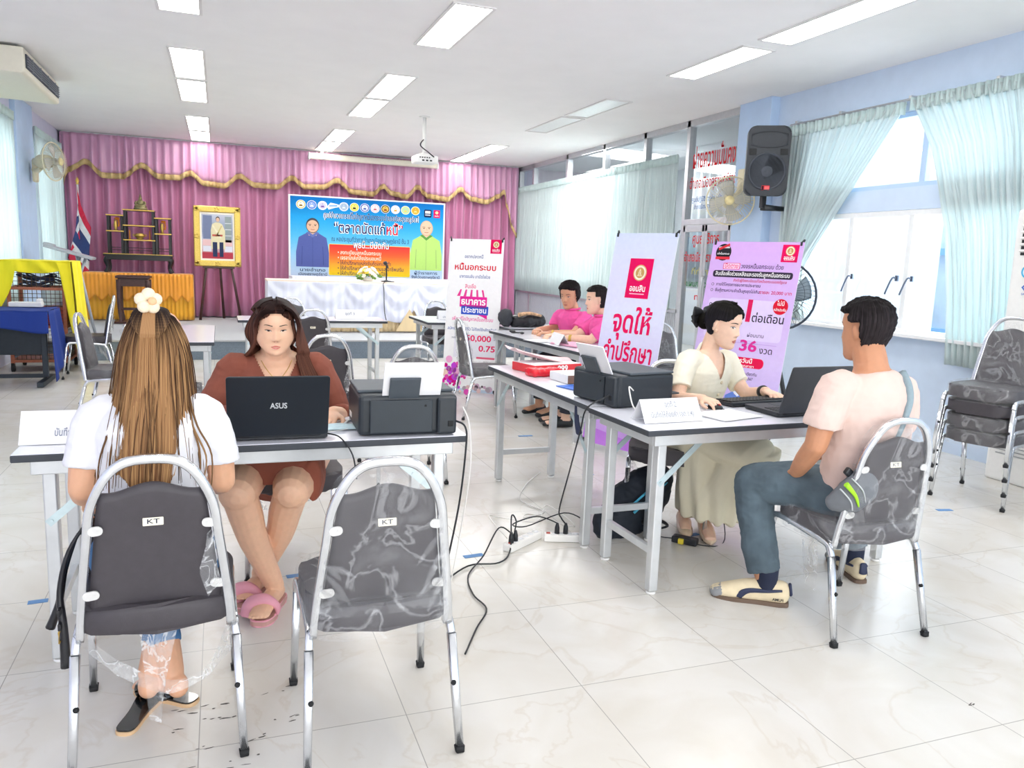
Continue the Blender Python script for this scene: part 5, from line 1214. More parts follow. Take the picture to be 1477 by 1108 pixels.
tube(vol, [(.24, 3.55, .53), (.2, 3.3, .57), (.165, 3.08, .575)], [(.19, .12), (.19, .095), (.18, .06)], 24, 3, ref=(1, 0, 0))
tube(vol, [(.36, 3.5, .5), (.35, 3.2, .53), (.325, 3.05, .53)], [(.05, .13), (.045, .105), (.03, .085)], 16, 3, ref=(1, 0, 0))
t = remesh(vol, .005, 3); wrinkle(t, .0045, 9, 7, (1, 1, 1.3))
# cut the V neckline out of the front
dele = [v for v in t.verts if v.co.y < 3.5 and v.co.z > .8 and abs(v.co.x - .2195) < (v.co.z - .8) * .5]
bmesh.ops.delete(t, geom=dele, context='VERTS'); obj('dress', t, M_BROWN, p2, True)
bm = BM()
sv = BVHTree.FromBMesh(bm) if False else None
bm.free()
body_bvh = BVHTree.FromObject(p2, bpy.context.evaluated_depsgraph_get()) if False else None
def on_front(o_mesh, x, z, off, y0=3.2):
    t_ = bmesh.new(); t_.from_mesh(o_mesh.data); bv = BVHTree.FromBMesh(t_); t_.free(); return bv
bvp = on_front(p2, 0, 0, 0)
def fr_pt(bv, base, x, z, lift=.003):
    h = bv.ray_cast(V((x - base[0], -.8, z)), V((0, 1, 0)), 1.5); return V((x, (h[0].y if h[0] else -.1) + base[1] - lift, z))
pts = [fr_pt(bvp, base, .2195 + .062 * s_, .945 - .075 * (1 - abs(s_)) ** .8 + .01 * abs(s_)) for s_ in (-1, -.75, -.5, -.25, 0, .25, .5, .75, 1)]
bm = BM(); tube(bm, pts, .0013, 6, 3); nk = obj('necklace', bm, M_GOLD, p2, True); bm = BM(); q = pts[4] + V((0, -.004, -.009)); ball(bm, q + V((-.0035, 0, .003)), (.0055, .003, .005), 8); ball(bm, q + V((.0035, 0, .003)), (.0055, .003, .005), 8); ball(bm, q, (.005, .003, .007), 8); obj('heart_pendant', bm, M_GOLD, nk, True)
M_PKS = mat('pink_rubber', 'e9a3b4', .55, var=.04); M_PKSO = mat('rose_sole', 'c99a92', .6)
for i_, (an, toe) in enumerate(ft):
    d = V((toe.x - an.x, toe.y - an.y, 0)).normalized(); x = d.cross(V((0, 0, 1))); h = V((an.x, an.y, 0)) - d * .055; L = 0.255; ang = math.atan2(d.y, d.x); bm = BM()
    ol = [(p.x, p.y) for p in smooth_path([(0, .032, 0), (L * .4, .034, 0), (L * .75, .048, 0), (L * .97, .03, 0), (L, 0, 0), (L * .97, -.03, 0), (L * .75, -.048, 0), (L * .4, -.034, 0), (0, -.032, 0), (-.015, 0, 0)], 4, True)]
    M = Matrix.Translation(h) @ Matrix.Rotation(ang, 4, 'Z'); prism(bm, ol, .028, M, 1, bev=.006)
    g = M @ V((L * .7, 0, .022)); tube(bm, [g + x * .05, g + x * .046 + V((0, 0, .034)), g + V((0, 0, .056)), g - x * .046 + V((0, 0, .034)), g - x * .05], (.045, .005), 10, 5, ref=d, mi=0)
    so = obj('slipper', bm, [M_PKS, M_PKSO], p2, True)
    bm = BM(); tube(bm, [g + V((0, 0, .058)) + d * .02, g + V((0, 0, .0615)) - x * .014, g + V((0, 0, .061)) - d * .02, g + V((0, 0, .0615)) + x * .014], .002, 6, 3, closed=True); obj('printed_emblem', bm, M_BLK, so, True)
# hair: centre parting, behind her right shoulder, in front of her left
M_HAIR2 = mat_hair('dark_brown_hair', '241716', '36221f', '7d5242')
H = lambda x, y, z: HM @ V((x * 1.14, y, z))
def hg(s_, back):   # local side s_ (+1 her right), guides from the face side to the back
    out = []
    for k in range(7):
        t = k / 6; st = H(s_ * .003, .075 - .14 * t, .118 - .02 * abs(.5 - t)); 
        p1_ = H(s_ * .05, .073 - .15 * t, .098 - .012 * t); p2_ = H(s_ * (.081 + .006 * math.sin(t * PI)), .05 - .145 * t, .03); p3_ = H(s_ * (.08 + .032 * t), (.036 - .1 * t) if back else (.05 - .07 * t), -.06)
        if back: p4 = V((.222 - s_ * (.142 - .09 * t), 3.5 + .06 * t, .955)); p5 = V((.222 - s_ * (.17 - .11 * t), 3.585 + .05 * t, .86)); p6 = V((.222 - s_ * (.14 - .09 * t), 3.63, .72))
        else: p4 = V((.222 - s_ * (.085 + .055 * t), 3.385 + .025 * t, .945)); p5 = V((.222 - s_ * (.1 + .075 * t), 3.352 + .025 * t, .86)); p6 = V((.222 - s_ * (.105 + .08 * t), 3.335 + .03 * t, .72))
        out.append([st, p1_, p2_, p3_, p4, p5, p6])
    return out
bm = BM(); cap_hair(bm, HM, lambda x, y, z: .012 if (z > .088 - .9 * max(0, abs(x) - .02) * (y > 0) or y < .03) and z > -.075 else -.02, .36, .001)
sheet_hair(bm, hg(1, True), 90, 50, .003, 1.2, thick=.016); sheet_hair(bm, hg(-1, False), 90, 50, .003, 3.1, thick=.016)
bk = [[H(.07 - .023 * k, -.068 - .03 * math.sin(k / 6 * PI), .06), H(.075 - .025 * k, -.08 - .03 * math.sin(k / 6 * PI), -.02), H(.08 - .0267 * k, -.085 - .02 * math.sin(k / 6 * PI), -.1), V((.222 - (.09 - .03 * k), 3.6, .9)), V((.222 - (.1 - .033 * k), 3.64, .75))] for k in range(7)]
sheet_hair(bm, bk, 60, 30, .003, 5, thick=.014)
obj('hair', bm, M_HAIR2, p2, True)
# ---- woman in the cream blouse at the second laptop
SK = skin_mats('fair', 'f0c8ae', 'c4544e'); base = (2.42, 3.45, 0); vol = BM()
HM = hframe((2.44, 3.44, 1.12), (.42, -.9), .24, .02, .97); head(vol, HM, -.03)
limb(vol, [(2.415, 3.47, 1.08), (2.41, 3.5, 1.0), (2.41, 3.51, .93)], [.045, .047, .065])
torso = [(2.39, 3.6, .46), (2.39, 3.59, .58), (2.4, 3.57, .7), (2.405, 3.54, .8), (2.41, 3.52, .88), (2.41, 3.515, .945), (2.41, 3.51, .985)]
tr = [(.165, .12), (.16, .115), (.125, .09), (.135, .1), (.15, .092), (.11, .065), (.052, .05)]
sd = V((1, .25, 0)).normalized()
tube(vol, torso, tr, 24, 3, ref=sd, dome=True)
aR = [(2.265, 3.475, .925), (2.215, 3.45, .83), (2.185, 3.42, .745)]; aL = [(2.555, 3.545, .915), (2.6, 3.52, .82), (2.635, 3.47, .75)]
fR = [aR[-1], (2.19, 3.32, .758), (2.2, 3.225, .775)]; fL = [aL[-1], (2.66, 3.4, .765), (2.655, 3.33, .785)]
for a, f in ((aR, fR), (aL, fL)): limb(vol, a, [.042, .04, .034]); limb(vol, f, [.034, .031, .024])
hand(vol, V(fR[-1]), (.1, -.95, -.02), (.1, 0, -1), -1, (.35, .4, .45, .5), .05, .92); hand(vol, V(fL[-1]), (-.1, -.95, -.06), (0, 0, -1), 1, (.4, .45, .5, .5), .1, .92)
for t_, r_ in (([(2.33, 3.56, .5), (2.38, 3.38, .51), (2.42, 3.22, .49)], [.09, .08, .062]), ([(2.48, 3.56, .5), (2.53, 3.4, .505), (2.565, 3.27, .485)], [.085, .074, .056])): limb(vol, t_, r_)
an3 = ((V((2.42, 3.44, .09)), V((2.34, 3.27, .035))), (V((2.36, 3.56, .1)), V((2.295, 3.43, .035))))
for (an, toe), kn in zip(an3, ((2.54, 3.3, .475), (2.4, 3.27, .48))):
    limb(vol, [kn, V(kn).lerp(an, .4) + V((.01, .02, 0)), an], [.055, .052, .033])
    d = (V((toe.x, toe.y, 0)) - V((an.x, an.y, 0))).normalized(); hl = an - d * .035 + V((0, 0, -.04)); tube(vol, [hl, an + V((0, 0, -.035)), an.lerp(toe, .6) + V((0, 0, -.01)), toe], [(.026, .026), (.03, .034), (.036, .024), (.03, .012)], 12, 3, dome=True, ref=d.cross(V((0, 0, 1))))
b3 = remesh(vol, .0035, 2); F = Face(b3, HM); F.eyes(.8, (.002, -.0015), brow=.0, thick=.0052); F.lips(.021, 1.); 
p3 = person('woman in a cream blouse and long skirt working at mouse and keyboard', b3, SK, base)
M_CRM = mat('cream_cotton', 'f2ecd8', .85, var=.02, scale=12, bump=.12, bscale=300); M_CRM2 = mat('cream_skirt_cloth', 'f4ecd0', .8, var=.03, scale=9, bump=.08, bscale=200)
vol = BM(); tube(vol, [(2.39, 3.6, .5), (2.39, 3.59, .6), (2.4, 3.57, .7), (2.405, 3.54, .8), (2.41, 3.522, .88), (2.41, 3.516, .945), (2.41, 3.512, .975)], [(.178, .135), (.168, .13), (.142, .105), (.15, .114), (.165, .106), (.126, .078), (.062, .06)], 28, 3, ref=sd, dome=True)
for a, s_ in ((aR, -1), (aL, 1)): tube(vol, [V(a[0]) - sd * s_ * .06 + V((0, 0, .005)), V(a[0]) + V((0, 0, .004)), a[1], V(a[1]).lerp(V(a[2]), .35)], [.05, .058, .056, .059], 18, 3)
t = remesh(vol, .0045, 3); wrinkle(t, .0032, 10, 4, (1, 1, 1.4))
nf_ = V((.25, -1, 0)).normalized(); cc = V((2.41, 3.515, 0))
dele = [v for v in t.verts if (v.co - cc).dot(nf_) > .0 and v.co.z > .84 and abs((v.co - cc).dot(sd)) < (v.co.z - .84) * .5]
bmesh.ops.delete(t, geom=dele, context='VERTS'); bl = obj('blouse', t, M_CRM, p3, True)
bvb = on_front(bl, 0, 0, 0)
for z in (.82, .755, .69):
    h = bvb.ray_cast(V((2.425, 3.51, z)) + nf_ * .5 - V(base), -nf_, 1.); 
    if h[0]: bm = BM(); lathe(bm, [(.0, 0), (.009, 0), (.009, .003), (.006, .0045)], 14, Matrix.Translation(h[0] + V(base)) @ nf_.to_track_quat('Z', 'Y').to_matrix().to_4x4()); obj('button', bm, mat('pearl_button', 'e8d8b8', .3), bl, True)
vol = BM(); tube(vol, [(2.39, 3.6, .49), (2.39, 3.59, .6)], [(.185, .135), (.165, .12)], 24, 2, ref=sd, dome=True)
tube(vol, [(2.4, 3.57, .5), (2.45, 3.4, .515), (2.52, 3.24, .49)], [(.18, .12), (.195, .105), (.185, .085)], 24, 3, ref=sd, dome=True)
tube(vol, [(2.53, 3.24, .5), (2.52, 3.27, .4), (2.46, 3.34, .25), (2.44, 3.37, .11)], [(.18, .09), (.178, .105), (.16, .1), (.145, .1)], 24, 3, ref=(1, .1, 0))
tube(vol, [(2.36, 3.44, .48), (2.36, 3.44, .3), (2.37, 3.45, .115)], [(.115, .15), (.105, .14), (.095, .13)], 24, 3, ref=(1, 0, 0))
t = remesh(vol, .006, 5); t.normal_update()
for v in t.verts:
    k = max(0, min(1, (.48 - v.co.z) / .25)); a = math.atan2(v.co.y - 3.4, v.co.x - 2.43); v.co += v.normal * (k * .012 * math.sin(a * 9 + v.co.z * 3) + .004 * noise.noise(v.co * 9))
dele = [v for v in t.verts if v.co.z < .07]; bmesh.ops.delete(t, geom=dele, context='VERTS')
obj('skirt', t, M_CRM2, p3, True)
M_NUDE = mat('nude_patent', 'e6cdb0', .3, var=.04)
for an, toe in an3:
    d = (V((toe.x, toe.y, 0)) - V((an.x, an.y, 0))).normalized(); x = d.cross(V((0, 0, 1))); bm = BM(); h = V((an.x, an.y, 0)) - d * .05
    tube(bm, [h + V((0, 0, .045)), h + d * .06 + V((0, 0, .036)), h + d * .15 + V((0, 0, .025)), h + d * .225 + V((0, 0, .02)), h + d * .26 + V((0, 0, .014))], [(.034, .034), (.037, .03), (.042, .02), (.034, .018), (.006, .008)], 14, 3, dome=True, ref=x)
    tube(bm, [h + V((0, 0, .03)), h + V((0, 0, .0))], [(.02, .02), (.016, .016)], 10); obj('pointed_shoe', bm, M_NUDE, p3, True)
M_HAIRK = mat_hair('black_hair', '14120f', '17161a', '2d2a30'); H = lambda x, y, z: HM @ V((x, y, z))
bm = BM(); cap_hair(bm, HM, lambda x, y, z: .013 if (z > .082 - 1.3 * max(0, abs(x) - .025) and z > .03) or (y < -.012 and z > -.05) or (y < .012 and z > .028) else -.02, 0, .0012)
for s_ in (-1, 1):
    sheet_hair(bm, [[H(s_ * .004, .07 - .03 * k, .112 + .012 * min(1, k)), H(s_ * (.045 + .004 * k), .066 - .04 * k, .092 + .006 * k), H(s_ * (.078), .02 - .03 * k, .05 + .012 * k), H(s_ * .07, -.06, .0 + .03 * k), H(s_ * .02, -.115, -.03 + .03 * k)] for k in (0, .5, 1, 1.6, 2.3)], 40, 30, .002, 7 + s_, thick=.01)
ball(bm, H(0, -.115, -.015), (.042, .042, .046), 14); obj('hair', bm, M_HAIRK, p3, True)
M_BOW = mat('black_ribbon', '15151a', .6, var=.1)
bm = BM(); c = H(0, -.13, .025)
for s_ in (-1, 1):
    for k in range(3):
        a = (.15 + .45 * k); R_ = HM.to_3x3(); out_ = R_ @ V((s_ * math.cos(a), -.25, -math.sin(a) * (1 if k else -.5))).normalized()
        tube(bm, [c, c + out_ * .03 + R_ @ V((0, -.012, 0)), c + out_ * .075, c + out_ * .085], [(.006, .006), (.022, .008), (.027, .006), (.02, .003)], 10, 3, ref=R_ @ V((0, -.3, 1)))
ball(bm, c, (.016, .016, .018), 10); obj('hair_bow', bm, M_BOW, p3, True)
bm = BM(); a_, b_ = V(fL[1]), V(fL[2]); lathe(bm, [(.031, -.009), (.034, -.009), (.034, .009), (.031, .009)], 18, Matrix.Translation(a_.lerp(b_, .62)) @ (b_ - a_).to_track_quat('Z', 'Y').to_matrix().to_4x4()); obj('wrist_watch', bm, M_BLEATH, p3, True)

# ---- man in the pale pink t-shirt, back turned, cross-body bag
SK = skin_mats('bronzed', 'c98f6c', 'a8564a'); base = (2.36, 2.4, 0); vol = BM()
HM = hframe((2.355, 2.425, 1.185), (-.25, 1), .1, .0, 1.0); head(vol, HM, .05)
limb(vol, [(2.35, 2.405, 1.13), (2.35, 2.375, 1.05), (2.35, 2.37, .97)], [.06, .064, .085])
torso = [(2.39, 2.42, .46), (2.39, 2.41, .58), (2.38, 2.39, .7), (2.37, 2.375, .82), (2.36, 2.365, .92), (2.355, 2.365, .99), (2.35, 2.37, 1.035)]
tr = [(.17, .13), (.165, .125), (.165, .12), (.175, .12), (.185, .11), (.14, .085), (.07, .065)]
sd = V((1, .12, -.05)).normalized(); tube(vol, torso, tr, 24, 3, ref=sd, dome=True)
aL = [(2.185, 2.36, .965), (2.13, 2.355, .86), (2.105, 2.36, .75)]; aR = [(2.53, 2.4, .945), (2.575, 2.42, .84), (2.58, 2.46, .73)]
fL = [aL[-1], (2.13, 2.44, .67), (2.165, 2.52, .6)]; fR = [aR[-1], (2.56, 2.58, .66), (2.5, 2.7, .6)]
for a, f in ((aL, fL), (aR, fR)): limb(vol, a, [.055, .05, .043]); limb(vol, f, [.043, .04, .029])
hand(vol, V(fL[-1]), (.35, .8, -.3), (.1, -.2, -1), -1, (.4,) * 4); hand(vol, V(fR[-1]), (-.4, .85, -.2), (0, -.2, -1), 1, (.4,) * 4)
thL = [(2.29, 2.43, .515), (2.21, 2.58, .525), (2.115, 2.72, .5)]; thR = [(2.48, 2.44, .515), (2.6, 2.62, .52), (2.7, 2.83, .5)]
shL = [(2.115, 2.72, .5), (2.115, 2.67, .3), (2.135, 2.605, .085)]; shR = [(2.7, 2.83, .5), (2.72, 2.8, .3), (2.735, 2.74, .085)]
for t_ in (thL, thR): limb(vol, t_, [.1, .085, .066])
for t_ in (shL, shR): limb(vol, t_, [.06, .055, .04])
b4 = remesh(vol, .0045, 2); F = Face(b4, HM); F.eyes(.9); F.lips()
p4 = person('man in a pale pink t-shirt and jeans seated with his back turned', b4, SK, base)
M_TEE = mat('pale_pink_cotton', 'e3c9bf', .85, var=.03, scale=18, bump=.12, bscale=260)
vol = BM(); tube(vol, [(2.39, 2.42, .485), (2.39, 2.41, .58), (2.38, 2.385, .7), (2.37, 2.372, .82), (2.36, 2.365, .92), (2.355, 2.365, .985), (2.35, 2.37, 1.03)], [(.185, .145), (.182, .142), (.18, .135), (.188, .135), (.198, .124), (.152, .096), (.08, .075)], 28, 3, ref=sd)
for a, s_ in ((aL, -1), (aR, 1)): tube(vol, [V(a[0]) - sd * s_ * .07, V(a[0]) + V((s_ * .004, 0, .004)), V(a[1]), V(a[1]).lerp(V(a[2]), .3)], [.06, .072, .07, .073], 18, 3)
t = remesh(vol, .005, 4); wrinkle(t, .005, 8, 11, (1, 1, 1.5)); tee = obj('t_shirt', t, M_TEE, p4, True)
M_JEAN2 = mat('faded_denim', '55656f', .85, var=.25, scale=9, bump=.35, bscale=350)
vol = BM(); tube(vol, [(2.39, 2.42, .47), (2.39, 2.41, .56)], [(.178, .138), (.172, .132)], 24, 2, ref=sd, dome=True)
for a, b in ((thL, shL), (thR, shR)): tube(vol, a, [.112, .098, .08], 18, 4, dome=True); tube(vol, [a[-1], V(b[0]).lerp(V(b[1]), .5) + V((0, .003, 0)), b[1], V(b[1]).lerp(V(b[2]), .76)], [.08, .078, .073, .07], 18, 4)
t = remesh(vol, .005, 3); wrinkle(t, .006, 13, 2, (1, 1, 1.2)); obj('jeans', t, M_JEAN2, p4, True)
M_TAN = mat('tan_suede', 'e6d6b4', .8, var=.06, bump=.15); M_NAVY = mat('navy_trim', '2b3350', .6, var=.06); M_GREYT = mat('grey_toe_cap', '8d8f92', .7)
for (an, d, nm) in ((V(shL[-1]), V((-.78, .6, 0)).normalized(), 'L'), (V(shR[-1]), V((.3, .95, 0)).normalized(), 'R')):
    x = d.cross(V((0, 0, 1))); h = V((an.x, an.y, 0)) - d * .065; L = .29; up = V((0, 0, 1)); bm = BM()
    tube(bm, [h + up * .055, h + d * .07 + up * .055, h + d * .14 + up * .048, h + d * .215 + up * .034, h + d * .27 + up * .024], [(.034, .052), (.037, .054), (.043, .048), (.046, .036), (.037, .026)], 18, 4, ref=x, dome=True)
    sh_ = obj('shoe', bm, M_TAN, p4, True)
    bm = BM(); ol = [(p.x, p.y) for p in smooth_path([(-.03, 0, 0), (-.015, .032, 0), (L * .35, .037, 0), (L * .7, .047, 0), (L * .95, .03, 0), (L, 0, 0), (L * .95, -.03, 0), (L * .7, -.047, 0), (L * .35, -.037, 0), (-.015, -.032, 0)], 4, True)]
    prism(bm, ol, .018, Matrix.Translation(h) @ Matrix.Rotation(math.atan2(d.y, d.x), 4, 'Z'), bev=.004); obj('sole', bm, mat('brown_gum_sole', '6d5a4c', .7), sh_, True)
    bm = BM(); tube(bm, [h + d * .27 + up * .022, h + d * .245 + up * .03], [(.04, .027), (.043, .03)], 14, ref=x, dome=True); obj('toe_cap', bm, M_GREYT, sh_, True)
    bm = BM()
    for s_ in (-1, 1):   # curved side flash
        pts = [h + d * .0 + up * .075, h + d * .06 + up * .066, h + d * .13 + up * .06, h + d * .165 + up * .04, h + d * .172 + up * .022]
        tube(bm, [p + x * s_ * (.034 + .0075 * min(1, k * .5)) for k, p in enumerate(pts)], [(.005, .003), (.008, .004), (.011, .005), (.015, .0045), (.012, .003)], 8, 4, ref=up)
    tube(bm, [h - d * .036 + up * .055, h - d * .03 + up * .095], [(.02, .008), (.016, .007)], 10, ref=x, dome=True); obj('navy_flash', bm, M_NAVY, sh_, True)
    bm = BM()
    for k in range(5): c = h + d * (.1 + .024 * k) + up * (.098 - .0085 * k - .0009 * k * k); tube(bm, [c - x * .022 - up * .008, c, c + x * .022 - up * .008], .0028, 6, 3)
    obj('laces', bm, mat('cream_lace', 'efe5cc', .8), sh_, True)
    bm = BM(); tube(bm, [an + up * .0, an + up * .07], [(.044, .044), (.046, .046)], 14, dome=True); obj('sock', bm, mat('navy_sock', '232a40', .9, bump=.3), p4, True)
    for s_ in ((1,) if nm == 'R' else (1, -1)):
        b = text_bm('PUMA', .017, bold=.02); Mx = Matrix(((d.x * -s_, 0, x.x * s_, 0), (d.y * -s_, 0, x.y * s_, 0), (0, 1, 0, 0), (0, 0, 0, 1)))
        tb = BM(); merge(tb, b); tb.transform(Matrix.Translation(h + d * .015 + x * s_ * .0385 + up * .034) @ Mx); obj('lettering', tb, M_BLK, sh_, True)
M_HAIRM = mat_hair('short_black_hair', '181516', '1c191b', '3a3436'); bm = BM()
cap_hair(bm, HM, lambda x, y, z: (.017 if z > .03 else .011 + .006 * max(0, (z + .06) / .09)) if (z > .07 and y > .02) or (y <= .02 and z > .03) or (y < -.02 and z > -.062) else -.02, .05, .006, seed=3); obj('hair', bm, M_HAIRM, p4, True)
bvt = on_front(tee, 0, 0, 0)
cb = thing('crossbody_bag', 'grey crossbody bag with neon green stripe slung over the seated man', 'bag', (2.3, 2.26, .55))
M_GREYB = mat('grey_nylon', '70747a', .7, var=.06, bump=.2); M_STRAP = mat('blue_grey_webbing', '8fa3ac', .75, var=.05, scale=90); M_NEON = mat('neon_green', 'a8e62a', .6)
def backpt(x, z, lift=.004):
    h = bvt.ray_cast(V((x, 1.6, z)) - V(base), V((0, 1, 0)), 1.5); return (h[0] + V(base) + V((0, -lift, 0))) if h[0] else V((x, 2.24, z))
pts = [backpt(2.465, 1.0) + V((0, .03, .025)), backpt(2.452, .985), backpt(2.435, .93), backpt(2.405, .86), backpt(2.37, .78), backpt(2.33, .7), backpt(2.285, .635)]
bm = BM(); tube(bm, pts, (.021, .0025), 8, 4, ref=(1, 0, .6)); obj('strap', bm, M_STRAP, cb, True)
pb = V((2.215, 2.265, .6)); bm = BM(); tube(bm, [pb + V((.075, -.01, .055)), pb + V((.03, -.025, .02)), pb + V((-.03, -.015, -.03)), pb + V((-.075, .02, -.06))], [(.05, .02), (.075, .04), (.07, .04), (.035, .022)], 18, 4, ref=(.5, 0, -.85), dome=True); obj('pouch', bm, M_GREYB, cb, True)
bm = BM(); tube(bm, [pb + V((-.085, -.052, .035)), pb + V((-.045, -.062, -.01)), pb + V((-.02, -.058, -.055))], (.011, .003), 8, 4, ref=(.8, 0, .6)); obj('green_stripe', bm, M_NEON, cb, True)
bm = BM(); tube(bm, [pb + V((-.06, -.05, .055)), pb + V((-.015, -.064, .01)), pb + V((.01, -.058, -.04))], (.003, .003), 6, 4); tube(bm, [pb + V((-.1, -.04, .015)), pb + V((-.06, -.056, -.03)), pb + V((-.04, -.05, -.07))], (.003, .003), 6, 4); obj('piping', bm, mat('silver_piping', 'c9cdd0', .4, .5), cb, True)
bm = BM(); box(bm, pb + V((-.035, -.012, .062)), (.05, .02, .03), .006, rot=(0, .7, 0)); obj('clip', bm, M_BLK, cb, True)

for o_ in (p4, cb): o_.location.x += .03
# ---- the two in bright pink polo shirts at the far table
M_POLO = mat('hot_pink_pique', 'f25aa8', .8, var=.05, scale=30, bump=.2, bscale=300); M_TROU = mat('charcoal_trousers', '33343c', .85, var=.1)
def polo(label, c, face, headf, tilt, sk, hair_fn, wristR, wristL, elbR, elbL, base, hscale=1., bun=None, watch=True):
    vol = BM(); f = V((face[0], face[1], 0)).normalized(); r = V((f.y, -f.x, 0)); c = V(c); up = V((0, 0, 1))
    hc_ = c + f * .06 + up * .145; HMx = hframe(hc_, headf, tilt, 0, hscale); head(vol, HMx, .04)
    limb(vol, [hc_ - up * .04 - f * .015, c + up * .02, c - up * .06], [.05, .053, .075])
    T = [c - f * .12 + up * -.5, c - f * .11 - up * .38, c - f * .07 - up * .25, c - f * .02 - up * .13, c - up * .055, c + up * .0]
    tube(vol, T, [(.165, .125), (.16, .12), (.15, .11), (.16, .11), (.15, .09), (.06, .055)], 20, 3, ref=r, dome=True)
    A = []
    for s_, el, wr in ((1, V(elbR), V(wristR)), (-1, V(elbL), V(wristL))):
        sh = c + r * s_ * .165 - up * .06; A.append((sh, el, wr, s_)); limb(vol, [sh, (sh + el) / 2 + r * s_ * .01, el], [.05, .046, .038]); limb(vol, [el, (el + wr) / 2, wr], [.038, .036, .026])
        hand(vol, wr, (f * .7 - r * s_ * .5), -up, s_, (.6, .65, .7, .7))
    th = []
    for s_ in (-1, 1):
        a = c - f * .1 + r * s_ * .09 - up * .47; kn = a + f * .36 + up * .01; an = kn + f * .05 - up * .41; th.append((a, kn, an)); limb(vol, [a, (a + kn) / 2, kn], [.095, .085, .065]); limb(vol, [kn, (kn + an) / 2, an], [.058, .054, .036]); tube(vol, [an - f * .03 - up * .03, an + f * .16 - up * .045], [(.035, .035), (.04, .02)], 12, ref=r, dome=True)
    b = remesh(vol, .005, 2); Fc = Face(b, HMx); Fc.eyes(.7, thick=.005); Fc.lips(.021)
    p = person(label, b, sk, base)
    vol = BM(); tube(vol, [c - f * .12 - up * .5] + T[1:], [(.18, .14), (.176, .138), (.166, .125), (.175, .126), (.168, .106), (.075, .068)], 24, 3, ref=r)
    for sh, el, wr, s_ in A: tube(vol, [sh - r * s_ * .06, sh, (sh + el) / 2 + r * s_ * .01, sh.lerp(el, .72)], [.055, .066, .064, .066], 16, 3)
    t = remesh(vol, .006, 3); wrinkle(t, .005, 9, c.y, (1, 1, 1.4)); po = obj('polo_shirt', t, M_POLO, p, True)
    bm = BM(); tube(bm, [c + (f * math.cos(a) + r * math.sin(a)) * .066 + up * (.012 + .016 * (1 - math.cos(a)) * .5) for a in [k * PI / 8 - PI + .3 for k in range(0, 15)]], (.006, .022), 8, 2, ref=up); obj('collar', bm, M_POLO, po, True)
    vol = BM()
    for a, kn, an in th: tube(vol, [a, (a + kn) / 2, kn], [.108, .096, .076], 14, 3, dome=True); tube(vol, [kn, an.lerp(kn, .1)], [.074, .06], 14)
    tube(vol, [c - f * .12 - up * .52, c - f * .12 - up * .42], [(.172, .13), (.168, .126)], 18, ref=r, dome=True)
    obj('trousers', remesh(vol, .008, 3), M_TROU, p, True)
    for a, kn, an in th: bm = BM(); q = V((an.x, an.y, .03)); tube(bm, [q - f * .05 + up * .015, q + f * .06 + up * .012, q + f * .18], [(.036, .04), (.042, .036), (.034, .02)], 12, 3, ref=r, dome=True); obj('shoe', bm, M_BLK, p, True)
    bm = BM(); cap_hair(bm, HMx, hair_fn, .04, .005, 80, 50, seed=5)
    if bun: bun(bm, HMx)
    obj('hair', bm, M_HAIRM, p, True)
    if watch: bm = BM(); sh, el, wr, s_ = A[1]; q = wr.lerp(el, .12); lathe(bm, [(.027, -.012), (.033, -.012), (.033, .012), (.027, .012)], 14, Matrix.Translation(q) @ (wr - el).to_track_quat('Z', 'Y').to_matrix().to_4x4()); obj('bracelet', bm, M_GOLD, p, True)
    return p
polo('person in a hot pink polo with short tousled black hair, hands together on the table', (3.12, 6.78, .965), (-.93, -.36), (-.8, -.6), .3, skin_mats('warm', 'dfa988'), lambda x, y, z: .026 if (z > .078 - .5 * max(0, abs(x) - .03) and z > .03) or (y < .01 and z > -.03) else (.012 if (y < -.02 and z > -.07) else -.02), (2.8, 6.86, .775), (2.82, 6.6, .77), (3.02, 6.98, .78), (3.0, 6.48, .775), (3.1, 6.8, 0))
def tail(bm, HMx): ball(bm, HMx @ V((0, -.115, -.01)), (.04, .045, .05), 12); tube(bm, [HMx @ V((0, -.09, .0)), HMx @ V((0, -.13, -.05)), HMx @ V((0, -.12, -.13))], [.035, .04, .02], 10, 3)
polo('woman in a hot pink polo with tied back dark hair, seen in profile', (3.1, 6.12, .955), (-.95, .2), (-.97, .16), .08, skin_mats('rosy', 'f0c6ac', 'c8525c'), lambda x, y, z: .014 if z > .075 or (y < -.005 and z > -.06) or (y < .03 and z > .03) else -.02, (2.75, 6.36, .775), (2.78, 6.12, .775), (2.96, 6.34, .775), (2.93, 5.98, .775), (3.1, 6.1, 0), bun=tail, watch=True)
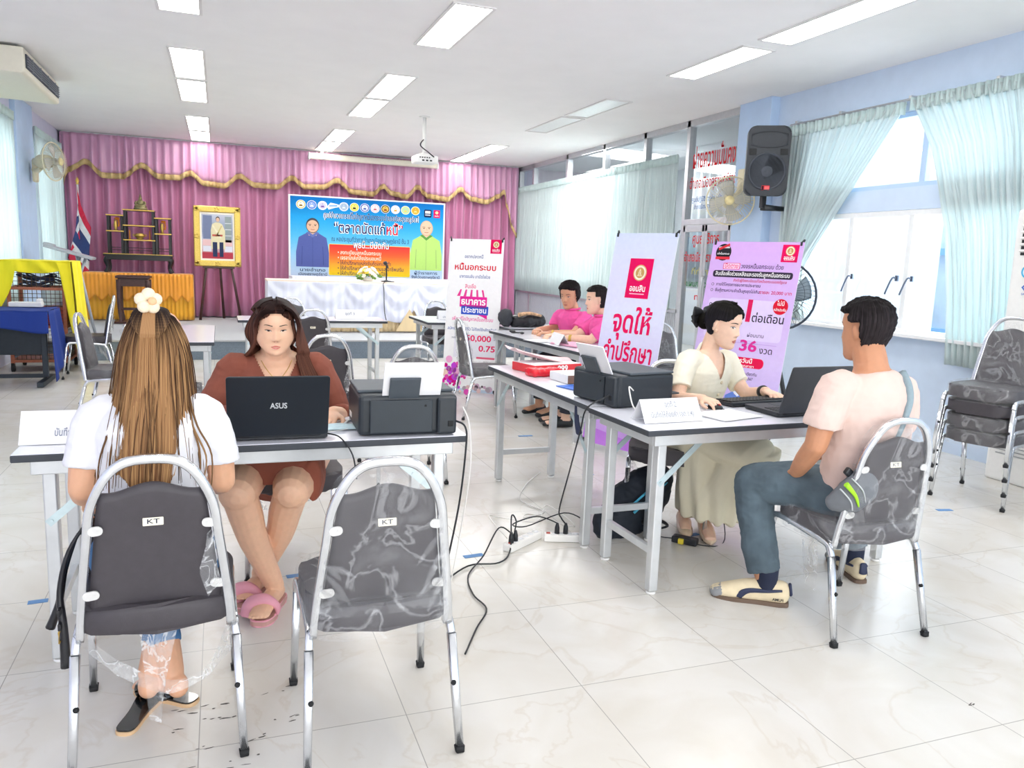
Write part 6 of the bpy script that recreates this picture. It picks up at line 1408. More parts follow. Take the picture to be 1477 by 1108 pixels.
# ---------------------------------------------------------------- things on the tables
M_LAP = mat('dark_laptop_lid', '131c26', .5, var=.04, scale=60); M_LAPB = mat('dark_laptop_base', '23262b', .5, var=.05); M_KEY = mat('black_keycap', '17181b', .55); M_SCR = mat('laptop_screen', 'c8d4e6', .3, var=.03, emit=.5)
def laptop(label, hinge, rz, w, d, lid_h, lean, lidm, logo=None):
    """hinge: centre of the hinge line on the table; the user sits on the local +y side; lean = degrees the lid leans away from the user"""
    e = thing('laptop', label, 'laptop', hinge, rz)
    bm = BM(); prism(bm, rrect(w, d, .012, 4, 0, d / 2), .019, Matrix.Translation((0, 0, .003)), bev=.003); base = obj('base', bm, M_LAPB, e)
    bm = BM()
    for r in range(5):
        for k in range(14): box(bm, ((k - 6.5) * w * .062, d * .18 + r * .018, .0235), (w * .052, .0145, .003), .001)
    obj('keyboard', bm, M_KEY, base); bm = BM(); box(bm, (0, d * .78, .0225), (.1, .065, .001), .0004); obj('touchpad', bm, M_LAP, base)
    M = Matrix.Translation((0, .004, .02)) @ Matrix.Rotation(math.radians(lean), 4, 'X')
    bm = BM(); prism(bm, rrect(w, lid_h, .01, 4, 0, lid_h / 2), .008, M @ Matrix.Rotation(PI / 2, 4, 'X') @ Matrix.Translation((0, 0, 0)), bev=.002); lid = obj('lid', bm, lidm, e)
    bm = BM(); box(bm, (0, .0012, lid_h / 2 + .005), (w - .024, .001, lid_h - .03)); bm.transform(M); obj('screen', bm, M_SCR, lid)
    bm = BM(); tube(bm, [(-w * .42, .004, .018), (w * .42, .004, .018)], .008, 8); obj('hinge', bm, M_LAPB, e)
    if logo:
        s = Sheet(); s.text(logo, 0, 0, .032, 'd4d8dc', 1, .058, .02); o = s.done('logo', lid, M @ Matrix.Translation((0, -.0085, lid_h * .52)))
    return e
laptop('black laptop with a silver maker mark on its lid, on the left table', (.187, 2.868, .742), -.03, .345, .235, .243, 22, M_LAP, 'ASUS')
laptop('dark grey open laptop in front of the woman in cream', (2.56, 2.9, .742), .04, .355, .24, .235, 18, mat('graphite_lid', '3c4046', .45, var=.04))
M_PRT = mat('printer_dark_shell', '262d34', .45, var=.05, scale=60); M_PRTL = mat('printer_lid_grey', '4a525a', .5, var=.05)
def printer(label, loc, rz):
    """ink tank printer, rear (paper feed) on the local -y side"""
    e = thing('printer', label, 'printer', loc, rz); w, d, h = .375, .34, .165
    bm = BM(); box(bm, (0, 0, h / 2 - .005), (w, d, h - .012), .018, seg=3); obj('body', bm, M_PRT, e)
    bm = BM(); box(bm, (0, .03, h - .006), (w - .006, d - .07, .012), .005); obj('scanner_lid', bm, M_PRTL, e)
    bm = BM(); box(bm, (-.03, -d / 2 - .003, .075), (.235, .02, .125), .004); obj('rear_panel', bm, mat('printer_rear', '30383f', .55, var=.04), e)
    bm = BM(); box(bm, (w / 2 - .045, -d / 2 - .006, .075), (.075, .03, .14), .01); obj('ink_tank_housing', bm, M_PRT, e)
    bm = BM(); box(bm, (.06, -d / 2 - .0145, .115), (.008, .004, .008), .001); box(bm, (.155, -d / 2 - .022, .045), (.02, .008, .022), .003); obj('socket', bm, M_BLACKR, e)
    T = Matrix.Translation((-.02, -d / 2 + .012, .13)) @ Matrix.Rotation(math.radians(26), 4, 'X')
    bm = BM(); box(bm, (0, 0, .055), (.115, .008, .1), .003); box(bm, (0, -.005, .1), (.11, .006, .006), .001); bm.transform(T); obj('paper_support', bm, M_PRTL, e)
    bm = BM(); box(bm, (.03, .01, .075), (.22, .006, .18), .0005); bm.transform(T); tag(e, label, 'printer'); obj('paper_stack', bm, M_PAPER, e)
    bm = BM(); box(bm, (0, d / 2 + .045, .04), (.24, .11, .008), .002); obj('output_tray', bm, M_PRTL, e)
    bm = BM(); box(bm, (0, d / 2 - .002, .05), (.26, .01, .05), .003); box(bm, (0, d / 2 + .001, .12), (.2, .006, .04), .003); obj('front_panel', bm, M_BLACKR, e)
    bm = BM(); box(bm, (-w / 2 - .0005, .08, .04), (.002, .06, .02)); obj('side_label', bm, M_WHITEP, e)
    return e
printer('dark ink tank printer with paper standing in its rear tray, on the left table', (.665, 3.025, .742), -.04)
printer('dark ink tank printer seen side-on near the woman in cream', (1.865, 3.43, .742), -PI / 2 + .18)
def card_sign(label, loc, rz, w, h, lines, tilt=20, col='9aa0b0'):
    e = thing('table_card', label, 'sign', loc, rz, 'white tent cards on the tables'); bm = BM(); a = math.radians(tilt)
    for s_ in (-1, 1):
        t = bmesh.new(); bmesh.ops.create_cube(t, size=1, matrix=Matrix.Translation((0, 0, h / 2)) @ Matrix.Diagonal((w, .0012, h, 1))); t.transform(Matrix.Translation((0, s_ * h * math.sin(a), .001)) @ Matrix.Rotation(s_ * a, 4, 'X')); merge(bm, t, 0, False)
    obj('card', bm, M_PAPER, e); s = Sheet()
    for t, x, z, sz, wd in lines: s.text(t, x, z, sz, col, 1, wd, .004)
    s.done('lettering', e, Matrix.Translation((0, -h * math.sin(a) - .0008, .001)) @ Matrix.Rotation(-a, 4, 'X'))
card_sign('white tent card with Thai lettering at the left end of the left table', (-.465, 3.0, .742), -.03, .34, .12, [('จุดที่ 1', .07, .085, .04, .09), ('บันทึกให้ถ้อยคำ (ปรับ อ.อ.)', .05, .04, .036, .23)], 30, '8a90a4')
card_sign('white tent card with Thai lettering on the corner of the right table', (1.83, 2.94, .742), .06, .3, .11, [('จุดที่ 2', 0, .08, .036, .06), ('บันทึกให้ถ้อยคำ (จุด 1.4)', .0, .035, .034, .22)], 30, '9da3b0')
card_sign('white tent card on the far table in mid hall', (1.28, 8.4, .742), 0, .3, .11, [('จุดที่ 3', 0, .06, .04, .1)], 28)
card_sign('white tent card on the table by the tall white banner', (2.4, 8.45, .742), 0, .3, .11, [('จุดที่ 4', 0, .07, .04, .08), ('บันทึกข้อมูล', 0, .03, .03, .2)], 28)
card_sign('white tent card in front of the pink-shirted pair', (2.62, 5.95, .742), 1.5, .26, .1, [('ให้คำปรึกษา', 0, .05, .034, .18)], 28)
# pens, mask and papers by the brown-dressed woman
for lab, a, b, mm in (('blue pen lying by the folded mask on the left table', (.455, 3.1, .7455), (.5, 3.21, .7455), 'pen_blue'), ('red pen lying against the printer on the left table', (.462, 3.2, .7455), (.47, 3.3, .7455), 'pen_red')):
    e = thing('pen', lab, 'pen', a); bm = BM(); tube(bm, [a, b], .0042, 8); obj('barrel', bm, M_WHITEP, e, True); a_, b_ = V(a), V(b); bm = BM(); tube(bm, [a_.lerp(b_, .7), b_ + (b_ - a_) * .04], .0052, 8); obj('cap', bm, mat(mm, '2a56c8' if 'blue' in mm else 'd8402a', .4), e, True)
e = thing('face_mask', 'pale blue folded face mask at the right of the laptop on the left table', 'mask', (.42, 3.04, .742)); bm = BM(); grid(bm, lambda u, v: (.345 + .14 * u, 2.98 + .085 * v, .747 + .012 * math.sin(u * PI) * math.sin(v * PI) + .003 * math.sin(v * 20)), 14, 14); obj('cloth', bm, mat('mask_blue', 'cfe6ec', .9), e, True, solid=.002)
bm = BM(); tube(bm, [(.35, 2.99, .746), (.3 + .09, 2.94, .75), (.47, 3.0, .748)], .0016, 5, 6); tube(bm, [(.48, 3.06, .746), (.5, 3.13, .752), (.44, 3.14, .748), (.4, 3.07, .748)], .0016, 5, 6); obj('ear_loop', bm, M_WHITEP, e, True)
def sheets(label, c, w, d, rz, n=1, col=None, group='loose papers on the tables'):
    e = thing('paper_stack' if n > 1 else 'paper_sheet', label, 'paper', c, rz, group); bm = BM()
    for k in range(n): box(bm, (.004 * math.sin(k * 2.1), .004 * math.cos(k * 1.7), .002 + .0022 * k), (w, d, .0018), rot=(0, 0, .05 * math.sin(k * 3)))
    obj('sheets', bm, col or M_PAPER, e)
sheets('white papers spread before the mouse on the right table', (2.17, 2.98, .742), .25, .2, .25, 2)
sheets('stack of pink and white papers in front of the profile woman in pink', (2.72, 5.86, .742), .24, .32, .3, 5, mat('pink_paper', 'f6b6d2', .7))
sheets('white sheet in front of the pink-shirted pair', (2.6, 6.2, .742), .3, .22, .2, 2)
# mouse, keyboard
e = thing('computer_mouse', 'black computer mouse under the right hand of the woman in cream', 'mouse', (2.215, 3.125, .742)); bm = BM(); ball(bm, (2.213, 3.135, .752), (.028, .05, .018), 14); box(bm, (2.213, 3.135, .746), (.05, .085, .008), .003); obj('body', bm, M_BLK, e, True)
bm = BM(); box(bm, (2.213, 3.105, .768), (.006, .018, .006), .002); obj('wheel', bm, mat('mouse_red', 'c8282c', .4), e, True)
bm = BM(); tube(bm, [(2.215, 3.185, .748), (2.25, 3.26, .745), (2.1, 3.3, .745)], .002, 5, 5); obj('cord', bm, M_BLK, e, True)
e = thing('keyboard', 'black keyboard behind the second laptop, under the left hand of the woman in cream', 'keyboard', (2.53, 3.245, .742), .1)
bm = BM(); box(bm, (0, 0, .011), (.44, .145, .02), .006, rot=(-.05, 0, 0)); obj('case', bm, M_BLK, e); bm = BM()
for r in range(5):
    for k in range(20): box(bm, ((k - 9.5) * .0213, (r - 2) * .0225, .0235 - (r - 2) * .0011), (.0185, .0185, .006), .0015)
obj('keys', bm, M_KEY, e)
# boxes, packages and odds on the long table
M_BOXR = mat('red_carton', 'e5383f', .5, var=.05); M_KRAFT = mat('brown_carton', '8c6a5c', .6, var=.05)
e = thing('red_box', 'flat red and white box under loose papers on the table of packages', 'box', (1.9, 4.48, .742), .25); bm = BM(); box(bm, (0, 0, .025), (.36, .24, .05), .003); obj('box', bm, M_BOXR, e); bm = BM(); box(bm, (0, 0, .0515), (.355, .235, .002)); obj('lid_sheet', bm, M_PAPER, e)
s = Sheet(); s.text('999', .03, 0, .05, 'ffffff', 1, .08, .03); s.done('lettering', e, Matrix.Translation((.0, -.1215, .025)))
e = thing('wrapping_paper', 'white and pink wrapping paper curling over the red box', 'paper', (1.8, 4.55, .8)); bm = BM()
grid(bm, lambda u, v: (1.68 + .4 * u, 4.42 + .24 * v + .05 * u, .8 + .075 * (1 - u) ** 2.2 + .01 * math.sin(v * 7 + u * 5)), 20, 14); obj('sheet', bm, mat('pink_white_paper', 'fbe8ea', .6, col2='f8c4c8', scale=6), e, True, solid=.002)
e = thing('red_package', 'bright red crumpled package in front of the red box', 'package', (1.82, 4.3, .742)); vol = BM(); box(vol, (1.79, 4.27, .765), (.2, .1, .042), .015, rot=(0, 0, .2)); t = remesh(vol, .006, 2); wrinkle(t, .01, 18, 2); obj('bag', t, mat('glossy_red_film', 'e3192e', .22, var=.1), e, True)
e = thing('brown_box', 'flat brown and white box with small lettering beside the printer', 'box', (1.94, 4.06, .742), .12); bm = BM(); box(bm, (0, 0, .024), (.3, .2, .046), .003); obj('box', bm, M_KRAFT, e); bm = BM(); box(bm, (-.151, 0, .024), (.002, .198, .045)); box(bm, (0, 0, .0475), (.3, .2, .001)); obj('white_face', bm, M_PAPER, e)
s = Sheet(); s.text('ประชารัฐบุรี', .04, 0, .03, 'e8dcd4', 1, .14, .01); s.done('lettering', e, Matrix.Translation((0, -.1006, .024)))
bm = BM(); box(bm, (2.02, 4.16, .796), (.13, .05, .014), .006, rot=(0, 0, .2)); tag(obj('spectacle_case', bm, M_BLK, loc=(2.02, 4.16, .79)), 'small black case lying on the brown box', 'case')
bm = BM(); box(bm, (1.79, 3.8, .7445), (.12, .2, .003), rot=(0, 0, .3)); tag(obj('blue_folder', bm, mat('blue_card', '2f6fd8', .5), loc=(1.79, 3.8, .742)), 'small blue card on the table in front of the packages, by the second printer', 'folder')
bm = BM(); tube(bm, [(1.78, 3.78, .756), (1.83, 3.8, .762), (1.85, 3.84, .756), (1.8, 3.85, .755)], .011, 8, 4); tag(obj('coiled_cable', bm, M_BLK, loc=(1.8, 3.8, .746)), 'small black coiled plug lying on the blue card', 'cable')
# things on the far tables
e = thing('black_bag', 'black bag with a patterned flap on the table by the partition', 'bag', (2.97, 7.6, .742)); vol = BM(); tube(vol, [(2.84, 7.58, .8), (2.97, 7.6, .81), (3.12, 7.62, .8)], [(.06, .09), (.075, .11), (.06, .09)], 14, 3, dome=True); t = remesh(vol, .012, 2); wrinkle(t, .015, 12, 4); obj('body', t, M_BLEATH, e, True)
bm = BM(); tube(bm, [(2.84, 7.49, .87), (2.97, 7.5, .885), (3.1, 7.52, .86)], (.022, .012), 8, 4); obj('flap', bm, mat('beige_print', 'd8b08a', .7, var=.4, scale=30), e, True)
e = thing('backpack', 'dark backpack slumped beside the tall white banner', 'bag', (2.76, 7.62, .742)); vol = BM(); ball(vol, (2.74, 7.6, .83), (.07, .08, .09), 14); t = remesh(vol, .012, 2); wrinkle(t, .02, 10, 1); obj('body', t, mat('charcoal_nylon', '3a3d44', .7), e, True)
bm = BM(); ball(bm, (2.58, 6.95, .755), (.03, .045, .014), 10); ball(bm, (2.62, 6.8, .752), (.02, .03, .01), 10); tube(bm, [(2.56, 6.92, .752), (2.6, 6.85, .75), (2.66, 6.9, .75)], .006, 6, 3)
tag(obj('keys', bm, M_BLK, loc=(2.6, 6.9, .744)), 'small dark keys and fob on the far end of the pink-shirted pair\'s table', 'keys')

# ---------------------------------------------------------------- on the floor
M_STRIPW = mat('white_power_strip', 'f4f3f0', .4, var=.01)
def plug(e, p, d, nm='plug'):
    bm = BM(); p = V(p); tube(bm, [p, p + V((0, 0, .03)), p + V((0, 0, .045)) + V(d) * .01], [.014, .013, .006], 8, 1); obj(nm, bm, M_BLK, e, True)
def power_strip(label, a, b, plugs):
    a, b = V(a), V(b); c = (a + b) / 2; d = (b - a); L = d.length; ang = math.atan2(d.y, d.x); e = thing('power_strip', label, 'power strip', c, 0, 'power strips on the floor')
    bm = BM(); box(bm, (c.x, c.y, .02), (L, .055, .038), .006, rot=(0, 0, ang)); obj('body', bm, M_STRIPW, e, True); bm = BM(); q = a + d * .1; box(bm, (q.x, q.y, .041), (.02, .014, .006), .002, rot=(0, 0, ang)); obj('switch', bm, mat('switch_red', 'b8402e', .4), e, True)
    for k in range(5):
        q = a + d * (.25 + .16 * k); bm = BM(); lathe(bm, [(.004, 0), (.017, 0), (.017, .002), (.004, .002)], 14, Matrix.Translation((q.x, q.y, .038))); obj('outlet', bm, M_WHITEF, e, True)
    for t in plugs: plug(e, a + d * t + V((0, 0, .04)), (0, 0, 1))
power_strip('white power strip nearer the left table, with stacked black plugs', (1.29, 3.44, 0), (1.52, 3.6, 0), (.12, .25))
power_strip('white power strip against the right table\'s leg, two black plugs', (1.53, 3.55, 0), (1.74, 3.48, 0), (.3, .5))
def cable(label, pts, r=.004, m=None, group='cables across the floor', n=6):
    bm = BM(); tube(bm, [V(p) for p in pts], r, 6, n); return tag(obj('cable', bm, m or M_BLK, loc=tuple(pts[0])), label, 'cable', group)
M_CABW = mat('white_cable', 'eceae6', .5, var=.02)
cable('black printer cable dropping from the left table and running to the power strip', [(.83, 2.815, .80), (.86, 2.79, .78), (.865, 2.79, .7), (.85, 2.82, .45), (.8, 2.85, .15), (.76, 2.9, .02), (.85, 3.1, .008), (1.05, 3.3, .01), (1.2, 3.3, .01), (1.3, 3.42, .02), (1.33, 3.5, .16), (1.36, 3.51, .13), (1.345, 3.49, .08)])
cable('thin pale cable hanging beside the black one at the left table end', [(.86, 2.83, .85), (.885, 2.82, .78), (.89, 2.81, .6), (.86, 2.84, .3), (.82, 2.86, .05), (.8, 2.9, .01)], .0028, M_CABW)
cable('black laptop cable with a plug dropping behind the empty wrapped chair', [(.36, 2.89, .755), (.4, 2.83, .75), (.44, 2.8, .69), (.455, 2.8, .6)], .003)
cable('black cable looping over the floor tiles toward the empty wrapped chair', [(1.32, 3.48, .085), (1.25, 3.46, .12), (1.15, 3.38, .02), (1.02, 3.2, .008), (.98, 3.0, .008), (.99, 2.85, .008), (.9, 2.7, .008), (.8, 2.52, .008)], .0035)
cable('black cable hanging from the second printer down to the power strip', [(1.74, 3.27, .83), (1.7, 3.25, .8), (1.6, 3.27, .74), (1.585, 3.3, .62), (1.575, 3.38, .4), (1.56, 3.44, .2), (1.6, 3.5, .13), (1.64, 3.53, .085)])
cable('white cable bunched behind the power strips', [(1.35, 3.6, .01), (1.3, 3.75, .08), (1.42, 3.85, .03), (1.55, 3.7, .05), (1.65, 3.8, .1), (1.75, 3.65, .02), (1.6, 3.9, .02), (1.5, 3.75, .06), (1.7, 3.95, .01), (1.65, 4.2, .008), (1.8, 4.5, .008), (2.0, 4.75, .008)], .0032, M_CABW)
cable('white cord looped at the back of the second printer', [(1.8, 3.2, .83), (1.76, 3.17, .85), (1.76, 3.12, .77), (1.8, 3.1, .748), (1.88, 3.14, .748), (1.95, 3.16, .748), (1.99, 3.14, .76)], .0035, M_CABW)
cable('black loop from the plug across to the tall table leg', [(1.6, 3.53, .09), (1.5, 3.58, .12), (1.4, 3.66, .06), (1.5, 3.72, .02), (1.66, 3.6, .12), (1.74, 3.5, .1)], .0035)
cable('black cable trailing on the floor past the power adapter', [(2.05, 3.5, .03), (2.12, 3.4, .02), (2.2, 3.34, .02), (2.3, 3.24, .01), (2.45, 3.3, .01), (2.55, 3.5, .2), (2.62, 3.55, .5), (2.6, 3.25, .7)], .003)
cable('thin dark cord hanging below the second laptop', [(2.72, 3.28, .7), (2.76, 3.32, .6), (2.72, 3.36, .5), (2.78, 3.4, .38), (2.8, 3.5, .2), (2.85, 3.6, .01)], .0026)
e = thing('power_adapter', 'black laptop power adapter with a yellow label on the floor', 'power adapter', (2.225, 3.325, 0)); bm = BM(); box(bm, (2.225, 3.325, .018), (.13, .055, .034), .006, rot=(0, 0, -.85)); obj('brick', bm, M_BLK, e, True); bm = BM(); box(bm, (2.206, 3.325, .0185), (.026, .058, .026), .002, rot=(0, 0, -.85)); obj('label', bm, mat('yellow_label', 'e8d23a', .5), e, True)
e = thing('cable_reel', 'dark blue folded cable bundle hanging under the long table', 'cable', (1.66, 3.48, .57)); bm = BM(); tube(bm, [(1.655, 3.5, .71), (1.655, 3.49, .63), (1.665, 3.48, .575)], [(.012, .01), (.015, .012), (.022, .015)], 10, 3, dome=True); obj('bundle', bm, M_NAVY, e, True)
e = thing('backpack', 'black backpack with blue stripes leaning under the right table', 'bag', (2.05, 3.6, 0)); vol = BM(); tube(vol, [(1.86, 3.52, .06), (2.0, 3.56, .11), (2.14, 3.6, .2), (2.24, 3.62, .27)], [(.09, .06), (.15, .085), (.15, .09), (.09, .06)], 18, 3, ref=(-.5, 0, .86), dome=True); t = remesh(vol, .008, 3); wrinkle(t, .012, 10, 5); obj('body', t, mat('black_nylon', '1c2430', .7, var=.08, bump=.2), e, True)
bm = BM(); tube(bm, [(1.95, 3.455, .16), (2.05, 3.455, .24), (2.16, 3.49, .3)], (.008, .004), 6, 3); tube(bm, [(1.99, 3.455, .14), (2.09, 3.455, .22), (2.2, 3.49, .28)], (.008, .004), 6, 3); obj('blue_stripe', bm, mat('cyan_piping', '4fb2d2', .5), e, True)
bm = BM(); tube(bm, [(2.05, 3.47, .08), (2.12, 3.42, .1), (2.2, 3.46, .05), (2.14, 3.5, .02)], (.014, .004), 6, 4); obj('strap', bm, M_BLK, e, True)
M_TAPE = mat('blue_floor_tape', '5f8fc4', .6, var=.06)
for k, (x, y, rz, L, lab) in enumerate(((1.119, 3.437, .1, .1, 'blue tape mark on the floor before the power strips'), (2.318, 5.848, 0, .12, 'blue tape mark on the floor beside the side-on wrapped chair'), (2.307, 4.648, .2, .08, 'blue tape mark on the floor between the tables, below the pale banner'), (2.332, 3.425, .15, .09, 'blue tape mark at the foot of the woman in cream'), (4.123, 3.421, -.2, .1, 'blue tape mark on the open floor by the chair stack'), (.3, 3.413, .1, .1, 'blue tape mark behind the pink slippers'), (-.702, 3.411, .1, .07, 'blue tape mark beyond the left end of the left table'))):
    bm = BM(); box(bm, (x, y, .0012), (L, .035, .0016), rot=(0, 0, rz)); tag(obj('floor_tape', bm, M_TAPE, loc=(x, y, 0)), lab, 'tape', 'blue tape marks on the floor')
# worn scuffs in the tile
bm = BM(); R2 = random.Random(4)
for (x, y, n, sx) in ((-.06, 2.36, 9, .16), (-.1, 2.42, 6, .1), (.03, 2.22, 7, .12), (.0, 2.13, 5, .1), (.16, 2.3, 4, .08), (.14, 2.47, 3, .1), (2.325, 1.747, 3, .03)):
    for k in range(n):
        cx, cy = x + R2.uniform(-sx, sx), y + R2.uniform(-.02, .02) + .12 * R2.uniform(-sx, sx); r1, r2 = R2.uniform(.004, .018), R2.uniform(.0015, .004); a = R2.uniform(-.1, .4)
        bm.faces.new([bm.verts.new((cx + math.cos(a) * r1 * math.cos(t_) * R2.uniform(.6, 1.2) - math.sin(a) * r2 * math.sin(t_), cy + math.sin(a) * r1 * math.cos(t_) + math.cos(a) * r2 * math.sin(t_) * R2.uniform(.6, 1.3), .0006)) for t_ in [i * PI / 5 for i in range(10)]])
o = obj('floor_scuffs', bm, mat('dark_scuff', '5a5650', .8, var=.2)); o['kind'] = 'stuff'; o['label'] = 'small dark scuff marks worn into the tiles near the front chairs'; o['category'] = 'scuffs'
# ---------------------------------------------------------------- X-stand banners
M_VINYL = mat('banner_vinyl', 'f3f4fb', .5, var=.01)
def xbanner(label, bl, br, top, W, H, paint):
    """bl, br: lower corners; top: displacement of the upper edge; paint(sheet, W, H) draws the face, origin at the face centre"""
    bl, br, top = V(bl), V(br), V(top); e = thing('banner_stand', label, 'banner', ((bl.x + br.x) / 2, (bl.y + br.y) / 2, 0), 0, 'upright banners in the hall')
    X = (br - bl).normalized(); Z = (top - X * top.dot(X)).normalized(); Y = Z.cross(X); c = (bl + br) / 2 + top / 2
    M = Matrix(((X.x, Y.x, Z.x, c.x), (X.y, Y.y, Z.y, c.y), (X.z, Y.z, Z.z, c.z), (0, 0, 0, 1))); Ml = Matrix.Translation(-V(e.location)) @ M
    bm = BM(); box(bm, (0, .002, 0), (W, .003, H)); bm.transform(Ml); pan = obj('panel', bm, M_VINYL, e)
    s = Sheet(); paint(s, W, H); s.done('printed_face', pan, Ml)
    bk = M @ V((0, .16, -H * .05)); bm = BM()
    for sx in (-1, 1): tube(bm, [M @ V((sx * W * .49, .012, H * .515)), M @ V((sx * W * .25, .1, H * .2)), bk], .005, 6, 3); tube(bm, [bk, M @ V((sx * W * .3, .06, -H * .3)), M @ V((sx * W * .48, .012, -H * .5))], .005, 6, 3)
    q = bk + Y * .28; tube(bm, [bk, V((q.x, q.y, .006))], .008, 8); tube(bm, [bk, M @ V((0, -.0 + .05, -H * .5))], .008, 8); bm.transform(Matrix.Translation(-V(e.location))); obj('stand_frame', bm, M_BLK, e)
    for sx in (-1, 1):
        for sz in (-1, 1):
            bm = BM(); p = V((sx * W * .47, -.003, sz * H * .492)); box(bm, p, (.016, .012, .03), .003); tube(bm, [p + V((0, 0, sz * .01)), p + V((sx * .012, .012, sz * .035))], .006, 6); bm.transform(Ml); obj('corner_clip', bm, M_BLK, e)
    return e
def bank_logo(s, x, z, w, h, lay=3, seal=True, txt=True):
    s.rect(x, z, w, h, 'e6115f', lay)
    if seal:
        r = w * .28; zc = z + h * .14; s.disc(x, zc, r, 'd9b878', lay + 1); s.disc(x, zc, r * .88, 'f6ead8', lay + 2); s.disc(x, zc, r * .66, 'c9a060', lay + 3); s.poly([(x - r * .4, zc - r * .4), (x + r * .4, zc - r * .4), (x + r * .2, zc + r * .1), (x, zc + r * .55), (x - r * .2, zc + r * .1)], 'f2e2bc', lay + 4)
        for k in range(3): s.line([(x + (k - 1) * r * .25, zc - r * .35), (x + (k - 1) * r * .25, zc + r * .25)], r * .08, 'b08a4a', lay + 5)
    if txt: s.text('ออมสิน', x, z - h * .26, w * .3, 'ffffff', lay + 1, w * .66, .02); s.rect(x, z - h * .39, w * .62, h * .025, 'f8c8d8', lay + 1)
def paint1(s, W, H):
    s.rect(0, 0, W, H, 'fbfbfd', 1); bank_logo(s, W * .36, H * .455, W * .2, H * .09)
    s.text('อยากปลดหนี้', -.02, H * .385, .045, '4a5f9a', 2, W * .34, .004); s.text('หนี้นอกระบบ', 0, H * .315, .085, 'e02a34', 2, W * .76, .022); s.text('มาหาออมสิน มาเปิดใจช่วย', 0, H * .255, .045, '5a6fae', 2, W * .56, .006)
    s.text('สินเชื่อ', -.04, H * .19, .055, 'ea3f8a', 2, W * .2, .012)
    for k in range(9): s.poly([(-.17 + .032 * k * .92 + .02, H * .17), (-.145 + .03 * k + .01, H * .17), (-.15 + .034 * k, H * .125), (-.185 + .036 * k, H * .125)], 'f0479e' if k % 2 == 0 else 'ffffff', 3); 
    s.rect(0, H * .09, .3, .11, 'ee2fa0', 3, .008); s.text('ธนาคาร', 0, H * .09, .095, 'ffffff', 4, .27, .03); s.rect(.02, H * .035, .3, .09, '3f5fd0', 3, .006); s.text('ประชาชน', .02, H * .034, .075, 'ffffff', 4, .26, .025)
    s.poly([(.05, H * .008), (.16, H * .008), (.16, -H * .02), (.11, -H * .005)], 'ee2fa0', 3)
    s.text('เพื่อแก้ไขปัญหาหนี้นอกระบบ', 0, -H * .025, .05, 'f06ab0', 3, W * .76, .012, shear=.15); s.text('สมัครง่าย อนุมัติไว ไม่ต้องใช้หลักทรัพย์', 0, -H * .09, .04, '4a64b0', 2, W * .9, .01)
    s.rect(.05, -H * .2, W * .8, H * .16, 'eceaf4', 2); s.text('วงเงินกู้สูงสุด', -.16, -H * .15, .028, '7a7f94', 3, .12); s.text('50,000', .08, -H * .15, .085, 'ee2a6a', 3, .28, .022); s.text('บาท', .27, -H * .15, .03, '8a8fa4', 3, .04)
    s.text('อัตราดอกเบี้ย', -.06, -H * .21, .03, '7a7f94', 3, .12); s.text('ต่อเดือน', -.06, -H * .225, .022, '7a7f94', 3, .1); s.text('0.75', .18, -H * .215, .085, 'ee2a6a', 3, .18, .022); s.rect(.17, -H * .275, .2, .02, 'f06a8a', 3)
    R_ = random.Random(3)
    for k in range(46):
        x, z = -.16 + R_.gauss(0, .075), -H * .4 + R_.gauss(0, .07); s.disc(x, z, R_.uniform(.012, .04), R_.choice(('e62aa8', 'f05ac0', 'c84ad8', 'f6b0dc', 'd81a8c', 'f8d8c8')), 3 + k % 5)
    for k in range(16): s.disc(.12 + R_.gauss(0, .06), -H * .47 + R_.gauss(0, .02), R_.uniform(.012, .03), R_.choice(('b8a8b4', '6a5a64', 'e8c8c8', 'd8b8d0')), 3 + k % 4)
    s.rect(0, -H * .495, W, H * .02, 'c8d8ea', 2)
xbanner('white tall banner with red and pink Thai lettering beside the head table', (2.19, 7.98, .05), (2.65, 7.62, .05), (.09, .1, 1.56), .6, 1.58, paint1)
def paint2(s, W, H):
    s.band((-W / 2, W / 2, -H / 2, H / 2), ramp(['d874ea', 'd8a6f2', 'd9d3f8', 'dfe2fa', 'dcdcfa', 'd3dcfb'], 40), 1); bank_logo(s, 0, H * .29, W * .38, H * .185)
    s.text('จุดให้', 0, H * .08, .23, 'e8175f', 3, W * .62, .022); s.text('คำปรึกษา', 0, -H * .06, .19, 'e8175f', 3, W * .8, .02); s.text('แก้หนี้นอกระบบ', 0, -H * .19, .13, 'e8175f', 3, W * .8, .018)
    s.poly([(-W * .5, -H * .5), (W * .5, -H * .5), (W * .5, -H * .36), (0, -H * .42), (-W * .5, -H * .33)], 'd2a8f0', 3); s.poly([(-W * .5, -H * .5), (W * .5, -H * .5), (W * .5, -H * .43), (.1, -H * .45), (-W * .5, -H * .42)], 'c884ea', 4)
xbanner('pale lilac banner with large pink Thai lettering behind the second printer', (2.63, 5.37, .05), (2.85, 4.86, .05), (.24, .17, 1.6), .57, 1.62, paint2)
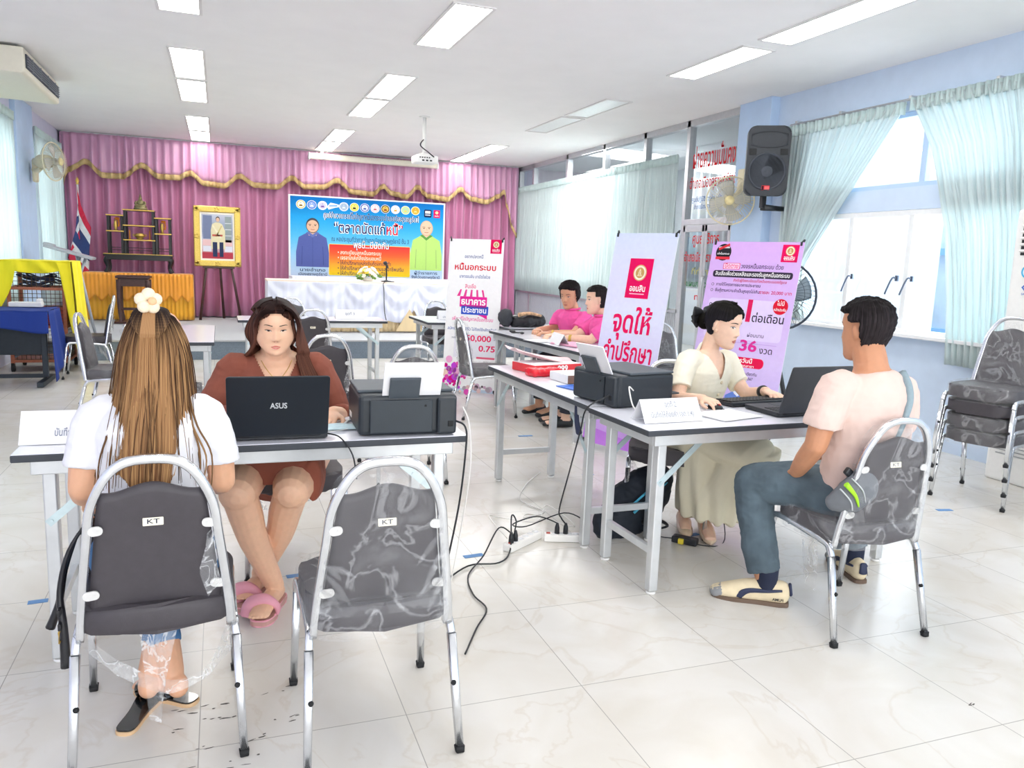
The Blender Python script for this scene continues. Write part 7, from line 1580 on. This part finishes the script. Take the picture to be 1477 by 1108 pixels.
def paint3(s, W, H):
    s.band((-W / 2, W / 2, -H / 2, H / 2), ramp(['c6b4f0', 'cdb8f2', 'd9c6f4', 'd6bdf0', 'd6b4ee', 'd9b0ee'], 40), 1); bank_logo(s, W * .37, H * .445, W * .17, H * .085)
    s.disc(-W * .36, H * .445, .07, '2b2b30', 3, .07); s.rect(-W * .36, H * .47, .1, .014, 'd8d8e0', 4); s.line([(-W * .42, H * .46), (-W * .3, H * .485)], .02, 'd83a44', 5); s.rect(-W * .36, H * .435, .13, .03, '1c1c20', 5); s.text('แก้หนี้นอกระบบ', -W * .36, H * .437, .024, 'ffffff', 6, .11, .01); s.rect(-W * .36, H * .415, .13, .022, 'e03a4a', 5)
    s.rect(-W * .24, H * .375, .15, .052, 'e8306a', 2, .006); s.rect(-W * .24, H * .375, .14, .044, 'f4dcf4', 3, .005); s.text('ปิดตาย', -W * .24, H * .375, .05, 'e8306a', 4, .12, .014); s.text('วงจรหนี้นอกระบบ ด้วย', W * .1, H * .375, .048, '4a3a6a', 3, W * .46, .006)
    s.rect(0, H * .335, W * .88, .055, '3a3244', 3, .02); s.text('สินเชื่อเพื่อช่วยเหลือและรองรับลูกหนี้นอกระบบ', 0, H * .335, .045, 'ffffff', 4, W * .82, .012); s.text('สำหรับผู้ที่ลงทะเบียนแก้ไขหนี้นอกระบบของรัฐบาล', W * .1, H * .303, .03, 'd8507a', 3, W * .58, .002)
    for k, (t, w) in enumerate((('ภายใต้โครงการธนาคารประชาชน', .5), ('ยื่นกู้ตามความจำเป็นสูงสุดไม่เกิน', .5))): s.disc(-W * .42, H * (.28 - .03 * k), .012, '5a4a7a', 3); s.disc(-W * .42, H * (.28 - .03 * k), .008, 'd9c0f0', 4); s.text(t, -W * .13, H * (.28 - .03 * k), .034, '4a3f6a', 3, W * w, .004)
    s.text('รายละ 20,000 บาท', W * .29, H * .25, .036, 'd8306a', 3, W * .34, .01)
    s.rect(0, H * .11, W * .86, H * .2, 'e2d2f8', 2, .03); s.text('ดอกเบี้ยคงที่', -W * .26, H * .175, .06, '4a4060', 3, W * .32, .006); s.text('1', W * .045, H * .15, .24, 'e0245f', 3, None, .034); s.text('ต่อเดือน', W * .26, H * .12, .09, '38304a', 3, W * .34, .014)
    s.disc(W * .37, H * .185, .062, 'dc2038', 4); s.text('ไม่มี', W * .37, H * .2, .045, 'ffffff', 5, .06, .012); s.text('หลักประกัน', W * .37, H * .17, .03, 'ffffff', 5, .1, .01)
    s.rect(0, -.005 * H, W * .8, .006, 'c8a8e8', 3); s.text('ผ่อนนาน', W * .16, H * .035, .04, '5a4a7a', 3, .14, .006); s.text('36', W * .1, -H * .02, .12, 'e0389a', 3, .15, .03); s.text('งวด', W * .3, -H * .035, .07, '4a4060', 3, .11, .01)
    s.rect(W * .05, -H * .1, W * .5, .08, 'ea1f52', 3, .035); s.text('สมัครวันนี้', W * .05, -H * .093, .046, 'ffffff', 4, .2, .014); s.text('ที่ออมสินทุกสาขา', W * .05, -H * .117, .026, 'ffffff', 4, .24, .006)
    s.text('ภายในปีหน้าเดียวกัน', W * .1, -H * .155, .032, '5a4a7a', 3, .24); s.text('ถึง 31 ธ.ค. 2567', W * .1, -H * .178, .03, '5a4a7a', 3, .18)
    person_bust(s, W * .08, -H * .42, .4, '6a8ad8', 'f0c8ac', '3a2c30', 'dfe6fa'); s.rect(W * .08, -H * .36, .06, .12, '2a4ab0', 9)
    s.rect(0, -H * .46, W * .9, .08, 'b8a0ec', 3)
xbanner('purple banner crowded with Thai loan lettering behind the woman in cream', (3.6, 5.56, .05), (3.93, 4.85, .05), (.28, .14, 1.57), .79, 1.62, paint3)

# ---------------------------------------------------------------- fans, loudspeaker, air conditioners
M_IVORY = mat('aged_ivory_plastic', 'e6dcbc', .45, var=.04); M_WIRE = mat('ivory_wire', 'd9d0b4', .4, .2)
def cage(r, dp, wm, e, M, rim=.008, nw=44):
    bm = BM()
    tube(bm, [(r * math.cos(2 * PI * k / 32), r * math.sin(2 * PI * k / 32), 0) for k in range(32)], rim, 8, 1, closed=True); bm.transform(M); obj('rim', bm, M_IVORY if wm is M_WIRE else wm, e, True)
    for s_, nm in ((1, 'front_grille'), (-1, 'rear_grille')):
        bm = BM()
        for k in range(nw):
            a = 2 * PI * k / nw; tube(bm, [(r * .2 * math.cos(a + .25), r * .2 * math.sin(a + .25), s_ * dp), (r * .7 * math.cos(a + .1), r * .7 * math.sin(a + .1), s_ * dp * .85), (r * math.cos(a), r * math.sin(a), 0)], .0016, 4, 3, caps=False)
        for q in (.2, .6): tube(bm, [(r * q * math.cos(2 * PI * k / 24), r * q * math.sin(2 * PI * k / 24), s_ * dp * (1 - q * q * .35)) for k in range(24)], .0022, 4, 1, closed=True)
        bm.transform(M); obj(nm, bm, wm, e, True)
def blades(r, n, m, e, M, nm='blade'):
    for k in range(n):
        bm = BM(); a0 = 2 * PI * k / n
        grid(bm, lambda u, v: ((.18 + .76 * u) * r * math.cos(a0 + (v - .5) * (1.1 - .3 * u) + u * .35), (.18 + .76 * u) * r * math.sin(a0 + (v - .5) * (1.1 - .3 * u) + u * .35), .05 * r * 2 * (v - .5)), 10, 8); bm.transform(M); obj(nm, bm, m, e, True, solid=.002)
    bm = BM(); lathe(bm, [(.0, -.02), (.2 * r, -.02), (.2 * r, .02), (.1 * r, .035), (.0, .036)], 20, M); obj('hub', bm, m, e, True)
def aim(c, d): return Matrix.Translation(c) @ V(d).to_track_quat('Z', 'Y').to_matrix().to_4x4()
def wall_fan(label, base, c, d, r):
    e = thing('wall_fan', label, 'fan', base, 0, 'wall fans'); M = aim(V(c), V(d)); cage(r, r * .38, M_WIRE, e, M); blades(r * .92, 4, mat('clear_grey_blade', 'b9b9b2', .3, var=.05), e, M @ Matrix.Translation((0, 0, .01)))
    D = V(d).normalized(); bm = BM(); tube(bm, [V(c) - D * r * .35, V(c) - D * r * .75, V(c) - D * r * .98], [r * .36, r * .36, r * .2], 16, 2, dome=True); obj('motor_housing', bm, M_IVORY, e, True)
    bm = BM(); lathe(bm, [(.0, 0), (r * .2, 0), (r * .19, .012), (0, .016)], 18, M @ Matrix.Translation((0, 0, r * .38))); obj('badge', bm, mat('ivory_badge', 'e8d8a0', .4), e, True)
    b = V(base); q = V(c) - D * r * .7; bm = BM(); tube(bm, [b, (b + q) / 2 + V((0, 0, -.06)), q + V((0, 0, -r * .3))], [.03, .035, .03], 10, 3); sx = 1 if b.x > 0 else -1; box(bm, b + V((-sx * .02, 0, -.03)), (.06, .13, .26), .02); obj('wall_bracket', bm, M_IVORY, e, True)
    bm = BM(); tube(bm, [b + V((-sx * .04, 0, -.15)), b + V((-sx * .05, .01, -.4))], .002, 4); obj('pull_cord', bm, M_WHITEP, e, True)
wall_fan('ivory wall fan on the left wall pillar, tilted toward the hall', (XL + .1, 12.1, 2.36), (-1.98, 11.9, 2.46), (.9, -.36, .02), .24)
wall_fan('ivory wall fan beside the black loudspeaker', (5.44, 7.5, 2.4), (5.15, 7.32, 2.13), (-.62, -.78, -.03), .25)
sf = thing('stand_fan', 'black floor-standing fan on a tripod behind the purple banner', 'fan', (4.56, 5.62, 0)); M = aim(V((4.52, 5.58, 1.2)), V((-.45, -.88, .1))); M_FANB = mat('black_fan_wire', '2a3240', .4, .3)
cage(.29, .1, M_FANB, sf, M, .01, 40); blades(.27, 3, mat('fan_blade_grey', '6d7a84', .35, .3), sf, M)
bm = BM(); D = V((-.45, -.88, .1)).normalized(); c = V((4.52, 5.58, 1.2)); tube(bm, [c - D * .1, c - D * .3], [.09, .08], 16, dome=True); obj('motor_housing', bm, M_BLK, sf, True)
bm = BM(); q = c - D * .2; tube(bm, [q, V((q.x, q.y, .75))], .022, 10); tube(bm, [V((q.x, q.y, .85)), V((q.x, q.y, .45))], .03, 10); obj('pole', bm, M_BLK, sf, True)
for a in (.4, 2.5, 4.6): bm = BM(); tube(bm, [V((q.x, q.y, .86)), V((q.x + .42 * math.cos(a), q.y + .42 * math.sin(a), .012))], .018, 8); obj('leg', bm, M_BLK, sf, True)
# loudspeaker on its bracket
M_SPK = mat('black_speaker_shell', '23282f', .5, var=.08, scale=80, bump=.15, bscale=400); M_GRL = mat('speaker_grille', '3a3f48', .6, .2, var=.15, scale=400)
d = V((-.55, -.84, -.06)).normalized(); ls = thing('loudspeaker', 'large black loudspeaker on a wall bracket by the window curtain', 'speaker', (5.12, 6.72, 2.14)); c = V((5.12, 6.72, 2.47)); M = aim(c, d)
R3 = d.to_track_quat('Z', 'Y').to_matrix(); upv = V((0, 0, 1)); xr = upv.cross(d).normalized(); up2 = d.cross(xr); M = Matrix(((xr.x, up2.x, d.x, c.x), (xr.y, up2.y, d.y, c.y), (xr.z, up2.z, d.z, c.z), (0, 0, 0, 1)))
bm = BM(); prism(bm, rrect(.4, .66, .07, 6), .2, M @ Matrix.Translation((0, 0, -.03)), bev=.02, smooth=True); prism(bm, rrect(.3, .6, .07, 6), .16, M @ Matrix.Translation((0, 0, -.18)), bev=.02, smooth=True); obj('cabinet', bm, M_SPK, ls, True)
bm = BM(); lathe(bm, [(.0, .0), (.035, .004), (.06, -.002), (.15, -.012), (.165, .006), (.178, .008), (.18, .0)], 40, M @ Matrix.Translation((0, -.1, .17))); obj('woofer', bm, M_GRL, ls, True)
bm = BM(); grid(bm, lambda u, v: M @ V(((u - .5) * .34, .2 + (v - .5) * .15 * (1 - .3 * (2 * u - 1) ** 2), .172 - .06 * (1 - (2 * u - 1) ** 2) * (1 - (2 * v - 1) ** 2) + .004)), 20, 12); obj('horn', bm, M_SPK, ls, True, solid=.004)
bm = BM(); ball(bm, M @ V((0, .2, .125)), (.03, .03, .03), 10); obj('horn_throat', bm, M_BLACKR, ls, True)
for sx in (-1, 1): bm = BM(); box(bm, (sx * .145, .085, .172), (.07, .06, .006), .002); bm.transform(M); obj('port', bm, M_BLACKR, ls, True)
s = Sheet(); s.rect(0, 0, .075, .045, 'c83038', 1, .004); s.rect(-.026, 0, .016, .036, '1c1c22', 2); s.rect(.012, 0, .044, .03, 'e06a6a', 2); s.done('badge', ls, Matrix.Translation(-V(ls.location)) @ M @ Matrix.Translation((0, -.255, .176)) @ Matrix.Rotation(-PI / 2, 4, 'X'))
bm = BM(); p = M @ V((.0, -.34, -.02)); box(bm, p + V((0, 0, -.04)), (.05, .05, .13), .006); tube(bm, [p + V((0, 0, -.1)), p + V((.18, .02, -.1)), V((5.5, 6.78, p.z - .1))], (.03, .02), 8, 1, section=SQ, ref=(0, 0, 1)); box(bm, (5.485, 6.78, p.z - .08), (.03, .1, .26), .004); obj('wall_bracket', bm, M_BLK, ls, True)
# ceiling air conditioner at the left wall
ac = thing('ceiling_air_conditioner', 'cream ceiling-hung air conditioner at the upper left', 'air conditioner', (-1.98, 9.45, 3.17))
bm = BM(); prof = [(-1.63, 3.165), (-1.63, 2.95), (-1.66, 2.935), (-2.28, 2.955), (-2.34, 3.0), (-2.34, 3.165)]
t = bmesh.new(); a = [t.verts.new((x, 8.6, z)) for x, z in prof]; b = [t.verts.new((x, 10.3, z)) for x, z in prof]; bridge(t, a, b, 0, False); capf(t, a); capf(t, b, 0, True); bmesh.ops.bevel(t, geom=list(t.edges), offset=.012, segments=2, affect='EDGES', profile=.5); merge(bm, t); obj('casing', bm, M_CREAM, ac, True)
bm = BM(); box(bm, (-1.624, 9.45, 3.055), (.012, 1.56, .125), .004); vo = obj('air_outlet', bm, mat('dark_outlet', '3c4250', .6), ac, True)
bm = BM()
for k in range(5): box(bm, (-1.614, 9.45, 3.01 + .023 * k), (.014, 1.54, .006))
for k in range(4): box(bm, (-1.612, 8.9 + .37 * k, 3.055), (.01, .014, .12))
obj('louvre', bm, mat('grey_louvre', '8a8f98', .5), vo, True)
bm = BM(); tube(bm, [(-1.7, 8.7, 3.19), (-1.7, 8.7, 3.16)], .01, 6); tube(bm, [(-1.7, 10.2, 3.19), (-1.7, 10.2, 3.16)], .01, 6); obj('hanger', bm, M_ALU, ac, True)
# standing air conditioner at the right edge
sa = thing('standing_air_conditioner', 'tall white standing air conditioner behind the chair stack at the right edge', 'air conditioner', (5.2, 3.8, 0))
bm = BM(); box(bm, (5.24, 3.66, .94), (.24, .62, 1.88), .02, seg=3); obj('cabinet', bm, M_WHITEP, sa, True)
bm = BM(); box(bm, (5.118, 3.65, 1.7), (.01, .52, .26), .004); og = obj('air_outlet', bm, M_DARK, sa, True); bm = BM()
for k in range(6): box(bm, (5.108, 3.65, 1.6 + .042 * k), (.02, .52, .014), .003, rot=(0, .5, 0))
obj('louvre', bm, M_WHITEP, og, True); bm = BM()
for k in range(20): box(bm, (5.119, 3.65, .2 + .027 * k), (.004, .5, .009))
obj('intake_slot', bm, mat('intake_grey', 'a9acae', .6), sa, True)
s = Sheet(); s.disc(0, .06, .045, '4fb0de', 1); s.disc(0, .06, .033, 'e8f4fa', 2); s.text('R', 0, .06, .05, '3a9ad0', 3, .035, .02); s.poly([(0, -.075), (.03, -.045), (0, -.015), (-.03, -.045)], '5a7ac8', 1); s.poly([(0, -.06), (.015, -.045), (0, -.03), (-.015, -.045)], 'e8eefa', 2); s.text('SAIJO', 0, -.09, .02, '6a7ac0', 1, .05)
s.done('sticker', sa, Matrix.Translation(V((5.117, 3.84, 1.4)) - V(sa.location)) @ Matrix.Rotation(-PI / 2, 4, 'Z'))

# ---------------------------------------------------------------- left side: draped cart, blue table, folded stand
M_YEL = mat_cloth('yellow_cloth', 'f6e61e', rough=.75, sheen=.1); M_BLUEC = mat_cloth('royal_blue_velvet', '123488', rough=.8, sheen=0); M_CAGE = mat('rust_wire_cage', 'b06a52', .55, .3, var=.15)
ct = thing('wire_cage_cart', 'rusty pink wire cage cart holding cables, draped in yellow cloth', 'cart', (-1.85, 10.15, 0))
bm = BM(); x0, x1, y0, y1 = -2.15, -1.62, 9.95, 10.5
for x in (x0, x1):
    for y in (y0, y1): box(bm, (x, y, .65), (.035, .035, 1.12), .003)
for z in (.12, .5, .92, 1.19):
    for y in (y0, y1): box(bm, ((x0 + x1) / 2, y, z), (x1 - x0, .025, .03), .003)
    for x in (x0, x1): box(bm, (x, (y0 + y1) / 2, z), (.025, y1 - y0, .03), .003)
fr_ = obj('frame', bm, M_CAGE, ct, True); bm = BM()
for k in range(13): x = x0 + (x1 - x0) * k / 12; tube(bm, [(x, y0, .12), (x, y0, 1.19)], .0032, 5, caps=False)
for k in range(24): z = .14 + 1.04 * k / 23; tube(bm, [(x0, y0, z), (x1, y0, z)], .0032, 5, caps=False); tube(bm, [(x1, y0, z), (x1, y1, z)], .0032, 5, caps=False)
for k in range(12): y = y0 + (y1 - y0) * k / 11; tube(bm, [(x1, y, .12), (x1, y, 1.19)], .0032, 5, caps=False)
obj('wire_mesh', bm, mat('dark_wire', '5a4a3c', .5, .4), ct, True); bm = BM()
for z in (.13, .5, .91): box(bm, ((x0 + x1) / 2, (y0 + y1) / 2, z), (x1 - x0, y1 - y0, .012))
obj('shelf', bm, M_CAGE, ct, True)
for x in (x0, x1):
    for y in (y0, y1): bm = BM(); lathe(bm, [(.0, -.015), (.04, -.015), (.04, .015), (0, .015)], 14, Matrix.Translation((x, y, .042)) @ Matrix.Rotation(PI / 2, 4, 'Y')); box(bm, (x, y, .085), (.03, .05, .03)); obj('caster', bm, M_BLACKR, ct, True)
yc = thing('yellow_cloth', 'bright yellow cloth draped over the wire cage cart', 'cloth', (-1.85, 10.2, 1.2)); bm = BM()
grid(bm, lambda u, v: (-2.24 + .7 * u, 9.9 + .68 * v, 1.222 + .008 * math.sin(u * 9) * math.sin(v * 7)), 20, 14)
def ydrp(u, v):   # near drop: hangs low at both sides, swept open in the middle
    x = -2.24 + .7 * u; lo = 1.0 - .1 * 0; side = max(0, (.28 - u) / .28, (u - .8) / .2); lowz = 1.17 - .08 * math.sin(u * PI) - side ** .7 * (.55 if u < .5 else 1.0)
    return (x + (.05 * (1 - v) if u > .5 else -.03 * (1 - v)), 9.9 - .015 * math.sin(u * 22 + v * 3) - .01 * (1 - v), lowz + (1.225 - lowz) * v)
grid(bm, ydrp, 60, 16); 
def yside(u, v): return (-1.54 + .02 * math.sin(u * 15 + v * 2) + .06 * (1 - v), 9.9 + .68 * u + .1 * (1 - v) * u, .06 + (1.225 - .06) * v)
grid(bm, yside, 40, 14); obj('drape', bm, M_YEL, yc, True, solid=.003)
cb_ = thing('cable_pile', 'tangled dark blue cables on the upper shelf of the cage cart', 'cables', (-1.88, 10.1, .93)); bm = BM(); R4 = random.Random(9)
for k in range(9): c = V((-1.88 + R4.uniform(-.12, .12), 10.1, .96 + .012 * k)); tube(bm, [c + V((R4.uniform(.1, .2) * math.cos(a), .1 * math.sin(a), .025 * math.sin(a * 2 + k))) for a in [i * PI / 5 for i in range(10)]], .008, 6, 3, closed=True)
obj('coil', bm, mat('navy_cable', '2d3654', .6), cb_, True)
bm = BM(); box(bm, (-1.8, 10.12, .62), (.36, .3, .2), .02); tag(obj('red_toolbox', bm, mat('dull_red', 'b04a3c', .6), loc=(-1.8, 10.12, .52)), 'dull red case on the middle shelf of the cage cart', 'box')
bm = BM(); box(bm, (-1.86, 9.3, .79), (.3, .12, .05), .01); box(bm, (-1.74, 9.3, .82), (.05, .1, .06), .01); tag(obj('white_device', bm, M_WHITEP, loc=(-1.86, 9.3, .765)), 'small white device on the blue cloth table, before the cage', 'device')
bt = thing('blue_draped_table', 'steel table under a royal blue cloth at the left edge', 'table', (-2.0, 9.05, 0))
bm = BM(); box(bm, (-2.05, 9.1, .735), (.9, .55, .03), .004); obj('tabletop', bm, M_DARK, bt, True)
for x in (-2.32, -1.68):
    bm = BM(); box(bm, (x, 9.1, .4), (.05, .05, .66), .004); box(bm, (x, 9.1, .03), (.06, .62, .05), .006); obj('leg', bm, mat('charcoal_steel', '3c444c', .5, .4), bt, True)
bm = BM(); box(bm, (-2.0, 9.1, .08), (.66, .04, .04), .004); box(bm, (-2.0, 9.3, .42), (.62, .02, .3), .004); obj('cross_bar', bm, mat('charcoal_steel', '3c444c'), bt, True)
bc = thing('blue_cloth', 'royal blue cloth hanging down the end of the steel table', 'cloth', (-2.0, 9.05, .76)); bm = BM()
grid(bm, lambda u, v: (-2.32 + .73 * u, 8.78 + .64 * v, .757 + .003 * math.sin(u * 14)), 16, 12)
grid(bm, lambda u, v: (-1.585 + .012 * math.sin(u * 14 + v * 2) + .05 * (1 - v), 8.78 + .64 * u, .06 + .2 * u + (.757 - .06 - .2 * u) * v), 30, 14)
grid(bm, lambda u, v: (-2.32 + .74 * u, 8.775 - .01 * math.sin(u * 16), .57 + .03 * math.sin(u * 5) + (.757 - .57 - .03 * math.sin(u * 5)) * v), 30, 8); obj('drape', bm, M_BLUEC, bc, True, solid=.003)
ld = thing('lectern_stand', 'silver folding stand with a slanted top behind the yellow cloth', 'stand', (-1.75, 11.55, .256)); bm = BM(); box(bm, (-1.78, 11.5, 1.315), (.56, .34, .035), .006, rot=(0, .27, 0)); box(bm, (-2.0, 11.45, 1.4), (.12, .16, .04), .01, rot=(0, .27, 0)); obj('top', bm, mat('silver_grey_steel', 'b4b8c0', .4, .3), ld, True)
for a, b in (((-1.66, 11.45, 1.28), (-1.95, 11.5, .26)), ((-1.72, 11.55, 1.29), (-1.55, 11.6, .26)), ((-1.6, 11.5, 1.27), (-1.72, 11.45, .9))): bm = BM(); tube(bm, [a, b], .018, 8); obj('leg', bm, mat('silver_grey_steel', 'b4b8c0'), ld, True)
